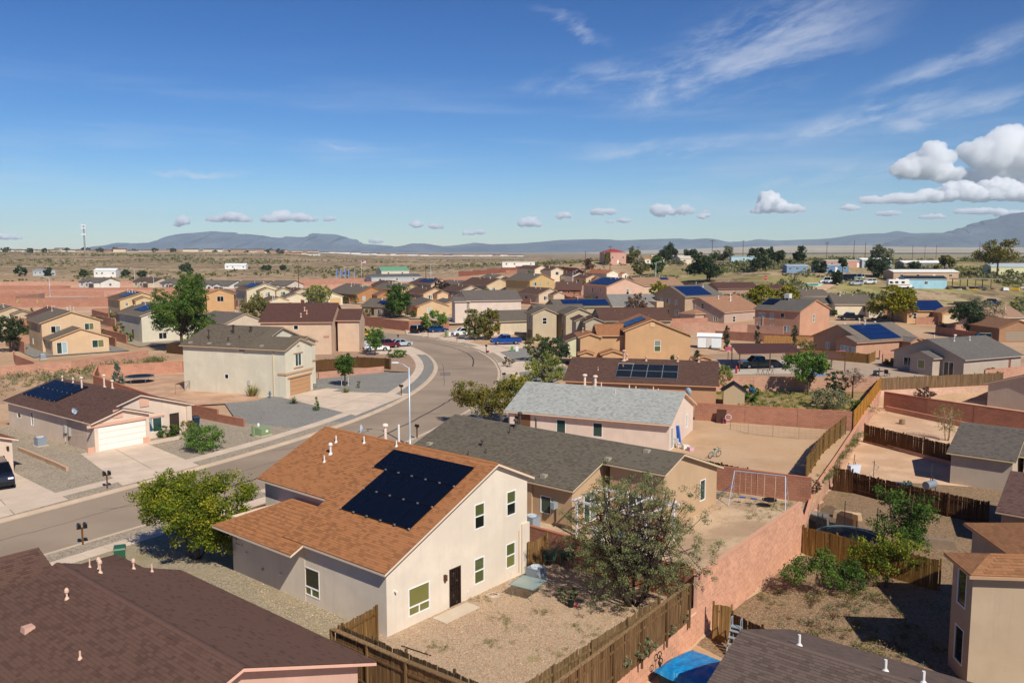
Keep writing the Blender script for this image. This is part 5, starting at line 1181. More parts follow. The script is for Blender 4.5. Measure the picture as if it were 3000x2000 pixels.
for (lb, x, y, yaw, L, Wd, he, rise, z0, wc, rc, wins, sol, ex) in MID:
    h = House('house', lb, x, y, yaw, z0, wc, rc, mul(lin(wc), 1.05))
    B_ = h.blk(-L/2, L/2, -Wd/2, Wd/2, he, 'x', rise/(Wd/2), wins=wins)
    if sol: h.solar(B_, *sol, c='#122a58', line='#1a3568')
    for e in ex: h.blk(*e[:5], e[5], e[6], wins=e[7])
    rr = random.Random(int(x*13+y))
    for k in range(rr.randint(2, 4)): h.pipe(B_, rr.uniform(-L*.35, L*.35), rr.choice((-1, 1))*rr.uniform(.3, 1.6), rr.choice((.4,.5,.8)), rr.choice((.05,.08,.11)), '#d8cabb', rr.random() < .6)
    if lb.startswith('brown two-storey house with balcony'):
        h.box('balcony','',-8.6,2.0,2.4,-6.0,5.8,3.9,stucco('#c9a985')); h.box('balcony_post','',-8.5,2.1,-.3,-8.2,2.4,2.4,stucco('#c9a985')); h.box('balcony_post','',-8.5,5.4,-.3,-8.2,5.7,2.4,stucco('#c9a985'))
    if lb.startswith('tan gabled house with red'):
        m = MB()
        for k in range(10): m.box(-10.5+k*.0,5.2+k*.28,2.6-k*.26,-9.5,5.5+k*.28,2.66-k*.26)
        m.bar((-10.5,5.2,3.5),(-10.5,8.0,.9),.06); m.bar((-9.5,5.2,3.5),(-9.5,8.0,.9),.06); m.box(-10.6,4.2,2.55,-8,5.3,2.65); m.bar((-10.5,5.2,0),(-10.5,5.2,3.5),.1); m.build('stair',[plain('#8a3a22',.7)],h.root)
MORE = [('tan house with brown roof and open porch between the left solar houses', -92,206,130,11,9,2.7,1.7,PEACH,'#5f463a'),('grey-roofed tan house behind the ochre two-storey house', -101,268,118,12,9,2.7,1.6,'#cbb18c',GREY),('brown-roofed beige house left of the orange porch house', -79,304,130,13,10,2.7,1.9,BEIGE,'#5f463a'),
 ('cream house with grey roof in the row behind the orange porch house', -62,330,131,13,10,2.7,1.8,CREAM,DGREY),('tan house with brown roof in the row behind the conical tree', -30,292,128,12,10,2.7,1.9,PEACH,'#5f463a'),('beige house with brown roof beside the dark maroon tree', -18,302,127,12,10,2.7,1.9,BEIGE,'#5f463a'),('grey-roofed pale house just behind the pinkish white house', -13,246,120,13,10,2.7,1.9,BEIGE,DGREY),
 ('brown-roofed house between the ochre and rosy two-storey houses', 9,272,125,12,10,2.7,1.9,BEIGE,'#5f463a'),('small tan house by the white-gabled houses far back', 33,372,118,11,8,2.7,1.5,PEACH,'#5f463a'),('grey-roofed tan house in the centre rows behind the maroon tree', -22,338,126,13,10,2.7,1.9,PEACH,DGREY),('brown-roofed cream house in the centre rows near the far wall', 0,350,124,13,10,2.7,1.9,CREAM,'#5f463a'),('tan house with brown roof beyond the conical tree rows', -52,352,128,13,10,2.7,1.9,PEACH,'#5f463a'),('beige house with grey roof beyond the brown-roofed rows', -8,390,124,13,10,2.7,1.9,BEIGE,DGREY),('low tan house at left edge below the graded lots', -128,212,132,12,9,2.7,1.6,'#cdae86',GREY)]
for (lb, x, y, yaw, L, Wd, he, rise, wc, rc) in MORE:
    h = House('house', lb, x, y, yaw, terr(x,y), wc, rc, mul(lin(wc), 1.05)); B_ = h.blk(-L/2,L/2,-Wd/2,Wd/2,he,'x',rise/(Wd/2),wins=[SL('x-',.3,1.4,'dl'),('x-',.75,1.1,3.0,2.0,'g','#bfa27c'),SL('y+',.4,1.4,'d')])
    h.blk(-L/2-2.4,-L/2+2,-Wd*.42,Wd*.1,2.55,'x',.36); h.pipe(B_,1.,.8,.5,.07,'#d8cabb',1); h.pipe(B_,-2.,1.2,.4,.05,'#d8cabb',0)
# saltbox twin of the pink house further back
h = House('house', 'two-storey mauve-beige saltbox house with broad tan roof and porch', 51.4, 202.0, 129, .2, '#b99a88', '#a27458', '#d3b39a')
A_ = h.blk(-.33,10.82,-16,.3,3.0,'y',.42,.7238, ov=.33, wins=[V2('y+',.12,4.2,'l'),V2('y+',.37,4.2,'d'),('x-',.25,1.2,1.0,1.4,'v','d'),('y+',.75,1.3,1.2,1.2,'h','y')])
h.blk(5.4,10.8,.1,4.2,2.5,'y',.33,hip='+')
for x, y in ((5,-9),(5.6,-10),(6.4,-6),(7.2,-12)): h.pipe(A_, x, y, .6, .09, '#e0d2c2', 1)
# orange two-storey house behind the brown roof with the framed panels
h = House('house', 'orange stucco two-storey house with big gable and blue solar panels', 21.5, 134.2, 91, .05, '#c99660', '#a36b44', '#d0a67c')
A_ = h.blk(-6,6,-6.4,4.5,5.0,'x',.395,.587, wins=[('x-',.495,3.35,1.0,1.75,'v','gl')]); h.solar(A_,'+',-3.6,.5,5,2,c='#13294c',line='#1c3660')
h.blk(-4.8,3,3.6,8.4,4.95,'y',.36); h.blk(-5.4,2,7.6,11.4,4.7,'x',.33,hip='+'); h.solar(h.b[-1],'-',-2.6,.5,1,1,1.2,1.3,'#0a101c')
h.box('gable_vent','#c9a884',-5.78,-.4,6.3,-5.70,.3,7.0); h.blk(-7.6,-5.0,4.2,8.2,2.3,'x',.33); h.blk(-7.2,-4.8,8.8,11.6,2.3,'x',.33); h.blk(-8.0,-5.4,-9.2,-6.0,1.6,'x',.30)
for x, y in ((-2,8.9),(0,9.5),(-1,10.2)): h.pipe(h.b[2], x, y, .5, .06, '#d3a586', 1)
# olive twins and their brown-roofed neighbour
h = House('house', 'two-storey olive stucco house with grey gabled roofs behind the blue pickup', 8.0, 173.5, 14, .2, '#bda684', DGREY, '#bda684')
h.blk(-6.2,-.5,-7.5,-2.2,5.4,'y',.42,wins=[('x-',.5,4.1,1.3,1.6,'h','d'),('x-',.5,1.1,3.4,2.1,'g','#6a5d4a'),('y-',.5,4,.9,1.3,'v','d')]); A_=h.blk(-4,7,-3.6,4.4,5.3,'x',.36); h.blk(.2,6.4,-9.0,-2.6,5.35,'y',.40,wins=[('x-',.6,4.1,.9,1.5,'v','d'),('x-',.6,1.4,.9,1.5,'v','d')])
for x in (-1.5,2,4.4): h.boxvent(A_,x,-2.6)
h = House('house', 'two-storey house with brown roofs and pale yellow garage wing beside the orange house', 21.0, 157.0, 4, .15, '#b3a186', '#604338', '#b3a186')
A_=h.blk(-5.4,8,-5.2,5.4,5.2,'x',.38); h.blk(-8.6,-4.6,-6.4,-.5,5.15,'y',.42); h.blk(-13,-7.0,-15,-8.6,2.7,'y',.38,wall='#cfc79c'); h.blk(-9.8,-6.2,-3,3,5.1,'y',.42)
for x,y in ((-1,-2.4),(1.5,-3.8),(-2,-1.2),(4,-3)): h.boxvent(A_,x,y)
# grey low house between the olive trees
h = House('house', 'low beige house with grey gabled roofs behind the olive street trees', -2.0, 187.0, 20, .2, '#cdb898', DGREY, '#cdb898')
h.blk(-3.2,6,-6.6,4,2.7,'x',.38,wins=[('x-',.6,1.4,1.2,1.4,'h','d')]); h.blk(-6.2,-2,-5.4,1.2,2.6,'x',.40)
# pink two-storey house with the roof-top cooler
h = House('house', 'salmon two-storey house with grey roof, panels and rooftop cooler', 62.7, 186.7, 131, .2, '#c58a68', '#655f59', '#d0a07c')
A_ = h.blk(-5.8,5.8,-6.6,6.6,5.0,'x',.34, wins=[('x-',.46,3.2,.95,1.7,'v','ll'),SL('y+',.16,3.6,'cc'),V2('y+',.38,3.6,'c'),('y+',.62,3.9,1.0,1.0,'o','d'),SL('y+',.72,1.0,'lc'),('y+',.12,1.0,1.6,2.0,'s','cl'),V2('y+',.4,1.1,'c')])
h.solar(A_,'+',2.2,.8,3,2,c='#0a1424',line='#12203a'); z = h.rz_(A_, .8, .6)
MB().box(-.6,-.6,.3,.6,.6,1.3).box(-.5,-.5,-.3,-.4,-.4,.3).box(.4,.4,-.3,.5,.5,.3).box(-.5,.4,-.3,-.4,.5,.3).box(.4,-.5,-.3,.5,-.4,.3).build('rooftop_cooler',[plain('#cfc8be',.6)],h.root,loc=(.8,.6,z))
h.box('downpipe','#d8b090',3.4,6.2,0,3.5,6.3,4.9)
# yards of the crowded back houses: gravel pads, block walls between neighbours, drives
_H = [(o.location.x, o.location.y) for o in COL.objects if o.get('category') == 'house']
_pads = [GRAVEL_TAN, GRAVEL_GREY, ground('#b59a84','#a98d76','#937861',.3,10.,9.), DIRT, concrete('#b9a892')]
rr = random.Random(21)
def _clear(x, y, own): return all(math.hypot(x-a, y-b) > 6.8 for a, b in _H if math.hypot(own[0]-a, own[1]-b) > 1)
for t_ in [(m[1], m[2], m[3], m[4], m[5]) for m in MID]+[(m[1], m[2], m[3], m[4], m[5]) for m in MORE]:
    x, y, yaw, L, Wd = t_; a = R(yaw)
    W_ = lambda lx, ly: (x+lx*math.cos(a)-ly*math.sin(a), y+lx*math.sin(a)+ly*math.cos(a))
    if y > 130 and x < y*.1 and y < 330: sheet('gravel_yard', [W_(-L/2-7,-Wd/2-2.5), W_(L/2+6,-Wd/2-2.5), W_(L/2+6,Wd/2+2.5), W_(-L/2-7,Wd/2+2.5)], terr(x,y)-.06-.002*(int(x) % 9), rr.choice(_pads))
    for (p, q) in (((-L/2+1,Wd/2+2.3),(L/2+7,Wd/2+2.3)), ((L/2+7,-Wd/2-2.3),(L/2+7,Wd/2+2.3)), ((-L/2+1,-Wd/2-2.3),(L/2+7,-Wd/2-2.3))):
        if rr.random() < .25: continue
        A_, B_ = W_(*p), W_(*q)
        if all(_clear(A_[0]+(B_[0]-A_[0])*k/6, A_[1]+(B_[1]-A_[1])*k/6, (x, y)) for k in range(7)):
            bwall('reddish block yard wall between the crowded back houses', [A_, B_], rr.choice((1.5,1.8)), rr.choice(('#b0755a','#bd8468','#a96d52')), group='yard walls of the back houses')
    for k in range(2):
        sx, sy = W_(rr.uniform(-L/2-4,L/2+6), rr.choice((-1,1))*(Wd/2+rr.uniform(1.,2.)))
        if _clear(sx, sy, (x, y)) and abs(sx) > 1: shrub('small bush in a yard of the crowded back houses', sx, sy, rr.uniform(1.2,3.2), rr.uniform(1.4,3.), rr.choice(('green','olive','leafy','autumn')), clumps=30, per=14, leaf=.22, group='small bushes of the back yards')
# new houses at the edge of the graded lots
NEW = [('new white house with grey roof left of the wooden pole in the lots', -203,412,150,18,11,'#d8d4cc','#6b645a'),('new beige house with brown roof right of the wooden pole in the lots', -178,414,155,15,11,'#c9b99c','#5c4a40'),
 ('new white house with dark garage door beyond the tall tree', -133,382,158,20,12,'#d9d5cd','#6b645a'),('new grey-beige house with twin porch gables beyond the tall tree', -115,378,156,16,12,'#bfb5a2','#6b645a'),('new house with open porch at the end of the new row', -101,374,155,11,12,'#c9beac','#6b645a'),('new pale house with grey roof left of the tall tree', -160,402,152,14,11,'#cfc8bc','#6b645a')]
for lb, x, y, yaw, L, Wd, wc, rc in NEW:
    z0 = terr(x, y); h = House('house', lb, x, y, yaw, z0, wc, rc, '#3a3836'); h.blk(-L/2,L/2,-Wd/2,Wd/2,2.8,'x',.33,wins=[('y+',.15,1.5,1.4,1.4,'h','d'),('y+',.32,1.5,1.4,1.4,'h','d'),('x-',.5,1.4,1.2,1.3,'h','d')])
    h.blk(-L*.45,-L*.15,Wd*.2,Wd*.75,2.75,'y',.36,wins=[('y+',.5,1.1,min(4.4,L*.22),2.1,'g','#4f4a45')]); h.blk(-L*.1,L*.12,Wd*.25,Wd*.62,2.7,'y',.36,wins=[('y+',.5,1.4,1.6,1.5,'h','d')])
# the scattered homes on the rise and the far slopes: length, width, wall height, colours
def home(lb, x, y, yaw, L, Wd, hh, wc, rc, slope=.2, wins=6, z=None, metal=True, hip='', trim='#e8e6e2'):
    h = House('mobile_home' if hh < 3 and metal else 'house', lb, x, y, yaw, terr(x, y)-.1 if z is None else z, wc, rc, trim)
    w_ = [('y-',(k+.5)/wins,hh*.55,1.1,1.0,'h','d') for k in range(wins)]
    if wins > 3: w_[wins//2] = ('y-',(wins//2+.5)/wins,1.05,1.0,2.0,'d','#e4e0da')
    B_ = h.blk(-L/2,L/2,-Wd/2,Wd/2,hh,'x',slope,hip=hip,wins=w_,ov=.25,rk=.2); return h, B_
h, _ = home('coral-pink two-storey house with red hip roof on the rise', 58,484,8,13,12,6.4,'#cf9480','#a83232',.33,4,hip='+-',metal=False); h.blk(3,9,4,13,4.6,'x',.3)
home('blue mobile home section with grey-blue roof and white windows', 113,335,4,9,5,2.7,'#7196b8','#8fa3b3',.22,3); home('long blue mobile home joined behind the dark tree', 128,338,4,14,5,2.7,'#5f88b0','#8fa3b3',.22,4)
home('long brick-pink mobile home with flat white roof', 152,372,4,30,6,3.0,'#c98870','#e8e6e4',.06,5); h,B_=home('teal shed with dark roof beside the motorhome', 140,286,-4,14,7,2.9,'#8fc4d8','#27303a',.28,1)
MB().box(0,0,0,.06,6.4,3.0).build('end_wall',[plain('#2f9bb0',.7)],h.root,loc=(-6.9,-3.2,0))
home('tan mobile home with white roof behind the teal shed', 150,308,0,24,9,3.0,'#c39a7a','#e6e2dc',.18,4); home('long grey-brown mobile home with white roof on the right rise', 175,356,0,22,9,3.0,'#8f8074','#e9e7e4',.2,4)
home('pale yellow cottage with white-blue roof at the right edge', 196,332,-6,16,8,2.9,'#d3cf9c','#a9b7bf',.3,3); home('white trailer roof on stilts behind the tan mobile homes', 160,372,5,14,7,3.4,'#9db3c0','#efeeec',.2,3)
home('low cream house with tan gable among the cypress trees', 100,470,10,16,9,2.9,'#dcc8aa','#cfc2b0',.3,3); home('light blue storage container on the hill', 125,455,2,14,4,3.4,'#9cc4d8','#b9ccd8',.04,1); home('brown-roofed house with white wall by the long fence', 78,470,14,12,9,3.2,'#d8cdb8','#a57a4e',.3,3); home('white-roofed house with dark shadowed porch on the hill', 92,492,6,22,9,3.0,'#cfc4b4','#eceae6',.14,3)
home('white adobe house on the plain beyond the brown wall', 4,560,4,22,10,3.2,'#e6ddd0','#d6ccbc',.04,4); home('green-roofed barn on the plain', -74,520,25,18,12,3.0,'#cfc2ac','#5f9a78',.4,2); home('long grey-roofed house in front of the green barn', -62,440,28,28,10,2.6,'#a9b0b4','#5f5f60',.3,3)
home('white house with bright roof among dark trees on the far slope', -246,510,6,13,9,3.6,'#e0dcd4','#e4e6ea',.3,4); home('pale blue house on the far slope left of the white house', -290,520,-14,11,7,2.8,'#b9c4cc','#8f949a',.3,3); pass; home('white house with pale roof right of the far dark trees', -210,640,6,16,9,3.2,'#e6e4e0','#e8e8ea',.28,4); pass
# rows of distant roofs along the mesa edge
rr = random.Random(5)
for k in range(34):
    t = -.60+.011*k+rr.uniform(-.003,.003); d = 1440+rr.uniform(-40,60); x, y = t*d, d
    h = House('house', 'small distant house in the row along the left mesa edge', x, y, rr.uniform(-15,15), terr(x,y)-.3, rr.choice(('#d9c3a4','#cfa98a','#e0d6c6','#b98a6c')), rr.choice(('#7d5a48','#6a625c','#a9826a')), '#d8ccb8', group='distant houses along the mesa edge')
    L = rr.uniform(16,28); h.blk(-L/2,L/2,-6,6,rr.choice((3,3.2,5.6)),'x',.3)
for k in range(44):
    t = -.30+.0072*k+rr.uniform(-.002,.002); d = 2600+rr.uniform(-60,60); x, y = t*d, d
    if t > .02: break
    h = House('house', 'tiny far-off house in the subdivision row on the plain', x, y, rr.uniform(-10,10), terr(x,y)-.3, rr.choice(('#e0d6c6','#cfb59a','#dcdcdc')), rr.choice(('#8a5648','#6a5a54','#7a6a60')), '#d8ccb8', group='far-off subdivision row on the plain')
    L = rr.uniform(18,34); h.blk(-L/2,L/2,-8,8,rr.choice((4,6)),'x',.3)
# ------------------------------------------------------------------ walls, fences
RED = '#b17355'
# the long retaining wall, in single blocks along the near yards
def zt_low(s): return .2
wr = thing('retaining_wall', 'long red block retaining wall stepping up beside the near yards', 'wall', (0,0,0))
a, b, c_, d_ = WALL[0], WALL[1], WALL[2], WALL[3]
a2 = (a[0]+(b[0]-a[0])*.55, a[1]+(b[1]-a[1])*.55)
blocks(wr, a2, c_, LOW-.1, lambda s: .2, .21, '#cc9070', 150, 3)
blocks(wr, c_, d_, LOW-.1, lambda s: 1.9 if s < 15.4 else .2+1.7*max(0, 1-(s-15.4)/1.2), .21, '#cc9070', 150, 4)
MB().bar((*a2,.22),(*c_,.22),.26,.05).build('coping',[plain('#c9977a',.9)],wr); MB().bar((*c_,1.96),(18.6,52.4,1.96),.24,.05).build('coping',[plain('#c9977a',.9)],wr)
bwall('upper run of the red retaining wall below the leaning plank fence', [d_, WALL[4], WALL[5], WALL[6], WALL[7]], .22, '#c48c6e', z=0, base=-2.1)
bwall('low red wall between the pink house yard and the tan house', [(.8,48.5),(9.35,41.3)], 1.75, '#a8694c', z=0)
bwall('red block wall behind the metal swing set', [(14.8,62.4),(21.5,58.6)], 1.8, '#a9694d', z=0)
bwall('red block wall with tall courses behind the bare sandy yard', [(19.6,88.4),(34.4,83.3)], 1.8, '#ad6d50', z=0)
bwall('pale red wall behind the weedy yard, below the carport', [(26,107.4),(47.2,106.6)], 1.8, '#c08a6c', z=0)
bwall('pinkish retaining wall below the plank fence of the grey-beige house', [(47.3,106.3),(55,108.2),(67,111.3)], .1, '#cf9f84', z=0, base=-2)
bwall('red-brown wall crossing the lower yards at the right', [(46.2,102.4),(49.2,97.6),(55.5,89),(66,76)], .65+1.5, '#a96a4e', z=LOW)
bwall('stepped pale footing wall along the red-brown lower wall', [(45.9,101.2),(48.4,95.6),(53,86),(62,72)], .55, '#bd8468', z=LOW)
bwall('low block footing under the plank fence of the lower sandy yard', [(36.2,84.5),(40.4,74.6)], .3, '#b98c70', z=LOW)
bwall('stepped red wall between the solar house yard and the grey gravel yard', [(-56.5,111.8),(-39.2,93.4),(-31.2,87.4)], 1.25, '#a8664a', z=0); bwall('low end step of the red wall by the grey gravel', [(-31.2,87.4),(-27.6,84.8)], .75, '#a8664a', z=0)
bwall('red wall enclosing the trampoline yard beside the cream house', [(-56.5,111.8),(-60,120),(-49.5,124.5),(-44,122)], 1.5, '#bd7d60', z=0)
bwall('salmon wall along the vacant lot below the tan house', [(-90,110),(-74.4,120.4),(-67.7,127.3),(-61.9,141.2)], 1.2, '#c08468', z=0); bwall('salmon wall at left edge around the tan house yard', [(-72,125),(-80.1,133.8),(-84,140)], 1.3, '#b5755a', z=0)
bwall('red-brown wall facing the far bend of the street', [(-37,205),(-23.5,190),(-14.6,193)], 2.0, '#a8684c', z=0); bwall('pale low kerb wall beside the pink house drive', [(-44.8,74.5),(-38.3,68.9),(-36.6,67.3)], .25, '#b99478', z=0, base=-.2)
bwall('red wall behind the cream house front yard', [(-27.5,117.6),(-19.2,124)], .8, '#bd8268', z=0); bwall('salmon wall behind the mauve saltbox house', [(38,186),(52,184),(58,178)], 1.8, '#c08a70', follow=True); bwall('dark red wall in front of the salmon two-storey house', [(42,172),(56,164),(66,160)], 1.5, '#8f5a46')
bwall('red wall left of the mauve saltbox porch', [(30,192),(46,196)], 1.8, '#b5785c'); bwall('long dark red-brown wall across the far lots', [(-30,470),(10,478),(34,440),(36,420)], 2.4, '#8a4a36'); 
rr = random.Random(9)
LOTS = [((-330,330),(-180,322)),((-300,350),(-150,352)),((-260,300),(-150,296)),((-320,290),(-200,284)),((-230,372),(-140,378)),((-330,392),(-210,398)),((-320,262),(-210,258)),((-180,280),(-118,290)),((-150,310),(-104,318)),((-90,385),(-40,392)),((-70,402),(-10,408)),((-64,372),(-24,376)),((-46,420),(8,424)),((-110,412),(-60,418)),((-36,360),(-8,366)),((-20,388),(16,394)),((-150,430),(-70,440)),((-300,420),(-170,428)),((-112,428),(-108,398)),((-60,398),(-56,372)),((-14,405),(-10,378)),((-180,322),(-176,296)),((-250,350),(-246,322)),((-210,398),(-206,372)),((-150,296),(-146,318))]
LOTS += [((-290,312),(-190,306)),((-240,340),(-165,338)),((-200,362),(-120,366)),((-330,372),(-240,376)),((-160,392),(-112,398)),((-84,398),(-30,402)),((-56,388),(0,394)),((-26,412),(14,416)),((-170,268),(-124,276)),((-300,276),(-230,272))]
for (p, q) in LOTS: bwall('long pink block wall around an empty graded building lot', [p, q], rr.choice((1.3,1.6,1.9)), rr.choice(('#b57a60','#c08a70','#ad7258')), group='block walls of the empty graded lots')
# fences near the pink house
FW = ('#97734a','#5c442e'); FG = ('#8d7049','#5c442c')
fence('weathered plank fence from the pink house wall to the side yard corner', [(-6.3,37.0),(-7.6,34.9)], 1.8, 0, .14, ('#9a7440','#5a4026'), seed=2)
fence('weathered plank fence along the front edge of the pink house yard', [(-7.5,35.1),(-4.4,32.7),(-.2,29.4)], 1.75, 0, .14, ('#7a6448','#4c3b2a'), side=1, seed=3)
fence('tall plank fence topped by a heavy timber beam at bottom edge', [(-7.6,33.9),(-4.1,31.1),(-.2,28.2)], 2.1, 0, .15, FW, side=-1, toprail=.22, seed=4)
fence('inner weathered plank fence beside the retaining wall', [(-.1,29.5),(3.3,33.6),(6.9,38.0)], 1.75, 0, .14, ('#9c8058','#5c4630'), side=-1, seed=5)
fence('outer plank fence with pale top rail above the retaining wall', [(.9,28.8),(4.2,33.2),(8.6,39.2)], 1.9, 0, .14, ('#94724c','#5a4029'), side=-1, toprail=.14, seed=6)
fence('plank gate between the pink house and the stacked green chairs', [(1.0,45.3),(2.1,46.9)], 1.8, 0, .14, ('#a98452','#6b4c2c'), seed=7, name='wood_gate')
fence('short stained plank gate in the lower yard corner by the pool tarpaulin', [(10.1,40.3),(10.9,39.9)], 2.0, LOW, .15, ('#b08a55','#7a5a34'), seed=8, name='wood_gate')
fence('brown plank fence running behind the bottom right roof', [(10.9,39.9),(13.0,36.8),(14.4,35)], 1.7, LOW, .15, ('#7a5a36','#4a3420'), seed=9)
fence('light brown plank fence between the lower yards near the dark trampoline', [(18.8,52.4),(21.9,49.3),(24.6,46.4)], 1.9, LOW, .15, ('#a5803f','#6a4a28'), seed=10)
fence('dark plank fence beyond the dark trampoline', [(27.4,66.4),(30.4,62.2),(34,58)], 1.8, LOW, .15, ('#6a4526','#3c2615'), seed=11, side=-1)
fence('small dark plank corner fence against the retaining wall', [(26.3,66.8),(27.5,66.0)], 2.0, LOW, .15, ('#6a4526','#3c2615'), seed=12)
fence('brown plank fence with a newer patch across the sandy lower yard', [(36.1,84.3),(39.0,77.8),(41.2,73)], 1.7, LOW+.25, .15, ('#7a5530','#45301c'), seed=13)
fence('leaning plank fence along the sandy upper yard', [(23.2,64.6),(27.8,73.4),(32.9,81.3)], 1.85, 0, .16, ('#9a7a44','#64482a'), seed=14, side=-1)
fence('bright new orange plank fence on top of the retaining wall', [(34.5,83.2),(40.8,94.4),(47.2,106.0)], 1.9, .1, .16, ('#c9923e','#9a6a2c'), seed=15, side=-1, lean=.005)
fence('mixed old and new plank fence below the grey-beige house', [(47.5,106.5),(55,108.5),(66,111.2)], 1.75, .1, .16, ('#94795a','#5d452e'), seed=16)
fence('low dark plank fence at the end of the sandy yard', [(13.9,66.0),(16.2,63.4),(17.8,61.9)], 1.7, 0, .15, ('#5c4a33','#3c2d1e'), seed=17)
for lb, pts, h_, cc, sd in (('brown plank fence beside the cream house front yard',[(-24,129),(-19.5,127.5),(-18.6,126.6)],1.7,('#7d5c3a','#50381f'),18),('plank fence between the cream and peach houses',[(-30.5,124.5),(-24,129)],1.7,('#7d5c3a','#50381f'),19),
 ('orange plank fence behind the salmon solar house',[(52,139),(57.5,133.6),(60,137)],1.6,('#a57e48','#6e4f2c'),20),('plank fence left of the salmon solar house',[(46.5,141),(52,139)],1.5,('#a57e48','#6e4f2c'),21),('pale picket-like plank fence before the salmon two-storey house',[(49.5,163.5),(59,160)],1.6,('#c0935a','#8a6236'),22),
 ('plank fence below the tall left tree',[(-62,149),(-57,146),(-52,141)],1.6,('#6b4c30','#42301e'),23),('grey-white panel fence on the far hill',[(71,478),(82,476)],3.0,('#b9b4ac','#97928a'),24)):
    fence(lb, pts, h_, None, .17, cc, singles=0, joined=True, seed=sd)

# ------------------------------------------------------------------ trees and shrubs
tree('broad yellow-green tree on the street side left of the pink house', -18.6,47.6,5.5,8.8,'yellowgreen',cb=.06,clumps=680,per=56,leaf=.082,rc=.44,d2=7.2,stems=3,trunk=.16,limbs=45,hollow=.45,lobes=14)
tree('tall sparse grey-green tree with dark trunks in the gravel back yard', 6.2,41.1,6.9,7.4,'mesquite',cb=.07,clumps=520,per=60,leaf=.046,rc=.27,stems=7,trunk=.20,limbs=240,barkc='#40352c',hollow=.5,fan=.27)
tree('spreading autumn-olive tree between the street and the light grey roof', -2.6,86.5,4.7,7.6,'autumn',cb=.12,clumps=190,per=34,leaf=.13,rc=.55,stems=3,lobes=10,d2=6)
tree('drooping pale green willow-like tree left of the framed solar roof', 4.4,112,4.6,5.2,'willow',cb=.08,clumps=110,per=30,leaf=.15,rc=.5,droop=1.5,shape='dome',stems=2)
shrub('yellow-green bush in front of the drooping willow-like tree', .9,107.5,2.3,3.2,'yellow',clumps=50,per=18,leaf=.14); shrub('dark green bush beside the light grey roof corner', -.4,102.5,2.4,3.0,'green',clumps=50,per=18,leaf=.14)
shrub('dark rounded bush mass before the pale yellow garage wing', 6.9,133,4.2,5.2,'dark',clumps=90,per=22,leaf=.19); shrub('olive bush left of the dark bush mass', 4.0,136.5,4.4,4.0,'olive',clumps=70,per=22,leaf=.19); shrub('small brown dead shrub by the second driveway', -.5,129.5,1.2,2.0,'brown',clumps=24)
tree('small round-headed green tree with white stakes in the grey gravel', -22.4,111,4.4,2.7,'green',cb=.30,clumps=110,per=26,leaf=.12,rc=.35,hollow=.3); tree('lollipop green tree beside the parked cars', -23.8,144.3,5.0,3.3,'bright',cb=.18,clumps=100,per=24,leaf=.16,rc=.42,hollow=.3)
shrub('low spreading juniper at the kerb near the parked cars', -19.5,141.6,1.3,3.4,'bright',clumps=50,per=18,leaf=.14); shrub('tiny topiary shrub in the grey gravel', -20.3,109.5,1.1,.6,'olive',clumps=14,leaf=.08)
tree('tall dense green tree towering behind the cream house', -60.6,152.5,14.2,10.4,'leafy',cb=.03,clumps=700,per=40,leaf=.19,rc=.70,lobes=13,hollow=.3,limbs=40,trunk=.3); shrub('light green bush at the foot of the tall tree', -57.5,150,3.0,3.6,'bright',clumps=50,leaf=.2)
tree('round dark green tree beside the tan two-storey house', -90.9,150.5,6.0,5.0,'dark',cb=.25,clumps=110,per=22,leaf=.22,rc=.55)
tree('conical dark green tree in front of the red outside stair', -30.6,226,8.8,7.4,'green',cb=.06,clumps=170,per=22,leaf=.32,rc=.75,shape='round',hollow=.3); tree('thin olive tree beside the peach house roof', -57.8,190,8,6.2,'olive',cb=.1,clumps=120,per=20,leaf=.28,stems=2); tree('olive willow behind the cream garage house', -63,272,7,8,'willow',cb=.15,clumps=100,per=18,leaf=.36)
tree('tall olive street tree with feathery crown by the white car', -7.6,169.5,6.4,4.4,'olive',cb=.08,clumps=110,per=22,leaf=.22,droop=.6); tree('grey-olive street tree next to the blue pickup', -4.4,170.5,6.2,4.2,'autumn',cb=.08,clumps=110,per=22,leaf=.22,droop=.6)
shrub('bright lime bush behind the black and blue parked cars', -17.5,188.5,4.6,6.0,'bright',clumps=80,per=20,leaf=.24); tree('dark maroon tree in the far rows of houses', -27,318,5.6,6.4,'purple',cb=.1,clumps=70,leaf=.4)
tree('large rounded yellow tree behind the salmon solar house', 93.5,205,9.2,11.8,'yellow',cb=.14,clumps=240,per=22,leaf=.36,rc=1.0,lobes=12,hollow=.35); tree('wide dark juniper right of the yellow tree', 96.4,176.5,6.6,9.0,'dark',cb=.03,clumps=180,per=20,leaf=.28,lobes=8); tree('thin grey-olive tree above the dark juniper', 104.5,186,7.4,8.4,'grey',cb=.25,clumps=110,per=16,leaf=.22)
tree('left yellow tree behind the salmon two-storey house', 69,231,6.6,7,'yellow',cb=.1,clumps=110,per=20,leaf=.34); tree('right yellow tree behind the salmon two-storey house', 76.5,233,6.6,7,'yellow',cb=.1,clumps=110,per=20,leaf=.34); tree('yellow bush before the wide tan roof', 47,268,5.0,5.8,'yellow',cb=.05,clumps=80,leaf=.36)
tree('big dark green tree behind the dark brown roofs', 74,318,10.5,14,'dark',cb=.05,clumps=190,per=20,leaf=.5,lobes=9); tree('olive-green tree behind the orange roof, left', 61,398,8,8,'olive',cb=.1,clumps=90,leaf=.5); tree('olive-green tree behind the orange roof, right', 69.5,400,9,7,'green',cb=.1,clumps=90,leaf=.5)
tree('bare reddish-brown tree beside the low grey roof', 31.8,214,6.0,5.4,'brown',cb=.1,clumps=90,per=16,leaf=.24,barkc='#4a3a30')
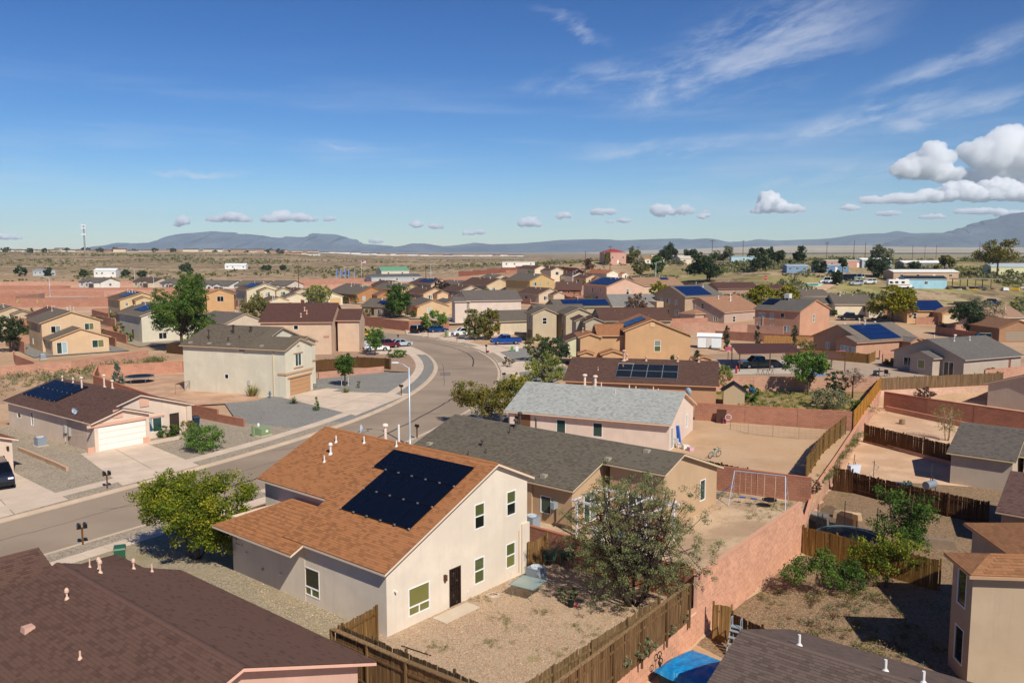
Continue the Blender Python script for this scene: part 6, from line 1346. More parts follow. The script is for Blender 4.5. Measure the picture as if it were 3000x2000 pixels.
tree('bright green tree in the weedy yard before the carport', 37.4,104.4,5.0,5.4,'bright',cb=.14,clumps=170,per=28,leaf=.15,rc=.5,lobes=9); shrub('dark evergreen behind the green yard tree', 40.4,102.8,3.2,2.6,'dark',clumps=60,per=20,leaf=.13); tree('small bare purple-brown tree in the weedy yard', 41.9,101.6,3.7,2.4,'purple',cb=.4,clumps=50,per=14,leaf=.07,limbs=40,barkc='#4a3a34')
shrub('grey-green spreading shrub at the retaining wall corner', 36.6,95.2,2.3,4.6,'sage',clumps=90,per=24,leaf=.12); shrub('yellow-green weeds beside the grey-green shrub', 39.3,93.5,1.2,2.0,'bright',clumps=30,leaf=.11); shrub('conical green shrub beside the small dark-roofed playhouse', 28.3,98.8,2.2,2.6,'green',clumps=60,per=20,leaf=.12); shrub('olive shrub at the corner of the framed solar roof', 27.6,107.5,3.5,2.0,'willow',clumps=60,per=18,leaf=.14)
shrub('dark bush in front of the salmon solar house', 51.5,145.5,2.6,3.4,'olive',clumps=50,leaf=.17)
for lb, x, y in (('left slim cypress by the white shed',39.0,151),('middle slim cypress by the white shed',44.8,151.5),('right slim cypress by the salmon two-storey house',51.6,152)): tree(lb,x,y,4.4,1.1,'dark',cb=.02,clumps=50,per=16,leaf=.15,shape='column',rc=.25)
shrub('slim shrub left of the orange gable window', 22.6,117,3.4,1.6,'dark',clumps=40,leaf=.14,shape='cone'); shrub('pair of small dark shrubs below the orange gable', 26.2,117.6,4.0,2.1,'dark',clumps=60,leaf=.14,shape='cone')
tree('leafy green tree over the lower yard fence', 24.4,51.0,5.6,5.0,'green',z=LOW,cb=.12,clumps=230,per=26,leaf=.085,rc=.40,stems=3,trunk=.1,limbs=40,hollow=.3,lobes=9); shrub('bright green shrub in the lower gravel yard', 16.8,45.2,2.9,3.2,'leafy',z=LOW,clumps=110,per=26,leaf=.075,rc=.34,lobes=6); shrub('second green shrub leaning right in the lower gravel yard', 19.2,45.6,2.6,3.0,'green',z=LOW,clumps=90,per=26,leaf=.075,rc=.32,lobes=5); tree('yellow-green tree at the edge of the tall house shadow', 21.6,47.0,3.6,4.2,'yellowgreen',z=LOW,cb=.1,clumps=150,per=26,leaf=.08,rc=.36,stems=3,lobes=7)
tree('small bare pale tree in the sandy lower yard', 45.0,84.9,4.0,2.7,'willow',z=LOW,cb=.15,clumps=60,per=9,leaf=.07,limbs=60,barkc='#a08a6c',stems=3); shrub('round dark tumbleweed shrub below the plank fence', 53.2,106,1.7,2.5,'purple',z=LOW+.4,clumps=60,per=18,leaf=.1)
shrub('rounded evergreen bush beside the white garage driveway', -28.1,74.4,2.3,3.3,'bright',clumps=170,per=24,leaf=.085,rc=.36); shrub('clipped hedge bush under the pink house window', -33.6,80.2,1.2,2.2,'green',clumps=60,per=20,leaf=.08); shrub('second clipped hedge bush by the pink house porch', -32.6,82.0,1.2,2.0,'olive',clumps=60,per=20,leaf=.08)
shrub('blue-grey spruce behind the stepped red wall', -53.6,112.4,2.8,2.2,'spruce',clumps=70,per=20,leaf=.11,shape='cone'); shrub('tiny cone-shaped potted shrub in the grey gravel', -22.2,93.6,1.5,.75,'green',clumps=40,per=16,leaf=.06,shape='cone',z=.1)
shrub('leafless brown shrub behind the pink solar roof', -62,98,3.6,4.6,'brown',clumps=60,per=8,leaf=.07,limbs=60,barkc='#8a7a66')
shrub('sprawling grey-green weeds over the retaining wall ledge', 5.6,35.4,.8,1.5,'sage',clumps=50,per=26,leaf=.06,z=.15); shrub('bushy weed at the foot of the outer fence near the tarpaulin', 4.6,34.3,.7,1.1,'sage',clumps=40,per=22,leaf=.055,z=.15); shrub('thin weed at the upper end of the wall ledge', 8.2,38.9,.5,.7,'sage',clumps=20,per=18,leaf=.05,z=.15); shrub('small grey-green weed on the retaining wall ledge', 7.3,37.6,.5,.8,'sage',clumps=24,per=20,leaf=.05,z=.15); shrub('dry brown ball weed on the wall by the leaning fence', 22.3,60.2,1.0,1.3,'brown',clumps=40,per=16,leaf=.06,z=.3); shrub('dry brown brush heap beside the glass table', 2.9,41.7,.6,1.3,'sage',clumps=50,per=18,leaf=.06); shrub('weeds at the wall corner behind the grey-green tree', 9.0,42.8,1.5,1.6,'bright',clumps=40,per=18,leaf=.07)
tufts('bunch_grass','tall tufted grass clump at the cream house wall',-32.4,103.0,1.6,1.2,130,('#8d8a4a','#a59c5a','#6f7438'),spread=.7); tufts('yucca','spiky yucca in the grey gravel near the cream garage',-25.9,98.0,1.1,1.2,70,('#6a6f4a','#7d7c52','#55583a'),spread=1.1); tufts('bunch_grass','round grass tuft at the foot of the staked tree',-21.2,105.6,.9,1.0,80,('#7d8048','#94905a'),spread=.8)
# trees on the rise
HILL = [('big spreading cottonwood with bare limbs on the right skyline',184,318,15,17,'autumn',.3),('dark round tree behind the blue mobile home, left',102,345,9.5,11,'dark',.1),('dark twin-headed tree behind the brick-pink home, left',122,390,9,9,'dark',.1),('dark twin-headed tree behind the brick-pink home, right',134,394,8.5,9,'dark',.1),('large dark mesquite behind the motorhome',139,318,9,12,'dark',.12),('small thin tree near the fence on the rise',130,330,6,3.4,'dark',.3),
 ('tall dark cypress on the hilltop',92,485,13,8,'dark',.02),('dark tree left of the hilltop cypress',85,478,9,9,'dark',.1),('conical dark tree right of the hilltop cypress',103,488,8.5,9,'dark',.05),('grey bare tree beside the utility pole on the hill',118,468,10,11,'grey',.15),('small tree before the coral-pink house',54,476,7,3.2,'olive',.1),('leafy tree right of the coral-pink house',70,484,9,9,'olive',.1),
 ('dark shrub tree between the blue homes',122,333,5,5,'dark',.05),('bushy tree beside the white-roofed tan home',152,322,6,11,'dark',.05),('brown-olive tree at the right end of the rise',172,334,7,8,'olive',.1),('conical dark shrub beside the dirt track',113,292,5,4,'dark',.02),('dead grey tree left of the brick-pink home',166,378,10,9,'grey',.2),('brown scrub tree below the coral-pink house',42,455,6,6,'brown',.1)]
for lb, x, y, hh, ww, pl, cb in HILL: tree(lb,x,y,hh,ww,pl,cb=cb if cb > .25 else .02,clumps=170,per=18,leaf=.42,z=terr(x,y)-.3,lobes=7,hollow=.3)
FARL = [(-258,505),(-236,512),(-226,512),(-300,512),(-284,514),(-210,545),(-172,630),(-182,622),(-230,590),(-240,620)]
rr = random.Random(4)
for x, y in FARL: tree('dark round tree among the scattered homes on the far left slope',x,y,rr.uniform(3.5,6),rr.uniform(4,8),'dark',cb=.02,clumps=40,per=12,leaf=.8,z=terr(x,y)-.3,group='dark trees on the far left slope')
for k in range(16):
    t = -.60+.022*k+rr.uniform(-.006,.006); d = rr.uniform(1380,1480); tree('tiny dark tree on the left mesa skyline',t*d,d,rr.uniform(5,10),rr.uniform(8,15),'dark',cb=.02,clumps=36,per=10,leaf=1.4,z=terr(t*d,d)-.4,group='dark trees on the mesa skyline')
# brush that nobody could count
def poly_pts(n, f, s):
    r = random.Random(s); o = []
    while len(o) < n:
        q = f(r)
        if q: o.append(q)
    return o
def inpoly(x, y, P):
    c = False; j = len(P)-1
    for i in range(len(P)):
        if (P[i][1] > y) != (P[j][1] > y) and x < (P[j][0]-P[i][0])*(y-P[i][1])/(P[j][1]-P[i][1])+P[i][0]: c = not c
        j = i
    return c
LOT = [(-88,108),(-74,119),(-67,126),(-61,140),(-52,132),(-48.5,126),(-60,120.6),(-57.5,112),(-66,98)]
scatter_brush('sagebrush','grey-green sagebrush covering the vacant lot',poly_pts(210, lambda r: (lambda x,y: (x,y) if inpoly(x,y,LOT) and r.random() < .25+.75*max(0,(y-105)/35) else None)(r.uniform(-88,-48),r.uniform(98,141)),2),.5,1.5,['sage','olive','sage'],10,9,.09)
def hillpt(r):
    d = 208+r.random()**.8*330; t = r.uniform(.13,.62) if d > 300 else r.uniform(.25,.62)
    n = math.sin(t*31+d*.03)+math.sin(d*.045-t*12)
    if 100 < t*d < 172 and 262 < d < 312: return None
    return (t*d, d) if n > -.25+r.random()*.8 else None
scatter_brush('hillside_brush','grey-green brush covering the right hillside',poly_pts(1900, hillpt, 3),1.0,3.2,['hill','sage','hill','olive'],6,7,.42,zoff=-.3)
def plainpt(r):
    d = 430+r.random()**.8*1000; t = r.uniform(-.62,.12); n = math.sin(t*23+d*.011)+math.sin(d*.02-t*9)
    return (t*d, d) if n > -.4+r.random()*.9 else None
scatter_brush('plain_brush','dark low brush dotted over the far desert plain',poly_pts(3800, plainpt, 4),.7,2.0,['olive','hill','sage','olive'],4,5,.55,zoff=-.3)
def yw(r, P, hs): return None
NY = [(-5.2,36.5),(-.3,30.6),(8.4,39.8),(1.6,46.8)]
wr_ = random.Random(8); cl = [(-.6,39.2),(.2,38.4),(1.5,40.2),(3.2,38.6),(4.0,37.4),(2.0,36.0),(-.9,36.9),(-3.4,36.6),(1.2,43.6),(4.6,42.2),(5.8,40.6),(3.0,34.6),(-1.6,41.6)]
scatter_brush('weeds','patchy green weeds in the pink gravel yard',[(a+wr_.gauss(0,.38),b+wr_.gauss(0,.30)) for a,b in cl for _ in range(20)],.06,.20,['olive','green','autumn'],14,4,.013,zoff=0,seed=6)
cl = [(16.4,60.2),(17.8,58.6),(18.6,57.2),(15.4,60.9),(13,57.5),(17,55.5),(19.6,58)]
scatter_brush('weeds','green grass tufts under the swing set',[(a+wr_.gauss(0,.9),b+wr_.gauss(0,.6)) for a,b in cl for _ in range(60)],.08,.22,['olive','green','autumn'],14,4,.0135,zoff=0,seed=7)
scatter_brush('weeds','weeds and yellow flowers in the upper weedy yard',[(wr_.uniform(26,42),wr_.uniform(92,106)) for _ in range(420)],.1,.5,['olive','green','yellow','sage'],12,5,.045,zoff=0,seed=8)
scatter_brush('dry_weeds','dry bunch weeds in the lower gravel yard',[(wr_.uniform(14,21),wr_.uniform(37,46),LOW) for _ in range(230)],.1,.55,['sage','olive','brown'],16,6,.03,seed=9)
scatter_brush('ledge_weeds','green weeds along the wall below the leaning fence',[(lambda s: (23.4+s*10.2+.8+wr_.gauss(0,.15), 63.6+s*17.4+wr_.gauss(0,.3)))(wr_.random()) for _ in range(160)],.12,.45,['olive','sage','green'],14,5,.03,zoff=0,seed=10)
# loose stones on the gravel
def stones(name, label, P, n, seed, c, lo=.015, hi=.05, z=0.):
    r = np.random.default_rng(seed); xs = [p[0] for p in P]; ys = [p[1] for p in P]; pts = []
    while len(pts) < n:
        x, y = r.uniform(min(xs), max(xs)), r.uniform(min(ys), max(ys))
        if inpoly(x, y, P): pts.append((x, y))
    mb = MB()
    for x, y in pts:
        s = lo+(hi-lo)*r.random()**2; k = (r.random()*.7+.65); cc = tuple(np.clip(np.array(lin(c))*k*(1+r.normal(size=3)*.05), 0, 1)); p = r.normal(size=(5, 3))*.25+np.array([[1,0,0],[-.5,.9,0],[-.5,-.9,0],[0,0,.8],[0,0,-.2]]); p = p*s+np.array([x, y, z+s*.25])
        for f in ((0,1,3),(1,2,3),(2,0,3)): mb.face([p[i] for i in f], 0, None, cc)
    mb.build(name, [leafm() if False else mat('stone', _stone)], None, label=label, cat='gravel', kind='stuff')
def _stone(N, b):
    at = N.n.new('ShaderNodeAttribute'); at.attribute_name = 'Col'; N.put(b.inputs['Base Color'], at.outputs['Color']); b.inputs['Roughness'].default_value = .95
stones('gravel','loose pinkish stones over the pink house back yard',[(-6.8,35.3),(-.3,30),(8.8,40.2),(1.2,47.6)],7000,1,'#bb9679'); stones('gravel','pale stones in the side yard below the pink house wall',[(-17.5,49.5),(-14.6,51),(-6.2,37.4),(-7.6,35.2),(-11,38.5)],3500,2,'#b09a7c')
stones('gravel','stones in the lower gravel yard',[(10.4,39.5),(18.6,51.5),(22,48),(20,38),(15,34.5)],3500,3,'#a58b6c',z=LOW)
# ------------------------------------------------------------------ street furniture
def mailbox(label, x, y, n=1, rz=0.):
    r = thing('mailbox', label, 'mailbox', (x, y, terr(x,y)), rz); wm = wood('#8a5f34','#5a3a20')
    MB().box(-.05,-.05,-.2,.05,.05,1.05).build('post',[wm],r); MB().box(-.3 if n > 1 else -.12,-.06,1.0,.3 if n > 1 else .12,.06,1.08).build('crossarm',[wm],r)
    def bx():
        m = MB(); n_ = 7; P = [(math.cos(math.pi*k/n_)*.1, .14+math.sin(math.pi*k/n_)*.1) for k in range(n_+1)]; P = [(.1,0)]+P+[(-.1,0)]
        for k in range(len(P)): a, b = P[k], P[(k+1) % len(P)]; m.face([(a[0],-.26,a[1]),(b[0],-.26,b[1]),(b[0],.26,b[1]),(a[0],.26,a[1])])
        m.face([(a,-.26,b) for a, b in P]); m.face([(a,.26,b) for a, b in P][::-1]); m.box(.1,-.1,.1,.115,-.05,.3); return m.mesh('box',[plain('#17181a',.4)])
    for k in range(n): put('box', cached('mbx',bx), r, ((k-.5)*.34 if n > 1 else 0, 0, 1.09))
    return r
for lb, x, y, n, rz in (('twin black mailboxes on a wood post by the white garage driveway',-30.9,62.3,2,.6),('twin black mailboxes on a wood post across from the pink house',-26.5,50.0,2,.6),('black mailbox beside the grey gravel strip of the cream house',-13.9,103.7,1,1.2),('black mailbox on the near kerb behind the orange roof',-9.2,79.6,1,.7),
 ('mailbox at the kerb in front of the white car',-11.0,166.4,1,.5),('mailbox at the kerb left of the blue pickup, above a red pot',-4.6,148.2,1,.7),('mailbox at the kerb by the grey gravel opposite the bend',-1.0,131.2,1,1.4),('dark mailbox at the kerb nearest the drooping tree',-1.1,114,1,1.5),('small mailbox post at the far bend before the parked cars',-17.6,174.5,1,.4),('mailbox on the inner kerb near the juniper',-22.8,166.5,1,.6)): mailbox(lb,x,y,n,rz)
MB().lathe([(.16,0),(.22,.1),(.24,.34),(.2,.36)],10).build('flower_pot',[plain('#8a2a20',.6)],None,loc=(-4.3,147.9,0.),label='red pot at the foot of the mailbox by the blue pickup',cat='pot')
def lamp(label, x, y, h, ang, arm=1.5, z=None, group=None):
    r = thing('street_lamp', label, 'street lamp', (x, y, terr(x,y) if z is None else z), ang, group)
    MB().lathe([(.16,-.1),(.16,.05),(.10,.08),(.09,1.),(.065,h)],10).build('pole',[plain('#b9c0c6',.45,.3)],r,smooth=True); MB().tube([(0,0,h-.1),(arm*.5,0,h+.25),(arm,0,h+.38)],[.045,.035,.03],6).build('arm',[plain('#b9c0c6',.45,.3)],r)
    MB().hexa([(arm-.1,-.12,h+.32),(arm+.55,-.10,h+.34),(arm+.55,.10,h+.34),(arm-.1,.12,h+.32)],[(arm-.1,-.08,h+.46),(arm+.5,-.07,h+.44),(arm+.5,.07,h+.44),(arm-.1,.08,h+.46)]).build('lamp_head',[plain('#d3d8dc',.4)],r)
    return r
lamp('grey street lamp at the kerb behind the orange solar roof',-9.55,76.8,7.3,R(165),1.15)
def P3(px, py, d): return ((px-1500)/2450*d, d, 18-d*(py-736)/2450)
for lb, px_, ty, d in (('white street lamp over the graded lots at far left',147,814,330),('street lamp left of the tall tree, by the beige house',452,811,345),('thin street lamp beyond the new grey houses',397,789,420),('street lamp behind the peach house roof',799,865,250),('white street lamp by the long grey roof on the plain',1263,772,400),('white curved street lamp by the white-gabled house',1678,795,380),('slim light pole before the wide tan roof',1920,770,300)):
    x, y, z = P3(px_, ty, d); lamp(lb, x, y, max(5., z-terr(x,y)), R(200 if px_ < 1000 else 10), 1.6)
def pole(label, px_, ty, d, arms=1):
    x, y, z = P3(px_, ty, d); h = z-terr(x,y)+.3; r = thing('utility_pole', label, 'utility pole', (x, y, terr(x,y)-.3), 0); wm = bark('#5c4030')
    MB().tube([(0,0,0),(0,0,h)],[.19,.12],8).build('pole',[wm],r)
    for k in range(arms): MB().box(-1.3,-.07,h-.7-k*.9,1.3,.07,h-.52-k*.9).build('crossarm',[wm],r)
for lb, px_, ty, d, a in (('wooden utility pole standing in the graded pink lots',876,768,352,0),('wooden utility pole by the dark red-brown far wall',1248,774,440,0),('utility pole left of the coral-pink house',1714,736,428,0),('utility pole before the coral-pink house door',1786,721,420,1),('utility pole right of the coral-pink house',1867,722,460,1),('tall utility pole beside the grey bare tree',2083,704,444,1),('utility pole above the blue storage container',2173,705,500,1),('utility pole with transformer by the dead grey tree',2417,710,560,2),('left of two utility poles behind the brick-pink home',2496,705,520,0),('right of two utility poles behind the brick-pink home',2529,710,480,0),('short far utility pole left of the white trailer',2667,720,640,0),('middle far utility pole above the white trailer',2703,719,720,0),('right far utility pole above the white trailer',2736,719,720,0),('utility pole left of the big skyline cottonwood',2862,709,600,0)): pole(lb,px_,ty,d,a)
x, y, z = P3(256, 657, 1400); z0 = terr(x,y); r = thing('cell_tower','tall cell tower with antenna rings on the left skyline','tower',(x,y,z0)); H_ = z-z0
MB().tube([(0,0,0),(0,0,H_)],[1.5,.9],8).build('mast',[plain('#8a8e94',.5)],r)
for k, zz in enumerate((H_-2.5,H_-7.5,H_-18)):
    m = MB()
    for j in range(9): a = j*2*math.pi/9; m.box(math.cos(a)*3-.6,math.sin(a)*3-.6,zz-1.6,math.cos(a)*3+.6,math.sin(a)*3+.6,zz+1.6)
    m.lathe([(3.1,zz-.15),(3.1,zz+.15)],12); m.build('antenna_ring',[plain('#dfe2e4',.5)],r)
def flag(label, px_, ty, by, d, c1, c2, w):
    x, y, z = P3(px_, ty, d); h = z-terr(x,y); r = thing('flag', label, 'flag', (x,y,terr(x,y)), 0); MB().tube([(0,0,0),(0,0,h)],.08,6).build('pole',[plain('#d8dade',.4)],r)
    m = MB()
    for k in range(7): m.box(.1,-.03,h-1.6+k*.2,w,.03,h-1.4+k*.2, k % 2)
    m.box(.1,-.05,h-.9,w*.42,.05,h-.2,2); m.build('cloth',[plain(c1,.8),plain(c2,.8),plain('#2a3868',.8)],r)
flag('flagpole with striped flag beyond the graded lots',1061,763,804,440,'#b03a3a','#e4e2de',2.4); 
for k, px_ in enumerate((987,1000,1012,1022,1040)):
    x, y, z = P3(px_, 787, 440); r = thing('feather_flag','small blue feather flag in the row beyond the graded lots','flag',(x,y,terr(x,y)),.3*k,'feather flags beyond the graded lots'); h = z-terr(x,y); MB().tube([(0,0,0),(0,0,h)],.05,5).build('pole',[plain('#c9ccd0',.5)],r); MB().hexa([(0,-.03,h*.4),(.9,-.03,h*.45),(.9,.03,h*.45),(0,.03,h*.4)],[(0,-.03,h),(.5,-.03,h*.93),(.5,.03,h*.93),(0,.03,h)]).build('cloth',[plain('#4a6ab0',.8)],r)
x, y, z = P3(2241, 814, 262); r = thing('stop_sign','red stop sign by the dirt track below the hillside','sign',(x,y,terr(x,y)),0); hh = z-terr(x,y); MB().tube([(0,0,0),(0,0,hh)],.05,6).build('post',[plain('#9a9a9a',.5)],r)
MB().tube([(0,-.06,hh),(0,-.1,hh)],.62,8).build('plate',[plain('#b01c1c',.5)],r)
def text(body, size, loc, rot, m, parent):
    cu = bpy.data.curves.new('lettering','FONT'); cu.body = body; cu.size = size; cu.align_x = 'CENTER'; cu.align_y = 'CENTER'; o = bpy.data.objects.new('lettering', cu); COL.objects.link(o); o.parent = parent; o.location = loc; o.rotation_euler = rot; cu.materials.append(m); bpy.context.view_layer.update(); me = bpy.data.meshes.new_from_object(o); bpy.data.objects.remove(o); q = put('lettering', me, parent, loc); q.rotation_euler = rot
text('STOP', .42, (0,-.105,hh), (math.pi/2,0,0), plain('#f0ece6',.5), r)
# boxes, bins, air conditioners
def ac(label, x, y, rz, z=None, s=.8, h=.8):
    z = terr(x,y) if z is None else z; r = thing('air_conditioner', label, 'air conditioner', (x,y,z), rz); a = s/2
    MB().box(-a-.1,-a-.1,-.1,a+.1,a+.1,.06).build('pad',[concrete('#c9bba8')],r); m = MB(); m.box(-a,-a,.06,a,a,h)
    m.build('cabinet',[plain('#7e8790',.5)],r)
    g = MB()
    for k in range(9):
        zz = .12+k*(h-.2)/9
        g.box(-a-.012,-a-.012,zz,a+.012,-a-.002,zz+.03); g.box(a+.002,-a,zz,a+.012,a,zz+.03); g.box(-a-.012,-a,zz,-a-.002,a,zz+.03); g.box(-a,a+.002,zz,a,a+.012,zz+.03)
    g.build('louvres',[plain('#9aa3aa',.5)],r); f = MB(); f.lathe([(a*.82,h+.001),(a*.80,h+.05),(a*.70,h+.05),(a*.68,h+.005)],18); f.lathe([(.1,h+.02),(.1,h+.06)],10)
    for k in range(12): t = k*math.pi/6; f.bar((.08*math.cos(t),.08*math.sin(t),h+.05),(a*.75*math.cos(t),a*.75*math.sin(t),h+.05),.014)
    f.build('fan_grille',[plain('#c3c8cc',.4)],r)
ac('grey air conditioner beside the glass patio table',*W1(9.75,-1.25),R(G1)); ac('air conditioner at the tan house wall',*W1(16.6,4.5),R(G1)); ac('air conditioner in the side yard of the pink solar house',-43.9,76.4,R(52)); ac('air conditioner by the tan two-storey house',-78.6,139,R(40))
r = thing('utility_box','green electrical transformer box in the gravel by the sidewalk','utility box',(-24.5,80.8,0),R(60)); MB().hexa([(-.6,-.45,0),(.6,-.45,0),(.6,.45,0),(-.6,.45,0)],[(-.6,-.45,.7),(.6,-.45,.7),(.6,.45,.85),(-.6,.45,.85)]).build('cabinet',[plain('#7d8f68',.6)],r); MB().box(-.72,-.55,-.1,.72,.55,.05).build('pad',[concrete()],r); MB().box(-.05,-.47,.35,.25,-.455,.55).build('placard',[plain('#e4e2da',.6)],r); MB().box(-.95,.3,0,-.7,.55,1.0).build('pedestal',[plain('#7d8f68',.6)],r); MB().lathe([(.12,0),(.12,1.05),(.06,1.1)],8,0,(.1,.7,0)).build('bollard',[plain('#e6e3dc',.6)],r)
for lb, x, y, c in (('small green utility pedestal in the gravel below the blue pickup',.0,150,'#4f8a58'),('small white utility pedestal in the gravel below the blue pickup',.9,150.2,'#d8dcd8'),('green utility pedestal in the corner yard before the white car',-14.0,176.6,'#4f7a4a'),('white utility pedestal in the corner yard before the white car',-13.2,177,'#d8dcd8')):
    MB().hexa([(-.25,-.2,0),(.25,-.2,0),(.25,.2,0),(-.25,.2,0)],[(-.25,-.2,.75),(.25,-.2,.75),(.22,.17,.85),(-.22,.17,.85)]).build('utility_box',[plain(c,.6)],None,loc=(x,y,0),label=lb,cat='utility box')
def bin_(label, x, y, c, rz=0.):
    r = thing('wheelie_bin', label, 'bin', (x,y,0), rz); MB().hexa([(-.24,-.28,.05),(.24,-.28,.05),(.24,.25,.05),(-.24,.25,.05)],[(-.31,-.38,1.0),(.31,-.38,1.0),(.31,.34,1.0),(-.31,.34,1.0)]).build('body',[plain(c,.5)],r); MB().hexa([(-.33,-.40,1.0),(.33,-.40,1.0),(.33,.40,1.0),(-.33,.40,1.0)],[(-.29,-.34,1.09),(.29,-.34,1.09),(.29,.36,1.11),(-.29,.36,1.11)]).build('lid',[plain(c,.45)],r)
    for s in (-1,1): MB().tube([(s*.26,.26,.12),(s*.33,.26,.12)],.12,10).build('wheel',[plain('#151515',.7)],r)
bin_('dark blue wheelie bin by the pink solar house porch',-32.6,84.9,'#1f2c40',.6); bin_('green wheelie bin under the broad yellow-green tree',-22.6,46.6,'#2a5a40',.4); bin_('black wheelie bin beside the cream solar house',-72.5,168.5,'#22262c',.4)
# yard things round the pink house
MB().box(-1.23,-.45,-.05,1.23,.45,.06).build('patio_slab',[concrete('#cbb9a2')],None,loc=(*W1(3.95,-.72),0),rz=R(G1),label='concrete step slab at the iron-grille back door',cat='slab')
r = thing('patio_table','square glass patio table in the gravel yard','table',(*W1(7.95,-2.1),0),R(G1+8)); 
def _tglass(N, b): b.inputs['Base Color'].default_value = (.34,.42,.38,1); b.inputs['Roughness'].default_value = .25; b.inputs['Alpha'].default_value = .62; b.inputs['Specular IOR Level'].default_value = .6
MB().box(-.72,-.72,.70,.72,.72,.715).build('table_top',[mat('frosted_glass',_tglass)],r)
m = MB()
for a_, b_ in ((-1,-1),(1,-1),(1,1),(-1,1)): m.bar((a_*.74,b_*.74,.70),(a_*.74*(-1 if a_==b_ else 1),b_*.74*(1 if a_==b_ else -1),.70),.03)
m.build('rim',[plain('#6d8478',.5)],r)
for a_, b_ in ((-1,-1),(1,-1),(1,1),(-1,1)): MB().tube([(a_*.15,b_*.15,.68),(a_*.5,b_*.5,.4),(a_*.66,b_*.66,0)],.018,5).build('leg',[plain('#6d8478',.5)],r)
NM4 = ('bottom','second lowest','second highest','top')
def gchair(x, y, z, rz, lb):
    r = thing('patio_chair', lb, 'chair', (x,y,z), rz, 'stacked green patio chairs by the plank gate'); gm = plain('#46604f',.45)
    s = MB(); bk = MB()
    for k in range(7): s.bar((-.25,-.24+k*.08,.42),(.25,-.24+k*.08,.42),.05,.015)
    for k in range(7): bk.bar((-.25,.27+k*.028,.48+k*.075),(.25,.27+k*.028,.48+k*.075),.012,.045)
    s.build('seat',[gm],r); bk.build('backrest',[gm],r)
    for sg in (-1,1):
        MB().tube([(sg*.28,-.26,0),(sg*.28,-.26,.62),(sg*.28,-.1,.66),(sg*.28,.28,.60)],.017,5).build('arm',[gm],r); MB().tube([(sg*.26,.32,0),(sg*.26,.25,.42),(sg*.26,.46,1.0)],.017,5).build('leg',[gm],r)
for st, (u, v, rz) in enumerate(((12.0,-.55,R(G1+200)),(12.6,-1.35,R(G1+170)))):
    for k in range(4): gchair(*W1(u-.03*k,v+.02*k), k*.14, rz+.05*k, '%s dark green patio chair in the stack %s' % (NM4[k], ('against the plank gate','nearer the grey-green tree')[st]))
r = thing('garden_hose','coiled cream garden hose on the gravel below the windows','hose',(*W1(6.7,-.75),0),0); m = MB()
for k in range(3): m.tube([((.36-.05*k)*math.cos(t*.35),(.30-.04*k)*math.sin(t*.35),.03+.03*k) for t in range(19)],.016,5,cap=False)
m.build('coil',[plain('#d8c6b2',.6)],r); MB().tube([(.3,.1,.04),(.7,.45,.05),(.9,.62,.6),(.92,.66,1.0),(1.15,.7,1.02)],.014,5).build('pipe',[plain('#cfc0ae',.6)],r)
for lb,(u,v),(u2,v2) in (('dark iron rod lying in the gravel near the house corner',(-.2,-1.2),(-.0,-2.9)),): MB().bar((0,0,.02),tuple(np.append(np.array(W1(u2,v2))-np.array(W1(u,v)),.02)),.04).build('iron_rod',[plain('#2a2320',.7)],None,loc=(*W1(u,v),0),label=lb,cat='rod')
r = thing('flower_pot','black pot with a red toy beside the brush heap','pot',(3.0,40.9,0),0); MB().lathe([(.13,0),(.18,.3),(.16,.3)],10).build('pot',[plain('#1b1b1d',.6)],r); MB().box(.2,-.05,0,.32,.08,.14).build('toy',[plain('#c0283a',.5)],r)
# pergola, swing, trampolines
r = thing('pergola','white wooden pergola frame over clutter behind the grey-green tree','pergola',(*W1(17.0,-4.0),0),R(G1)); wp = plain('#d6d2d6',.6)
for a_ in (0,3.4):
    for b_ in (.2,5.2): MB().box(a_-.07,b_-.07,0,a_+.07,b_+.07,2.25).build('post',[wp],r)
    MB().box(a_-.05,-.2,2.25,a_+.05,5.6,2.39).build('beam',[wp],r)
for k in range(4): MB().box(-.3,.1+k*1.7,2.40,3.6,.15+k*1.7,2.5).build('rafter',[wp],r)
for lb, u, v, c, s in (('blue plastic tub among the clutter under the pergola',18.4,-1.0,'#1f6fb0',.5),('white storage box under the pergola',18.0,.4,'#d8d6d0',.6),('grey cushion bench under the pergola',19.2,-2.2,'#8a8a88',.7),('orange toy under the pergola',19.6,-3.4,'#c05a20',.35),('white plastic sack under the pergola',17.6,-.4,'#e4e2de',.45)):
    MB().hexa([(-s/2,-s*.4,0),(s/2,-s*.4,0),(s/2,s*.4,0),(-s/2,s*.4,0)],[(-s*.45,-s*.35,s*.8),(s*.42,-s*.36,s*.7),(s*.42,s*.33,s*.75),(-s*.4,s*.35,s*.85)]).build('storage_box' if 'box' in lb or 'tub' in lb else 'yard_clutter',[plain(c,.6)],None,loc=(*W1(u,v),0),rz=u,label=lb,cat='clutter')
r = thing('swing_set','metal A-frame swing set with blue seats and a black saucer','swing set',(17.55,57.9,0),math.atan2(-1.3,2.7)); sm = plain('#b7b9c4',.4,.4)
MB().tube([(-1.75,0,2.35),(1.75,0,2.35)],.035,8).build('top_bar',[sm],r)
for s in (-1,1):
    for t in (-1,1): MB().tube([(s*1.75,0,2.35),(s*1.95,t*.95,0)],.03,6).build('leg',[sm],r)
    MB().tube([(s*1.87,-.5,1.1),(s*1.87,.5,1.1)],.02,5).build('brace',[sm],r)
for x in (-1.15,-.35):
    m = MB(); m.tube([(x-.2,0,2.33),(x-.2,0,.5)],.01,4).tube([(x+.2,0,2.33),(x+.2,0,.5)],.01,4); q = m.build('chain',[plain('#c9b49a',.6)],r); MB().box(x-.23,-.1,.46,x+.23,.1,.5).build('seat',[plain('#2f55a8',.5)],q)
m = MB()
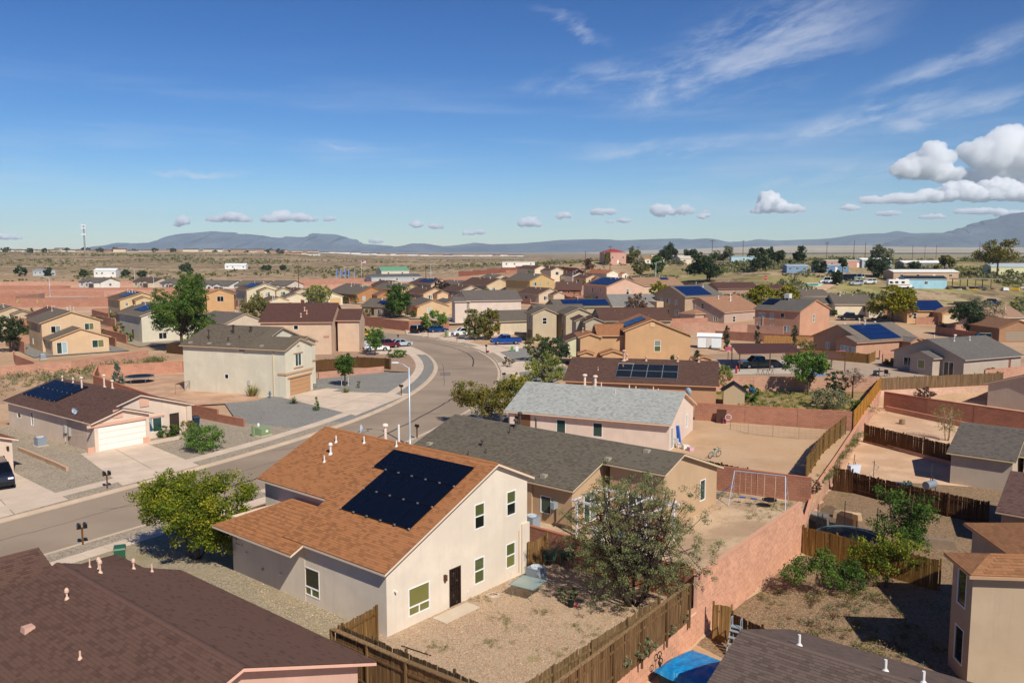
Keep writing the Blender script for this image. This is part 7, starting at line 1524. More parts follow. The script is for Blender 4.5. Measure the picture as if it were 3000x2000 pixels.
for a_ in (.35,1.1): m.tube([(a_,0,2.33),(a_,.25,.55)],.01,4).tube([(a_,0,2.33),(a_,-.25,.55)],.01,4)
q = m.build('chain',[plain('#c9b49a',.6)],r); MB().lathe([(.5,.5),(.52,.56),(.44,.55)],18,0,(.72,0,0)).build('saucer_seat',[plain('#121418',.6)],q)
MB().bar((-2.0,.1,1.2),(-3.1,.2,.15),.36,.04).build('slide',[plain('#3c58b0',.45)],r)
def _net(N, b): b.inputs['Base Color'].default_value = (.02,.02,.022,1); b.inputs['Alpha'].default_value = .45
def trampoline(label, x, y, z, rad, net=0., c='#15181d'):
    r = thing('trampoline', label, 'trampoline', (x,y,z), 0); MB().lathe([(rad*.86,.84),(rad*.86,.86)],28).build('mat',[plain(c,.7)],r)
    MB().tube([(rad*math.cos(t*2*math.pi/28),rad*math.sin(t*2*math.pi/28),.86) for t in range(29)],.06,6,cap=False).build('rim',[plain('#5f7076',.5)],r); m = MB()
    for j in range(28):
        for (ra,rb_) in ((.86,.985),): 
            a_, b_ = j*2*math.pi/28, (j+1)*2*math.pi/28; m.face([(rad*ra*math.cos(a_),rad*ra*math.sin(a_),.87),(rad*rb_*math.cos(a_),rad*rb_*math.sin(a_),.89),(rad*rb_*math.cos(b_),rad*rb_*math.sin(b_),.89),(rad*ra*math.cos(b_),rad*ra*math.sin(b_),.87)])
    m.build('pad',[plain('#2a3a40',.7)],r)
    for k in range(6):
        a_ = k*math.pi/3+.3; MB().tube([(rad*math.cos(a_),rad*math.sin(a_),0),(rad*math.cos(a_),rad*math.sin(a_),.86)],.03,5).build('leg',[plain('#8a9296',.5,.3)],r)
        if net: MB().tube([(rad*1.03*math.cos(a_),rad*1.03*math.sin(a_),.3),(rad*1.03*math.cos(a_),rad*1.03*math.sin(a_),2.6)],.03,5).build('net_pole',[plain('#202226',.7)],r)
    if net:
        nm = MB()
        for j in range(28):
            a_, b_ = j*2*math.pi/28, (j+1)*2*math.pi/28; P = lambda t, z_: (rad*math.cos(t), rad*math.sin(t), z_)
            if 4 < j < 16: nm.face([P(a_,.9),P(b_,.9),P(b_,2.1+.3*math.sin(j)),P(a_,2.1+.3*math.sin(j-1))])
        nm.build('net',[mat('safety_net',_net)],r)
trampoline('round trampoline behind the stepped red wall',-51.4,114.2,0,1.85); trampoline('dark trampoline with sagging safety net in the lower yard',22.2,53.3,LOW,2.1,1.)
# pool under a blue tarpaulin, ladder
def tarp():
    r = thing('covered_pool','small pool under a bright blue tarpaulin at the bottom edge','pool',(9.05,35.2,LOW),R(G1-5)); n = 14; m = MB()
    def P(i, j):
        u, v = i/n*2-1, j/n*2-1; z = .98+.10*v-.16*max(0,u)+.16*max(0,1-abs(v-.15)*1.6)*(1-abs(u))+.035*math.sin(u*9+v*4)*math.cos(v*7)-.12*abs(u)**6; 
        if abs(v) > .9 or abs(u) > .9: z -= .25
        return (u*1.5, v*2.3, z)
    for i in range(n):
        for j in range(n): m.face([P(i,j),P(i+1,j),P(i+1,j+1),P(i,j+1)])
    m.build('tarpaulin',[mat('blue_tarp',_tarp)],r,smooth=True); MB().box(-1.35,-2.1,0,1.35,2.1,.82).build('pool_wall',[plain('#1d4a5a',.6)],r)
    for k, y_ in enumerate((2.15,2.55)): MB().tube([(-1.2+.5*k,y_,0),(-1.2+.5*k,y_,1.15)],.025,5).tube([(-1.2+.5*k+.16*math.cos(t*.7),y_,1.15+.16*math.sin(t*.7)) for t in range(10)],.025,5,cap=False).build('hand_wheel',[plain('#1c1c1e',.6)],r)
def _tarp(N, b):
    p = obj_co(N); f = N.noise(p, 3, 5, .6); b.inputs['Roughness'].default_value = .32; b.inputs['Specular IOR Level'].default_value = .5
    N.put(b.inputs['Base Color'], N.mix(N.ramp(f,.3,.7), lin('#0e74b8'), lin('#1c96d0'))); bump(N, b, N.noise(p, 2.2, 6, .65, 1.2), 1.0, .12)
tarp()
r = thing('pool_ladder','grey A-frame pool ladder by the stained gate','ladder',(10.9,39.0,LOW),R(-35)); lm = plain('#9aa3aa',.5,.2)
for s in (-1,1):
    MB().tube([(s*.28,-.5,0),(s*.24,-.05,1.3),(s*.24,.0,1.75),(s*.24,.18,1.75),(s*.24,.2,1.3),(s*.28,.6,0)],.028,6).build('rail',[lm],r)
for k in range(4): MB().box(-.26,-.56+k*.12,.22+k*.3,.26,-.36+k*.12,.25+k*.3).build('step',[lm],r)
MB().box(-.26,-.08,1.28,.26,.22,1.32).build('platform',[lm],r)
# bikes, playhouse, toys, wire pen in the sandy yard
def bike(label, x, y, z, rz, c, tilt=(0,0), rim='#e4dfe0'):
    r = thing('bicycle', label, 'bicycle', (x,y,z), rz); r.rotation_euler = (tilt[0], tilt[1], rz); fm = plain(c,.4)
    for k in (-.5,.5):
        w = MB().tube([(k+.3*math.cos(t*math.pi/9),0,.32+.3*math.sin(t*math.pi/9)) for t in range(19)],.03,5,cap=False).build('wheel',[plain(rim,.5)],r); MB().bar((k-.28,0,.32),(k+.28,0,.32),.008).bar((k,0,.04),(k,0,.6),.008).build('spokes',[plain('#b9b9b9',.4)],w)
    MB().tube([(-.5,0,.32),(-.15,0,.75),(.35,0,.78),(.5,0,.32)],.022,5).tube([(-.15,0,.75),(-.05,0,.32),(.35,0,.78)],.022,5).tube([(-.5,0,.32),(-.05,0,.32)],.018,5).build('frame',[fm],r)
    MB().tube([(.36,-.25,.95),(.34,0,.88),(.36,.25,.95)],.018,5).tube([(.35,0,.78),(.34,0,.9)],.018,5).build('handlebar',[plain('#222',.5)] if False else [plain('#2a2a2c',.5)],r); MB().box(-.28,-.06,.82,-.05,.06,.87).build('saddle',[plain('#2a2a2c',.6)],r)
bike('pink child bicycle propped upright on its rear wheel at the red wall',22.9,86.2,.15,R(-15),'#c04a70',(0,R(-82))); bike('teal and green bicycle leaning in the sandy yard',17.7,71.8,0,R(35),'#1f9a9a',(R(14),0),'#22282a')
MB().hexa([(-.05,-.5,0),(.05,-.5,0),(.05,.5,0),(-.05,.5,0)],[(.35,-.5,1.4),(.43,-.5,1.4),(.43,.5,1.4),(.35,.5,1.4)]).build('leaning_board',[plain('#4a2c1c',.8)],None,loc=(22.0,86.6,0),rz=R(70),label='brown board leaning against the red wall beside the pink bicycle',cat='board')
r = thing('playhouse','small tan playhouse with dark gable roof behind the red wall','playhouse',(26.2,97.6,0),R(-12)); MB().box(-1.2,-1,0,1.2,1,1.75).build('wall',[plain('#b09a7c',.8)],r)
m = MB(); m.face([(-1.2,-1.0,1.75),(1.2,-1.0,1.75),(0,-1.0,2.55)]); m.face([(1.2,1.0,1.75),(-1.2,1.0,1.75),(0,1.0,2.55)]); m.build('gable',[plain('#b09a7c',.8)],r); m = MB()
for s in (-1,1): m.hexa([(s*1.45,-1.15,1.6),(s*1.45,1.15,1.6),(0,1.15,2.58),(0,-1.15,2.58)][::s],[(s*1.45,-1.15,1.68),(s*1.45,1.15,1.68),(0,1.15,2.66),(0,-1.15,2.66)][::s])
m.build('roof',[shingle('#252a34')],r)
m = MB().lathe([(.05,-.42),(.3,-.34),(.43,-.1),(.43,.1),(.3,.34),(.05,.42)],14); m.build('exercise_ball',[plain('#1d5fb8',.35)],None,smooth=True,loc=(29.2,100.4,1.2),label='blue ball behind the small playhouse',cat='ball')
for lb,x,y,c,s in (('white plastic chair heaped against the pale pink house',15.2,75.6,'#e6e4e0',.8),('blue plastic slide standing against the pale pink house',15.6,76.8,'#2a62c0',.5),('white toy box in the heap by the pale pink house',15.9,75.0,'#dcd6cc',.6),('pink toy cart in the heap by the pale pink house',16.2,74.4,'#c9a0b0',.5)):
    m = MB()
    if 'slide' in lb: m.bar((0,0,0),(.3,.5,1.9),.4,.06); m.bar((-.2,0,0),(.1,.5,1.9),.06,.2)
    elif 'chair' in lb:
        m.box(-.25,-.25,.4,.25,.25,.45); m.hexa([(-.25,.22,.45),(.25,.22,.45),(.25,.27,.45),(-.25,.27,.45)],[(-.25,.35,.95),(.25,.35,.95),(.25,.40,.95),(-.25,.40,.95)])
        for a_ in (-.22,.22):
            for b_ in (-.22,.22): m.bar((a_,b_,0),(a_,b_,.4),.05)
    else: m.hexa([(-s/2,-s*.4,0),(s/2,-s*.4,0),(s/2,s*.4,0),(-s/2,s*.4,0)],[(-s*.5,-s*.42,s*.6),(s*.5,-s*.42,s*.7),(s*.5,s*.4,s*.7),(-s*.5,s*.4,s*.6)])
    m.build('plastic_chair' if 'chair' in lb else 'toy',[plain(c,.5)],None,loc=(x,y,0),rz=x,label=lb,cat='toy')
r = thing('wire_pen','low wire pen with thin posts in the sandy yard','fence',(22.2,83.6,0),0); P_ = [(0,0),(1.2,-2.2),(3.2,-3.6),(5.4,-4.6),(8.0,-4.6),(10,-3.8)]; P_ = cr(P_,6)
for k in range(0,len(P_),6): MB().tube([(*P_[k],0),(*P_[k],1.15)],.025,5).build('post',[plain('#8f8578',.6)],r)
m = MB()
for z_ in (.1,.35,.6,.85,1.05): m.tube([(*q,z_) for q in P_],.008,3,cap=False)
for q in resample(P_,.5): m.bar((*q,.05),(*q,1.05),.008)
m.build('wire',[plain('#8d8274',.6)],r)
# sheds, carport and clutter of the middle yards
r = thing('garden_shed','white metal garden shed behind the orange house','shed',(37.2,156.5,terr(37,156)),R(-15)); MB().box(-2.1,-1.6,0,2.1,1.6,2.1).build('wall',[plain('#e6eae8',.5)],r); m = MB()
for k in range(10): m.box(-2.12,-1.62,.1+k*.2,2.12,1.62,.12+k*.2)
m.build('siding',[plain('#cfd6d6',.5)],r); MB().hexa([(-2.3,-1.8,2.1),(2.3,-1.8,2.1),(2.3,1.8,2.1),(-2.3,1.8,2.1)],[(-2.3,-.05,2.6),(2.3,-.05,2.6),(2.3,.05,2.6),(-2.3,.05,2.6)]).build('roof',[plain('#f0f2f0',.4)],r); MB().box(-.5,-1.66,0,.4,-1.63,1.8).build('door',[plain('#c9c4b8',.5)],r)
r = thing('carport','maroon metal carport roof on posts over a dark truck','carport',(33.9,124.3,0),0); cm = plain('#5a3d38',.85,0.,.1,.1)
c0 = [(-.0,0,2.75),(10.3,1.8,2.75),(11.6,11.6,3.0),(1.8,11.6,3.0)]; MB().hexa([(a_,b_,z_-.12) for a_,b_,z_ in c0],c0).build('roof',[cm],r); m = MB()
for k in range(24): t = k/24; p0 = np.array(c0[0])*(1-t)+np.array(c0[1])*t; p1 = np.array(c0[3])*(1-t)+np.array(c0[2])*t; m.bar(p0+[0,0,.02],p1+[0,0,.02],.05,.05)
m.build('ribs',[cm],r)
for a_, b_ in ((.3,.3),(9.9,2.0),(11.2,11.2),(2.0,11.2),(5.1,1.1)): MB().box(a_-.06,b_-.06,0,a_+.06,b_+.06,2.7).build('post',[cm],r)
r = thing('carport','small maroon lean-to roof right of the carport','carport',(46.0,124.0,0),R(10)); MB().hexa([(0,0,2.0),(4.4,0,2.0),(4.4,4,2.3),(0,4,2.3)],[(0,0,2.08),(4.4,0,2.08),(4.4,4,2.38),(0,4,2.38)]).build('roof',[cm],r)
for a_, b_ in ((.1,.1),(4.2,.1),(.1,3.8),(4.2,3.8)): MB().box(a_,b_,0,a_+.1,b_+.1,2.1).build('post',[cm],r)
sheet('patio', [(32.5,121.5),(46.5,122.5),(48,137.5),(33.5,137.5)], .0, concrete('#bdb0a0'))
r = thing('fuel_drum','red gas cylinder beside the carport post','drum',(33.2,122.6,0),0); MB().lathe([(.14,0),(.16,.05),(.16,.9),(.06,1.1),(.06,1.2)],10).build('cylinder',[plain('#a8302a',.5)],r)
r = thing('basketball_hoop','basketball hoop on the far side of the carport','hoop',(33.2,127.5,0),0); MB().tube([(0,0,0),(0,0,3.0)],.05,6).build('pole',[plain('#333',.5)] if False else [plain('#33363a',.5)],r); MB().box(-.5,-.06,2.7,.5,0,3.4).build('backboard',[plain('#a8505a',.5)],r); MB().tube([(.22*math.cos(t*.7),-.3+.22*math.sin(t*.7),2.8) for t in range(10)],.02,4,cap=False).build('rim',[plain('#d8d8d8',.5)],r)
r = thing('sawhorse','row of metal stands at the edge of the carport slab','stand',(35.8,121.2,0),0); m = MB()
for k in range(4): m.bar((k*.7,0,0),(k*.7+.2,0,.8),.05).bar((k*.7+.4,0,0),(k*.7+.2,0,.8),.05)
m.bar((0,0,.8),(2.7,0,.8),.06); m.build('frame',[plain('#5a4a42',.6)],r)
MB().hexa([(-1.3,-.8,0),(1.3,-.8,0),(1.3,.8,0),(-1.3,.8,0)],[(-1.0,-.6,1.0),(1.1,-.6,.9),(1.0,.6,1.0),(-1.1,.6,1.1)]).build('covered_load',[plain('#5d7590',.6)],None,loc=(43.6,119.4,0),label='blue-grey covered load beside the green yard tree',cat='load')
for k,(x,y,rz) in enumerate(((52.2,118.6,.3),(54.2,119.6,2.2),(53.4,121.2,4.2))):
    r = thing('patio_chair',('dark patio chair left on the patio below the salmon house','dark patio chair right on the patio below the salmon house','dark patio chair at the back of the patio below the salmon house')[k],'chair',(x,y,0),rz); dm = plain('#26282c',.6); MB().box(-.3,-.3,.4,.3,.3,.46).build('seat',[dm],r); MB().box(-.3,.26,.46,.3,.32,1.0).build('backrest',[dm],r)
    for a_ in (-.26,.26):
        for b_ in (-.26,.26): MB().box(a_-.02,b_-.02,0,a_+.02,b_+.02,.4).build('leg',[dm],r)
r = thing('patio_table','dark round table on the patio below the salmon house','table',(53.2,120.0,0),0); MB().lathe([(.7,.7),(.7,.74)],16).build('table_top',[plain('#2a2c30',.5)],r); MB().lathe([(.3,0),(.05,.06),(.05,.7)],8).build('pedestal',[plain('#2a2c30',.5)],r)
r = thing('toy_goal','small pink-framed toy goal before the salmon house','goal',(55.6,140.4,0),R(20)); MB().tube([(-1,0,0),(-1,0,1.2),(1,0,1.2),(1,0,0)],.04,5).build('frame',[plain('#d86a78',.5)],r); MB().tube([(-1,0,1.2),(-1,.9,0),(1,.9,0),(1,0,1.2)],.02,5).build('stay',[plain('#e0dcd8',.5)],r)
# lower yards on the right
r = thing('wheelbarrow','white wheelbarrow tub standing on end at the lower fence','wheelbarrow',(28.3,67.6,LOW+.8),R(20)); MB().hexa([(-.4,-.1,0),(.4,-.1,0),(.4,.25,.05),(-.4,.25,.05)],[(-.55,-.2,1.15),(.55,-.2,1.15),(.5,.3,1.1),(-.5,.3,1.1)]).build('tub',[plain('#d8dce2',.4)],r); MB().tube([(-.3,.2,-.9),(-.35,.28,1.3)],.03,5).build('handle',[plain('#5a3a24',.7)],r); MB().tube([(.3,.2,-.9),(.35,.28,1.3)],.03,5).build('handle',[plain('#5a3a24',.7)],r)
r = thing('barrel_grill','grey barrel grill near the wall of the right-edge house','grill',(33.6,65.6,LOW),R(30)); MB().tube([(-.55,0,.85),(.55,0,.85)],.32,14).build('barrel',[plain('#8d939a',.5,.3)],r)
for a_ in (-.45,.45): MB().bar((a_,-.25,0),(a_,-.15,.7),.05).bar((a_,.25,0),(a_,.15,.7),.05).build('leg',[plain('#3a3c40',.6)],r)
MB().tube([(.3,0,1.1),(.3,0,1.6)],.05,6).build('chimney',[plain('#3a3c40',.6)],r)
for k,(x,y,h_) in enumerate(((28.6,71.4,1.8),(30.6,69.2,1.9),(34.2,66.8,2.2),(29.4,70.6,2.1))): MB().tube([(0,0,0),(.05*k,0,h_)],.03,5).build('garden_stake',[plain('#4a4038',.8)],None,loc=(x,y,LOW),label='thin dark stake standing in the sandy lower yard',cat='stake',group='thin stakes in the lower yard')
r = thing('bent_tubing','bent pale metal frame lying by the stakes in the lower yard','frame',(29.6,69.4,LOW),0); MB().tube([(0,0,.1),(1.4,.3,.9),(1.6,.1,1.3),(.9,-.1,1.8)],.04,5).tube([(0,0,.1),(1.5,-.6,.1),(2.6,-1.0,.3)],.04,5).build('tube',[plain('#b9ada0',.5)],r)
MB().box(-.8,-.4,0,.8,.4,.45).build('water_trough',[plain('#4a5a70',.6)],None,loc=(32.2,67.4,LOW),rz=R(-20),label='blue-grey trough by the stakes in the lower yard',cat='trough'); MB().lathe([(.3,0),(.34,.1),(.3,.55),(.05,.58)],9).build('tree_stump',[bark('#8a7458')],None,loc=(44.2,93.2,LOW),label='sawn tree stump in the bare sandy yard',cat='stump')
for k,(lb,x,y,sx,sy,sz,c) in enumerate((('dark tarped sofa beside the trampoline net',20.9,56.2,1.6,.9,1.2,'#2a221d'),('brown wooden crate stack by the dark trampoline',23.6,57.2,1.3,1.0,1.1,'#5a3a22'),('grey canvas heap by the lower plank fence',22.0,58.0,1.2,.8,.9,'#8a8078'),('pale board stack under the lower fence',24.6,59.6,2.0,.5,.5,'#c3a67e'),('concrete planter wall in the shaded lower yard',27.6,53.6,3.4,.5,.7,'#7d6a58'))):
    MB().hexa([(-sx/2,-sy/2,0),(sx/2,-sy/2,0),(sx/2,sy/2,0),(-sx/2,sy/2,0)],[(-sx*.46,-sy*.4,sz),(sx*.44,-sy*.42,sz*.85),(sx*.45,sy*.4,sz*.95),(-sx*.42,sy*.42,sz*1.05)]).build('yard_clutter',[plain(c,.8,0,.25)],None,loc=(x,y,LOW),rz=R(-50+k*9),label=lb,cat='clutter')
r = thing('metal_gate','wrought-iron stair rail in the dirt at the cream house wall','railing',(-42.6,104.6,0),R(70)); m = MB(); m.tube([(0,0,0),(0,0,1.2),(2.6,0,1.35),(2.6,0,.4)],.03,5)
for k in range(9): m.bar((2.6-k*.22,0,.4-.0*k),(2.6-k*.22,0,1.33-k*.01),.02)
m.build('rail',[plain('#7d6048',.6)],r)
r = thing('garden_bench','black iron bench at the cream house entrance','bench',(-26.4,109.2,0),R(75)); bm_ = plain('#1d1d1f',.5)
MB().box(-.7,-.22,.42,.7,.22,.46).build('seat',[bm_],r); m = MB()
for k in range(9): m.bar((-.65+k*.16,.22,.46),(-.65+k*.16,.3,.95),.025)
m.bar((-.7,.3,.95),(.7,.3,.95),.04).build('backrest',[bm_],r)
for s in (-.65,.65): MB().bar((s,-.2,0),(s,-.2,.42),.04).bar((s,.2,0),(s,.2,.42),.04).build('leg',[bm_],r)
r = thing('fire_hydrant','small grey hydrant at the cream house wall','hydrant',(-29.8,101.6,0),0); MB().lathe([(.18,0),(.12,.05),(.11,.7),(.15,.72),(.08,.9)],10).build('barrel',[plain('#5f6a70',.5)],r); MB().tube([(-.22,0,.55),(.22,0,.55)],.06,7).build('nozzle',[plain('#5f6a70',.5)],r)
for s in (-.45,.45): MB().tube([(0,0,0),(0,0,1.5)],.03,5).build('tree_stake',[plain('#dcd6cc',.6)],None,loc=(-22.4+s,110.9,0),label='white stake beside the round-headed tree',cat='stake',group='white stakes of the round-headed tree')
# ------------------------------------------------------------------ vehicles
vehicle('dark blue pickup truck parked on the driveway by the olive house',-1.2,161.4,R(192),'pickup','#0d3f8a'); vehicle('black hatchback parked under the lime bush',-20.8,184.6,R(70),'suv','#121316'); vehicle('blue sedan parked right of the black hatchback',-16.6,186,R(25),'sedan','#0f3a6a'); vehicle('white off-roader on the corner driveway behind the olive trees',-10.6,177.4,R(205),'suv','#dcdcd8')
vehicle('yellow jeep parked beyond the peach house',-31.8,177,R(60),'jeep','#d8a818'); vehicle('silver van parked beside the peach house',-28.8,157.6,R(60),'suv','#b9bcc0'); vehicle('maroon car parked behind the lollipop tree',-23.4,155.2,R(30),'suv','#5a1420'); vehicle('silver sedan parked at the kerb by the lollipop tree',-21.2,157.6,R(35),'sedan','#a9b0b8'); vehicle('white sedan half hidden by the lollipop tree',-24.6,150.6,R(20),'sedan','#e2e2e0')
vehicle('black pickup truck beside the grey-roofed peach house',84.6,208.5,R(178),'pickup','#121316'); vehicle('green jeep by the brown garage at right',93.6,166.4,R(170),'jeep','#4a4e2a'); vehicle('dark teal truck parked under the maroon carport',38.2,128.6,R(185),'pickup','#23343a'); vehicle('black pickup on the far road by the new houses',-91,343,R(175),'pickup','#16181c'); vehicle('dark car cut by the left edge on the driveway',-40.0,63.4,R(-52),'suv','#1a1c26')
vehicle('dark blue pickup hitched to a trailer on the right-hand road',139.5,243.4,R(20),'pickup','#1c2440'); r = thing('flatbed_trailer','dark flatbed trailer left of the dark blue pickup','trailer',(129.5,239.6,terr(129,240)),R(20)); MB().box(-5,-1.1,.6,4.6,1.1,.85).build('bed',[plain('#26221f',.8)],r); MB().box(-5,-1.15,.85,4.6,-1.05,1.5).build('side_rail',[plain('#26221f',.8)],r)
for k in (-1,.4): 
    for s in (-1,1): MB().tube([(k,s*1.2,.36),(k,s*.95,.36)],.36,12).build('wheel',[plain('#17171a',.8)],r)
for lb,x,y,rz,kd,c in (('white box van in the car yard on the rise',111.6,296,2.9,'van','#e6e6e4'),('silver sedan in the car yard beside the white van',115.6,297,2.6,'sedan','#a9b4bd'),('dark sedan in the car yard',118.6,302,2.6,'sedan','#1c2026'),('black van in the car yard',121.6,305,2.8,'van','#1f2630'),('silver station wagon at the front of the car yard',119.6,291,3.1,'suv','#a9aeb4'),('pale green camper van in the car yard',126,307,2.3,'van','#c9d6cc'),('white station wagon left of the motorhome',125.8,295,3.0,'suv','#dfe0e0'),('red car by the blue mobile home',117,336,2.8,'sedan','#7a1420')): vehicle(lb,x,y,rz,kd,c)
r = thing('motorhome','white motorhome with brown stripes beside the teal shed','motorhome',(130.4,282.4,terr(130,282)-.1),R(-8)); MB().hexa([(-3.6,-1.2,.5),(3.2,-1.2,.5),(3.2,1.2,.5),(-3.6,1.2,.5)],[(-3.6,-1.2,3.1),(2.9,-1.2,3.1),(2.9,1.2,3.1),(-3.6,1.2,3.1)]).build('body',[plain('#e2dfd8',.5)],r); MB().hexa([(3.2,-1.1,.5),(4.1,-1.0,.5),(4.1,1.0,.5),(3.2,1.1,.5)],[(3.2,-1.1,1.5),(3.8,-1.0,1.4),(3.8,1.0,1.4),(3.2,1.1,1.5)]).build('cab',[plain('#e2dfd8',.5)],r)
for x_ in (-2.8,-1.0,1.0): MB().box(x_-.5,-1.22,1.8,x_+.5,-1.2,2.5).build('window',[glass('#20262a')],r)
MB().box(-3.6,-1.215,1.2,3.1,-1.202,1.4).build('stripe',[plain('#8a5a3c',.6)],r); MB().box(-1.2,-.4,3.1,-.2,.4,3.4).build('roof_unit',[plain('#d3d0ca',.5)],r)
for x_ in (-2.2,2.6):
    for s in (-1,1): MB().tube([(x_,s*1.24,.42),(x_,s*.95,.42)],.42,12).build('wheel',[plain('#17171a',.8)],r)
r = thing('boat','teal and white boat lying in the brush below the dirt track','boat',(103.8,288,terr(104,288)),R(5)); MB().hexa([(-2.6,-.5,0),(2.2,-.4,0),(2.2,.4,0),(-2.6,.5,0)],[(-3,-1.1,.9),(3.2,-.3,1.0),(3.2,.3,1.0),(-3,1.1,.9)]).build('hull',[plain('#8fc0b4',.5)],r); MB().box(-2.8,-1.0,.9,1.5,1.0,1.0).build('deck',[plain('#e2e4e2',.5)],r)
r = thing('lean_to','long flat shelter roof on posts right of the teal shed','shelter',(150,283,terr(150,283)),R(-3)); MB().box(-1,-3,3.0,13,3,3.2).build('roof',[plain('#8a7c6a',.8)],r)
for k in range(3):
    for s in (-2.8,2.8): MB().box(k*5,s-.1,-.3,k*5+.2,s+.1,3.0).build('post',[plain('#5a4a3c',.8)],r)
rr = random.Random(12); JC = ('#5a4a3c','#d8d6d0','#8a7460','#c9a030','#4a4440','#b9b4ac')
for k in range(12):
    s = rr.uniform(.6,1.8); x, y = 147+k*2.3+rr.uniform(-.6,.6), rr.uniform(277,284)
    MB().hexa([(-s,-s*.5,0),(s,-s*.5,0),(s,s*.5,0),(-s,s*.5,0)],[(-s*.9,-s*.4,s*.5),(s*.8,-s*.45,s*.35),(s*.85,s*.4,s*.5),(-s*.8,s*.45,s*.6)]).build('scrap_heap',[plain(JC[k % 6],.8,0,.3)],None,loc=(x,y,terr(x,y)-.1),rz=rr.uniform(0,3),label='piece of scrap lying round the long flat shelter',cat='scrap',group='scrap round the flat shelter')
# two road workers in high-visibility vests on the graded lot
def worker(label, x, y, bend, c):
    r = thing('person', label, 'person', (x, y, terr(x,y)-.1), .8); J = {'hip':(0,0,.95),'ch':(bend*.35,0,1.38-bend*.15),'nk':(bend*.5,0,1.54-bend*.25),'hd':(bend*.55,0,1.68-bend*.28),'l1':(.02,.1,.5),'l2':(0,.12,.06),'l3':(.16,.12,.03),'r1':(.05,-.1,.5),'r2':(-.02,-.12,.06),'r3':(.14,-.12,.03),'a1':(bend*.4+.05,.24,1.18-bend*.2),'a2':(bend*.4+.3,.2,1.0-bend*.3),'b1':(bend*.4+.05,-.24,1.18-bend*.2),'b2':(bend*.4+.3,-.2,1.0-bend*.3),'sa':(bend*.38,.17,1.44-bend*.2),'sb':(bend*.38,-.17,1.44-bend*.2)}
    ks = list(J); E_ = [('hip','ch'),('ch','nk'),('nk','hd'),('hip','l1'),('l1','l2'),('l2','l3'),('hip','r1'),('r1','r2'),('r2','r3'),('ch','sa'),('sa','a1'),('a1','a2'),('ch','sb'),('sb','b1'),('b1','b2')]
    rad = dict(hip=.15,ch=.17,nk=.07,hd=.11,l1=.08,l2=.055,l3=.05,r1=.08,r2=.055,r3=.05,a1=.05,a2=.04,b1=.05,b2=.04,sa=.075,sb=.075)
    me = bpy.data.meshes.new('body'); me.from_pydata([J[k] for k in ks], [(ks.index(a_), ks.index(b_)) for a_, b_ in E_], []); me.materials.append(plain('#3a3a48',.9)); o = put('body', me, r)
    o.modifiers.new('skin','SKIN')
    for k, v in zip(ks, me.skin_vertices[0].data): v.radius = (rad[k],)*2; v.use_root = k == 'hip'
    o.modifiers.new('sub','SUBSURF').levels = 1
    MB().hexa([(-.16+bend*.1,-.2,.95),(.14+bend*.1,-.2,.95),(.14+bend*.1,.2,.95),(-.16+bend*.1,.2,.95)],[(bend*.38-.17,-.23,1.5-bend*.2),(bend*.38+.17,-.23,1.5-bend*.2),(bend*.38+.17,.23,1.5-bend*.2),(bend*.38-.17,.23,1.5-bend*.2)]).build('vest',[plain(c,.8)],r); MB().lathe([(.15,0),(.13,.03),(.12,.09),(.06,.14)],10,0,(bend*.55,0,1.72-bend*.28)).build('hard_hat',[plain('#e6e4da',.5)],r)
worker('standing worker in yellow-green vest on the graded pink lot',-158.5,279,0.,'#b9d030'); worker('stooping worker in yellow-green vest on the graded pink lot',-166,280,.7,'#b9d030')
# ------------------------------------------------------------------ mountains and haze
def ridge(name, prof, D, depth, base_z, seed, c1, c2, nx=260, ny=22, wig=.10):
    r = np.random.default_rng(seed); px_ = np.array([p[0] for p in prof], float); py_ = np.array([p[1] for p in prof], float)
    xs = np.linspace(px_[0], px_[-1], nx); top = 18+(736-np.interp(xs, px_, py_))/2450*D
    t = np.linspace(0, 1, ny); V = []
    n1 = np.cumsum(r.normal(size=nx)); n1 -= np.linspace(n1[0], n1[-1], nx)
    for j, tt in enumerate(t):
        if tt <= .6: s = (tt/.6); prof_ = s**.85
        else: s = (1-tt)/.4; prof_ = s
        y = D-depth*.6+depth*tt
        g = np.zeros(nx)
        for f, a_ in ((.13,1.),(.31,.6),(.7,.35),(1.6,.2)): g += a_*np.sin(np.arange(nx)*f+seed*f*7+2.2*np.sin(tt*5+f*9)+tt*2)
        hgt = (top-base_z)
        z = base_z+hgt*prof_+hgt*wig*g*np.sin(math.pi*min(1, s))*.9*(.3+.7*abs(math.sin(math.pi*s))) if tt != .6 else top
        x = (xs-1500)/2450*D*(y/D if False else 1)
        V.append(np.stack([x+depth*.02*g*np.sin(math.pi*tt), np.full(nx, y)+depth*.03*np.sin(np.arange(nx)*.2+j), z], 1))
    V = np.array(V); idx = np.arange(nx*ny).reshape(ny, nx); F_ = np.stack([idx[:-1,:-1], idx[:-1,1:], idx[1:,1:], idx[1:,:-1]], -1).reshape(-1, 4)
    me = bpy.data.meshes.new(name); me.from_pydata(V.reshape(-1,3).tolist(), [], F_.tolist()); me.polygons.foreach_set('use_smooth', [True]*len(F_))
    def mm(N, b):
        p = pos(N); f = N.noise(p, .0016, 8, .65); g = N.noise(p, .006, 5, .6); N.put(b.inputs['Base Color'], N.mix(N.ramp(f,.4,.65), lin(c1), lin(c2))); b.inputs['Roughness'].default_value = 1.; b.inputs['Specular IOR Level'].default_value = 0.; bump(N, b, N.math('ADD', f, N.math('MULTIPLY', g, .3)), .8, 180.)
    me.materials.append(mat('mountain_haze_tint_'+name, mm)); o = put(name, me); struct(o); return o  # slate-blue base colours: part of the distance haze is painted into the slopes
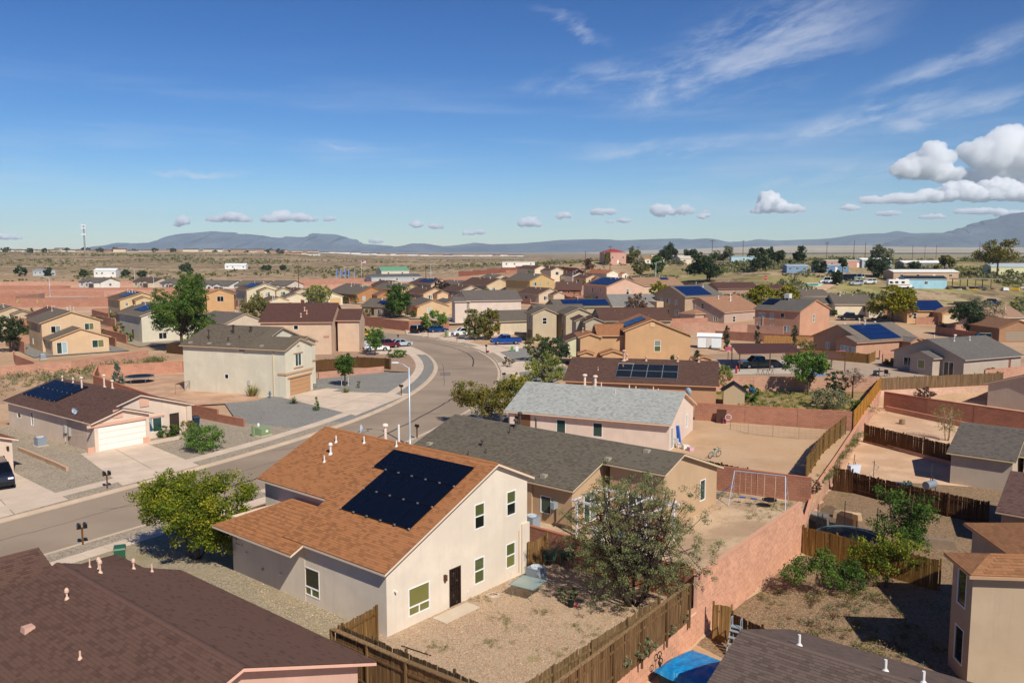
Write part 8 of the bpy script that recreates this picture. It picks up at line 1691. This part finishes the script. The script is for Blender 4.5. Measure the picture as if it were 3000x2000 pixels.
PA = [(300,737),(340,717),(375,711),(408,713),(469,709),(503,699),(544,684),(599,680),(626,677),(680,680),(748,686),(816,697),(857,692),(898,694),(932,682),(966,686),(1020,696),(1088,714),(1156,724),(1190,728),(1240,737)]
PB = [(1090,738),(1160,724),(1211,713),(1245,713),(1306,722),(1381,711),(1429,716),(1531,713),(1600,707),(1651,703),(1736,700),(1811,704),(1889,701),(1991,698),(2035,701),(2080,697),(2127,709),(2175,707),(2212,700),(2256,705),(2330,702),(2400,700),(2435,697),(2506,685),(2560,683),(2591,683),(2625,675),(2659,683),(2700,682),(2758,682),(2900,690),(3200,700),(3500,715)]
PC = [(2500,728),(2640,700),(2758,678),(2812,665),(2880,644),(2914,634),(2948,625),(3000,615),(3060,600),(3150,585),(3300,575),(3500,600),(3700,660)]
ridge('mountain', PA, 12600, 3000, -20, 3, '#3e4854', '#5a646c'); ridge('mountain', PB, 11800, 2400, -20, 5, '#38424c', '#4e5860'); ridge('mountain', PC, 9800, 2600, -10, 8, '#3a434c', '#545c62')
# pale valley floor rising to the foot of the right-hand mountains
xs_ = np.linspace(-.05, .85, 40); mb = MB()
for i in range(39):
    for (ya, za), (yb, zb) in (((5200,8),(7600,40)),((7600,40),(10600,88))):
        k0, k1 = min(1, max(0, (xs_[i]-.08)/.25)), min(1, max(0, (xs_[i+1]-.08)/.25)); mb.face([(xs_[i]*ya,ya,za*k0-1.5),(xs_[i+1]*ya,ya,za*k1-1.5),(xs_[i+1]*yb,yb,zb*k1-1.5),(xs_[i]*yb,yb,zb*k0-1.5)])
struct(mb.build('valley_floor', [ground('#b9a488','#a8946f','#94835f',.0012,.004)], smooth=True))
# heaped cumulus beyond the mountains: bodies of white vapour with billowing tops and flat bases
def _cloud(N, b, dens):
    v = N.n.new('ShaderNodeVolumePrincipled'); o = [n for n in N.n if n.type == 'OUTPUT_MATERIAL'][0]; N.l.remove(o.inputs[0].links[0]); N.l.new(v.outputs[0], o.inputs['Volume']); N.n.remove(b)
    v.inputs['Color'].default_value = (1,1,1,1); v.inputs['Density'].default_value = dens; v.inputs['Anisotropy'].default_value = 0.
def ico(n):
    import bmesh
    bm = bmesh.new(); bmesh.ops.create_icosphere(bm, subdivisions=n, radius=1.); V = np.array([v.co[:] for v in bm.verts]); F_ = [tuple(v.index for v in f.verts) for f in bm.faces]; bm.free(); return V, F_
ICO3 = ico(3)
def cloud(label, blobs, D, base_py, sub=5, group=None):
    """blobs: (px, py, half width px, half height px) seen at distance D; each is a heap of smaller billows"""
    k = D/2450; cx = sum(b[0] for b in blobs)/len(blobs); o = Vector(((cx-1500)*k, D, 18+(736-base_py)*k)); VV, FF = [], []; n0 = 0; r = np.random.default_rng(int(cx))
    V, F_ = ICO3; hm = min(b[3] for b in blobs)
    for (px_, py_, w, h) in blobs:
        c0 = np.array([(px_-cx)*k, r.uniform(-.25,.25)*w*k, (base_py-py_)*k]); S0 = np.array([w*k, (w+h)*.5*k, h*k]); heap = [(c0, S0*.80)]; n = int(10+10*w/h)
        for _ in range(n):
            u = r.normal(size=3); u /= np.linalg.norm(u); u[2] = abs(u[2])*1.0-.25; q = r.uniform(.26,.5)*min(S0[0], S0[2]*1.3); heap.append((c0+u*S0*.80, np.array([q*1.15, q*1.1, q])))
        for c, S in heap:
            P = V*S+c; P[:, 2] = np.where(P[:, 2] < 0, P[:, 2]*.10, P[:, 2]); VV.append(P); FF += [tuple(i+n0 for i in f) for f in F_]; n0 += len(V)
    me = bpy.data.meshes.new('cloud'); me.from_pydata(np.concatenate(VV).tolist(), [], FF); me.materials.append(mat('cloud_vapour', _cloud, round(min(.03, 1.7/(hm*k)), 4)))
    ob = put('cloud', me, None, o, None, label, 'cloud', group); vs = max(hm*k/11, 11.)
    m = ob.modifiers.new('union', 'REMESH'); m.mode = 'VOXEL'; m.voxel_size = vs
    for sc, st in ((10.0, 6.5), (4.0, 3.2), (1.6, 1.3)):
        tx = bpy.data.textures.new('billow', 'CLOUDS'); tx.noise_scale = vs*sc; tx.noise_depth = 4; d = ob.modifiers.new('billow', 'DISPLACE'); d.texture = tx; d.texture_coords = 'LOCAL'; d.strength = vs*st*1.3; d.mid_level = .5
cloud('towering white cumulus heap at the right edge above the mountain', [(2895,470,82,60),(2950,440,92,64),(2842,456,52,42),(3020,470,110,85),(2905,520,95,36),(2990,535,110,38),(3080,500,110,85)], 20800, 556, 6)
cloud('bright cumulus tower left of the towering heap', [(2690,500,76,40),(2716,464,46,36),(2640,503,50,24),(2755,522,50,26)], 20200, 542, 6)
cloud('long flat grey-bottomed cumulus bank at the right', [(2640,586,76,17),(2740,578,84,22),(2850,572,96,28),(2960,572,96,26),(3060,576,100,26),(2545,590,44,13),(2790,556,54,20),(2900,552,60,24)], 17600, 600, 5)
cloud('ragged low cumulus strip under the cloud bank', [(2480,612,34,9),(2590,628,40,8),(2720,640,44,10),(2860,622,90,9),(2950,630,70,9)], 17000, 640, 4)
cloud('solitary white cumulus above the right-hand rise', [(2250,606,50,26),(2243,585,26,22),(2300,616,48,14),(2212,620,24,10)], 19800, 628, 5)
cloud('double-domed small cumulus in the middle right', [(1932,622,32,20),(1958,624,28,12)], 19800, 636, 5); cloud('round small cumulus right of the double-domed one', [(2003,620,24,15)], 19600, 632, 4); cloud('little low cumulus below the round one', [(2055,636,20,9),(2062,622,10,5)], 21000, 641, 4)
cloud('flat small cumulus above the coral-pink house', [(1752,624,26,11),(1780,624,22,10)], 20000, 632, 4); cloud('tiny cumulus puff under the flat one', [(1825,649,24,7),(1785,651,14,5)], 22000, 654, 4); cloud('small pale cumulus in the middle of the sky', [(1650,634,24,10),(1640,651,8,4)], 21000, 641, 4); cloud('bright small cumulus over the middle range', [(1550,654,32,15),(1568,660,20,9)], 20500, 668, 5)
cloud('thin pale cumulus strip over the low ridge', [(1375,684,22,6),(1405,682,20,7)], 23000, 688, 4); cloud('faint cumulus left of the middle', [(1222,660,20,11),(1280,666,26,8)], 23000, 672, 4)
cloud('long cumulus over the left mountain', [(640,645,34,9),(690,640,40,15),(722,646,24,10)], 21500, 652, 5); cloud('broken cumulus right of the long one', [(800,645,34,13),(830,638,26,19),(885,642,36,13),(920,646,18,8)], 21500, 652, 5); cloud('small cumulus left over the left mountain', [(545,650,18,14),(530,660,14,8)], 22000, 664, 4); cloud('tiny cumulus at the end of the left row', [(970,644,20,7)], 22000, 648, 4); cloud('pale cumulus low at the left edge', [(20,695,34,9),(55,698,26,6)], 24000, 702, 4); cloud('small cumulus rising behind the left range', [(1105,708,24,8)], 24000, 716, 4)
HAZE = 5.8e-5
def _haze(): 
    m = bpy.data.materials.new('haze'); m.use_nodes = True; N = NT(m.node_tree); v = N.n.new('ShaderNodeVolumePrincipled'); o = N.n.new('ShaderNodeOutputMaterial'); N.l.new(v.outputs[0], o.inputs['Volume'])
    v.inputs['Color'].default_value = (.64,.81,1.,1); v.inputs['Density'].default_value = HAZE; v.inputs['Anisotropy'].default_value = 0.; return m
hz = MB().box(-15500,-400,-60,15500,15200,700).build('haze', [_haze()], kind='stuff', label='thin blue haze over the far plain and mountains', cat='haze')
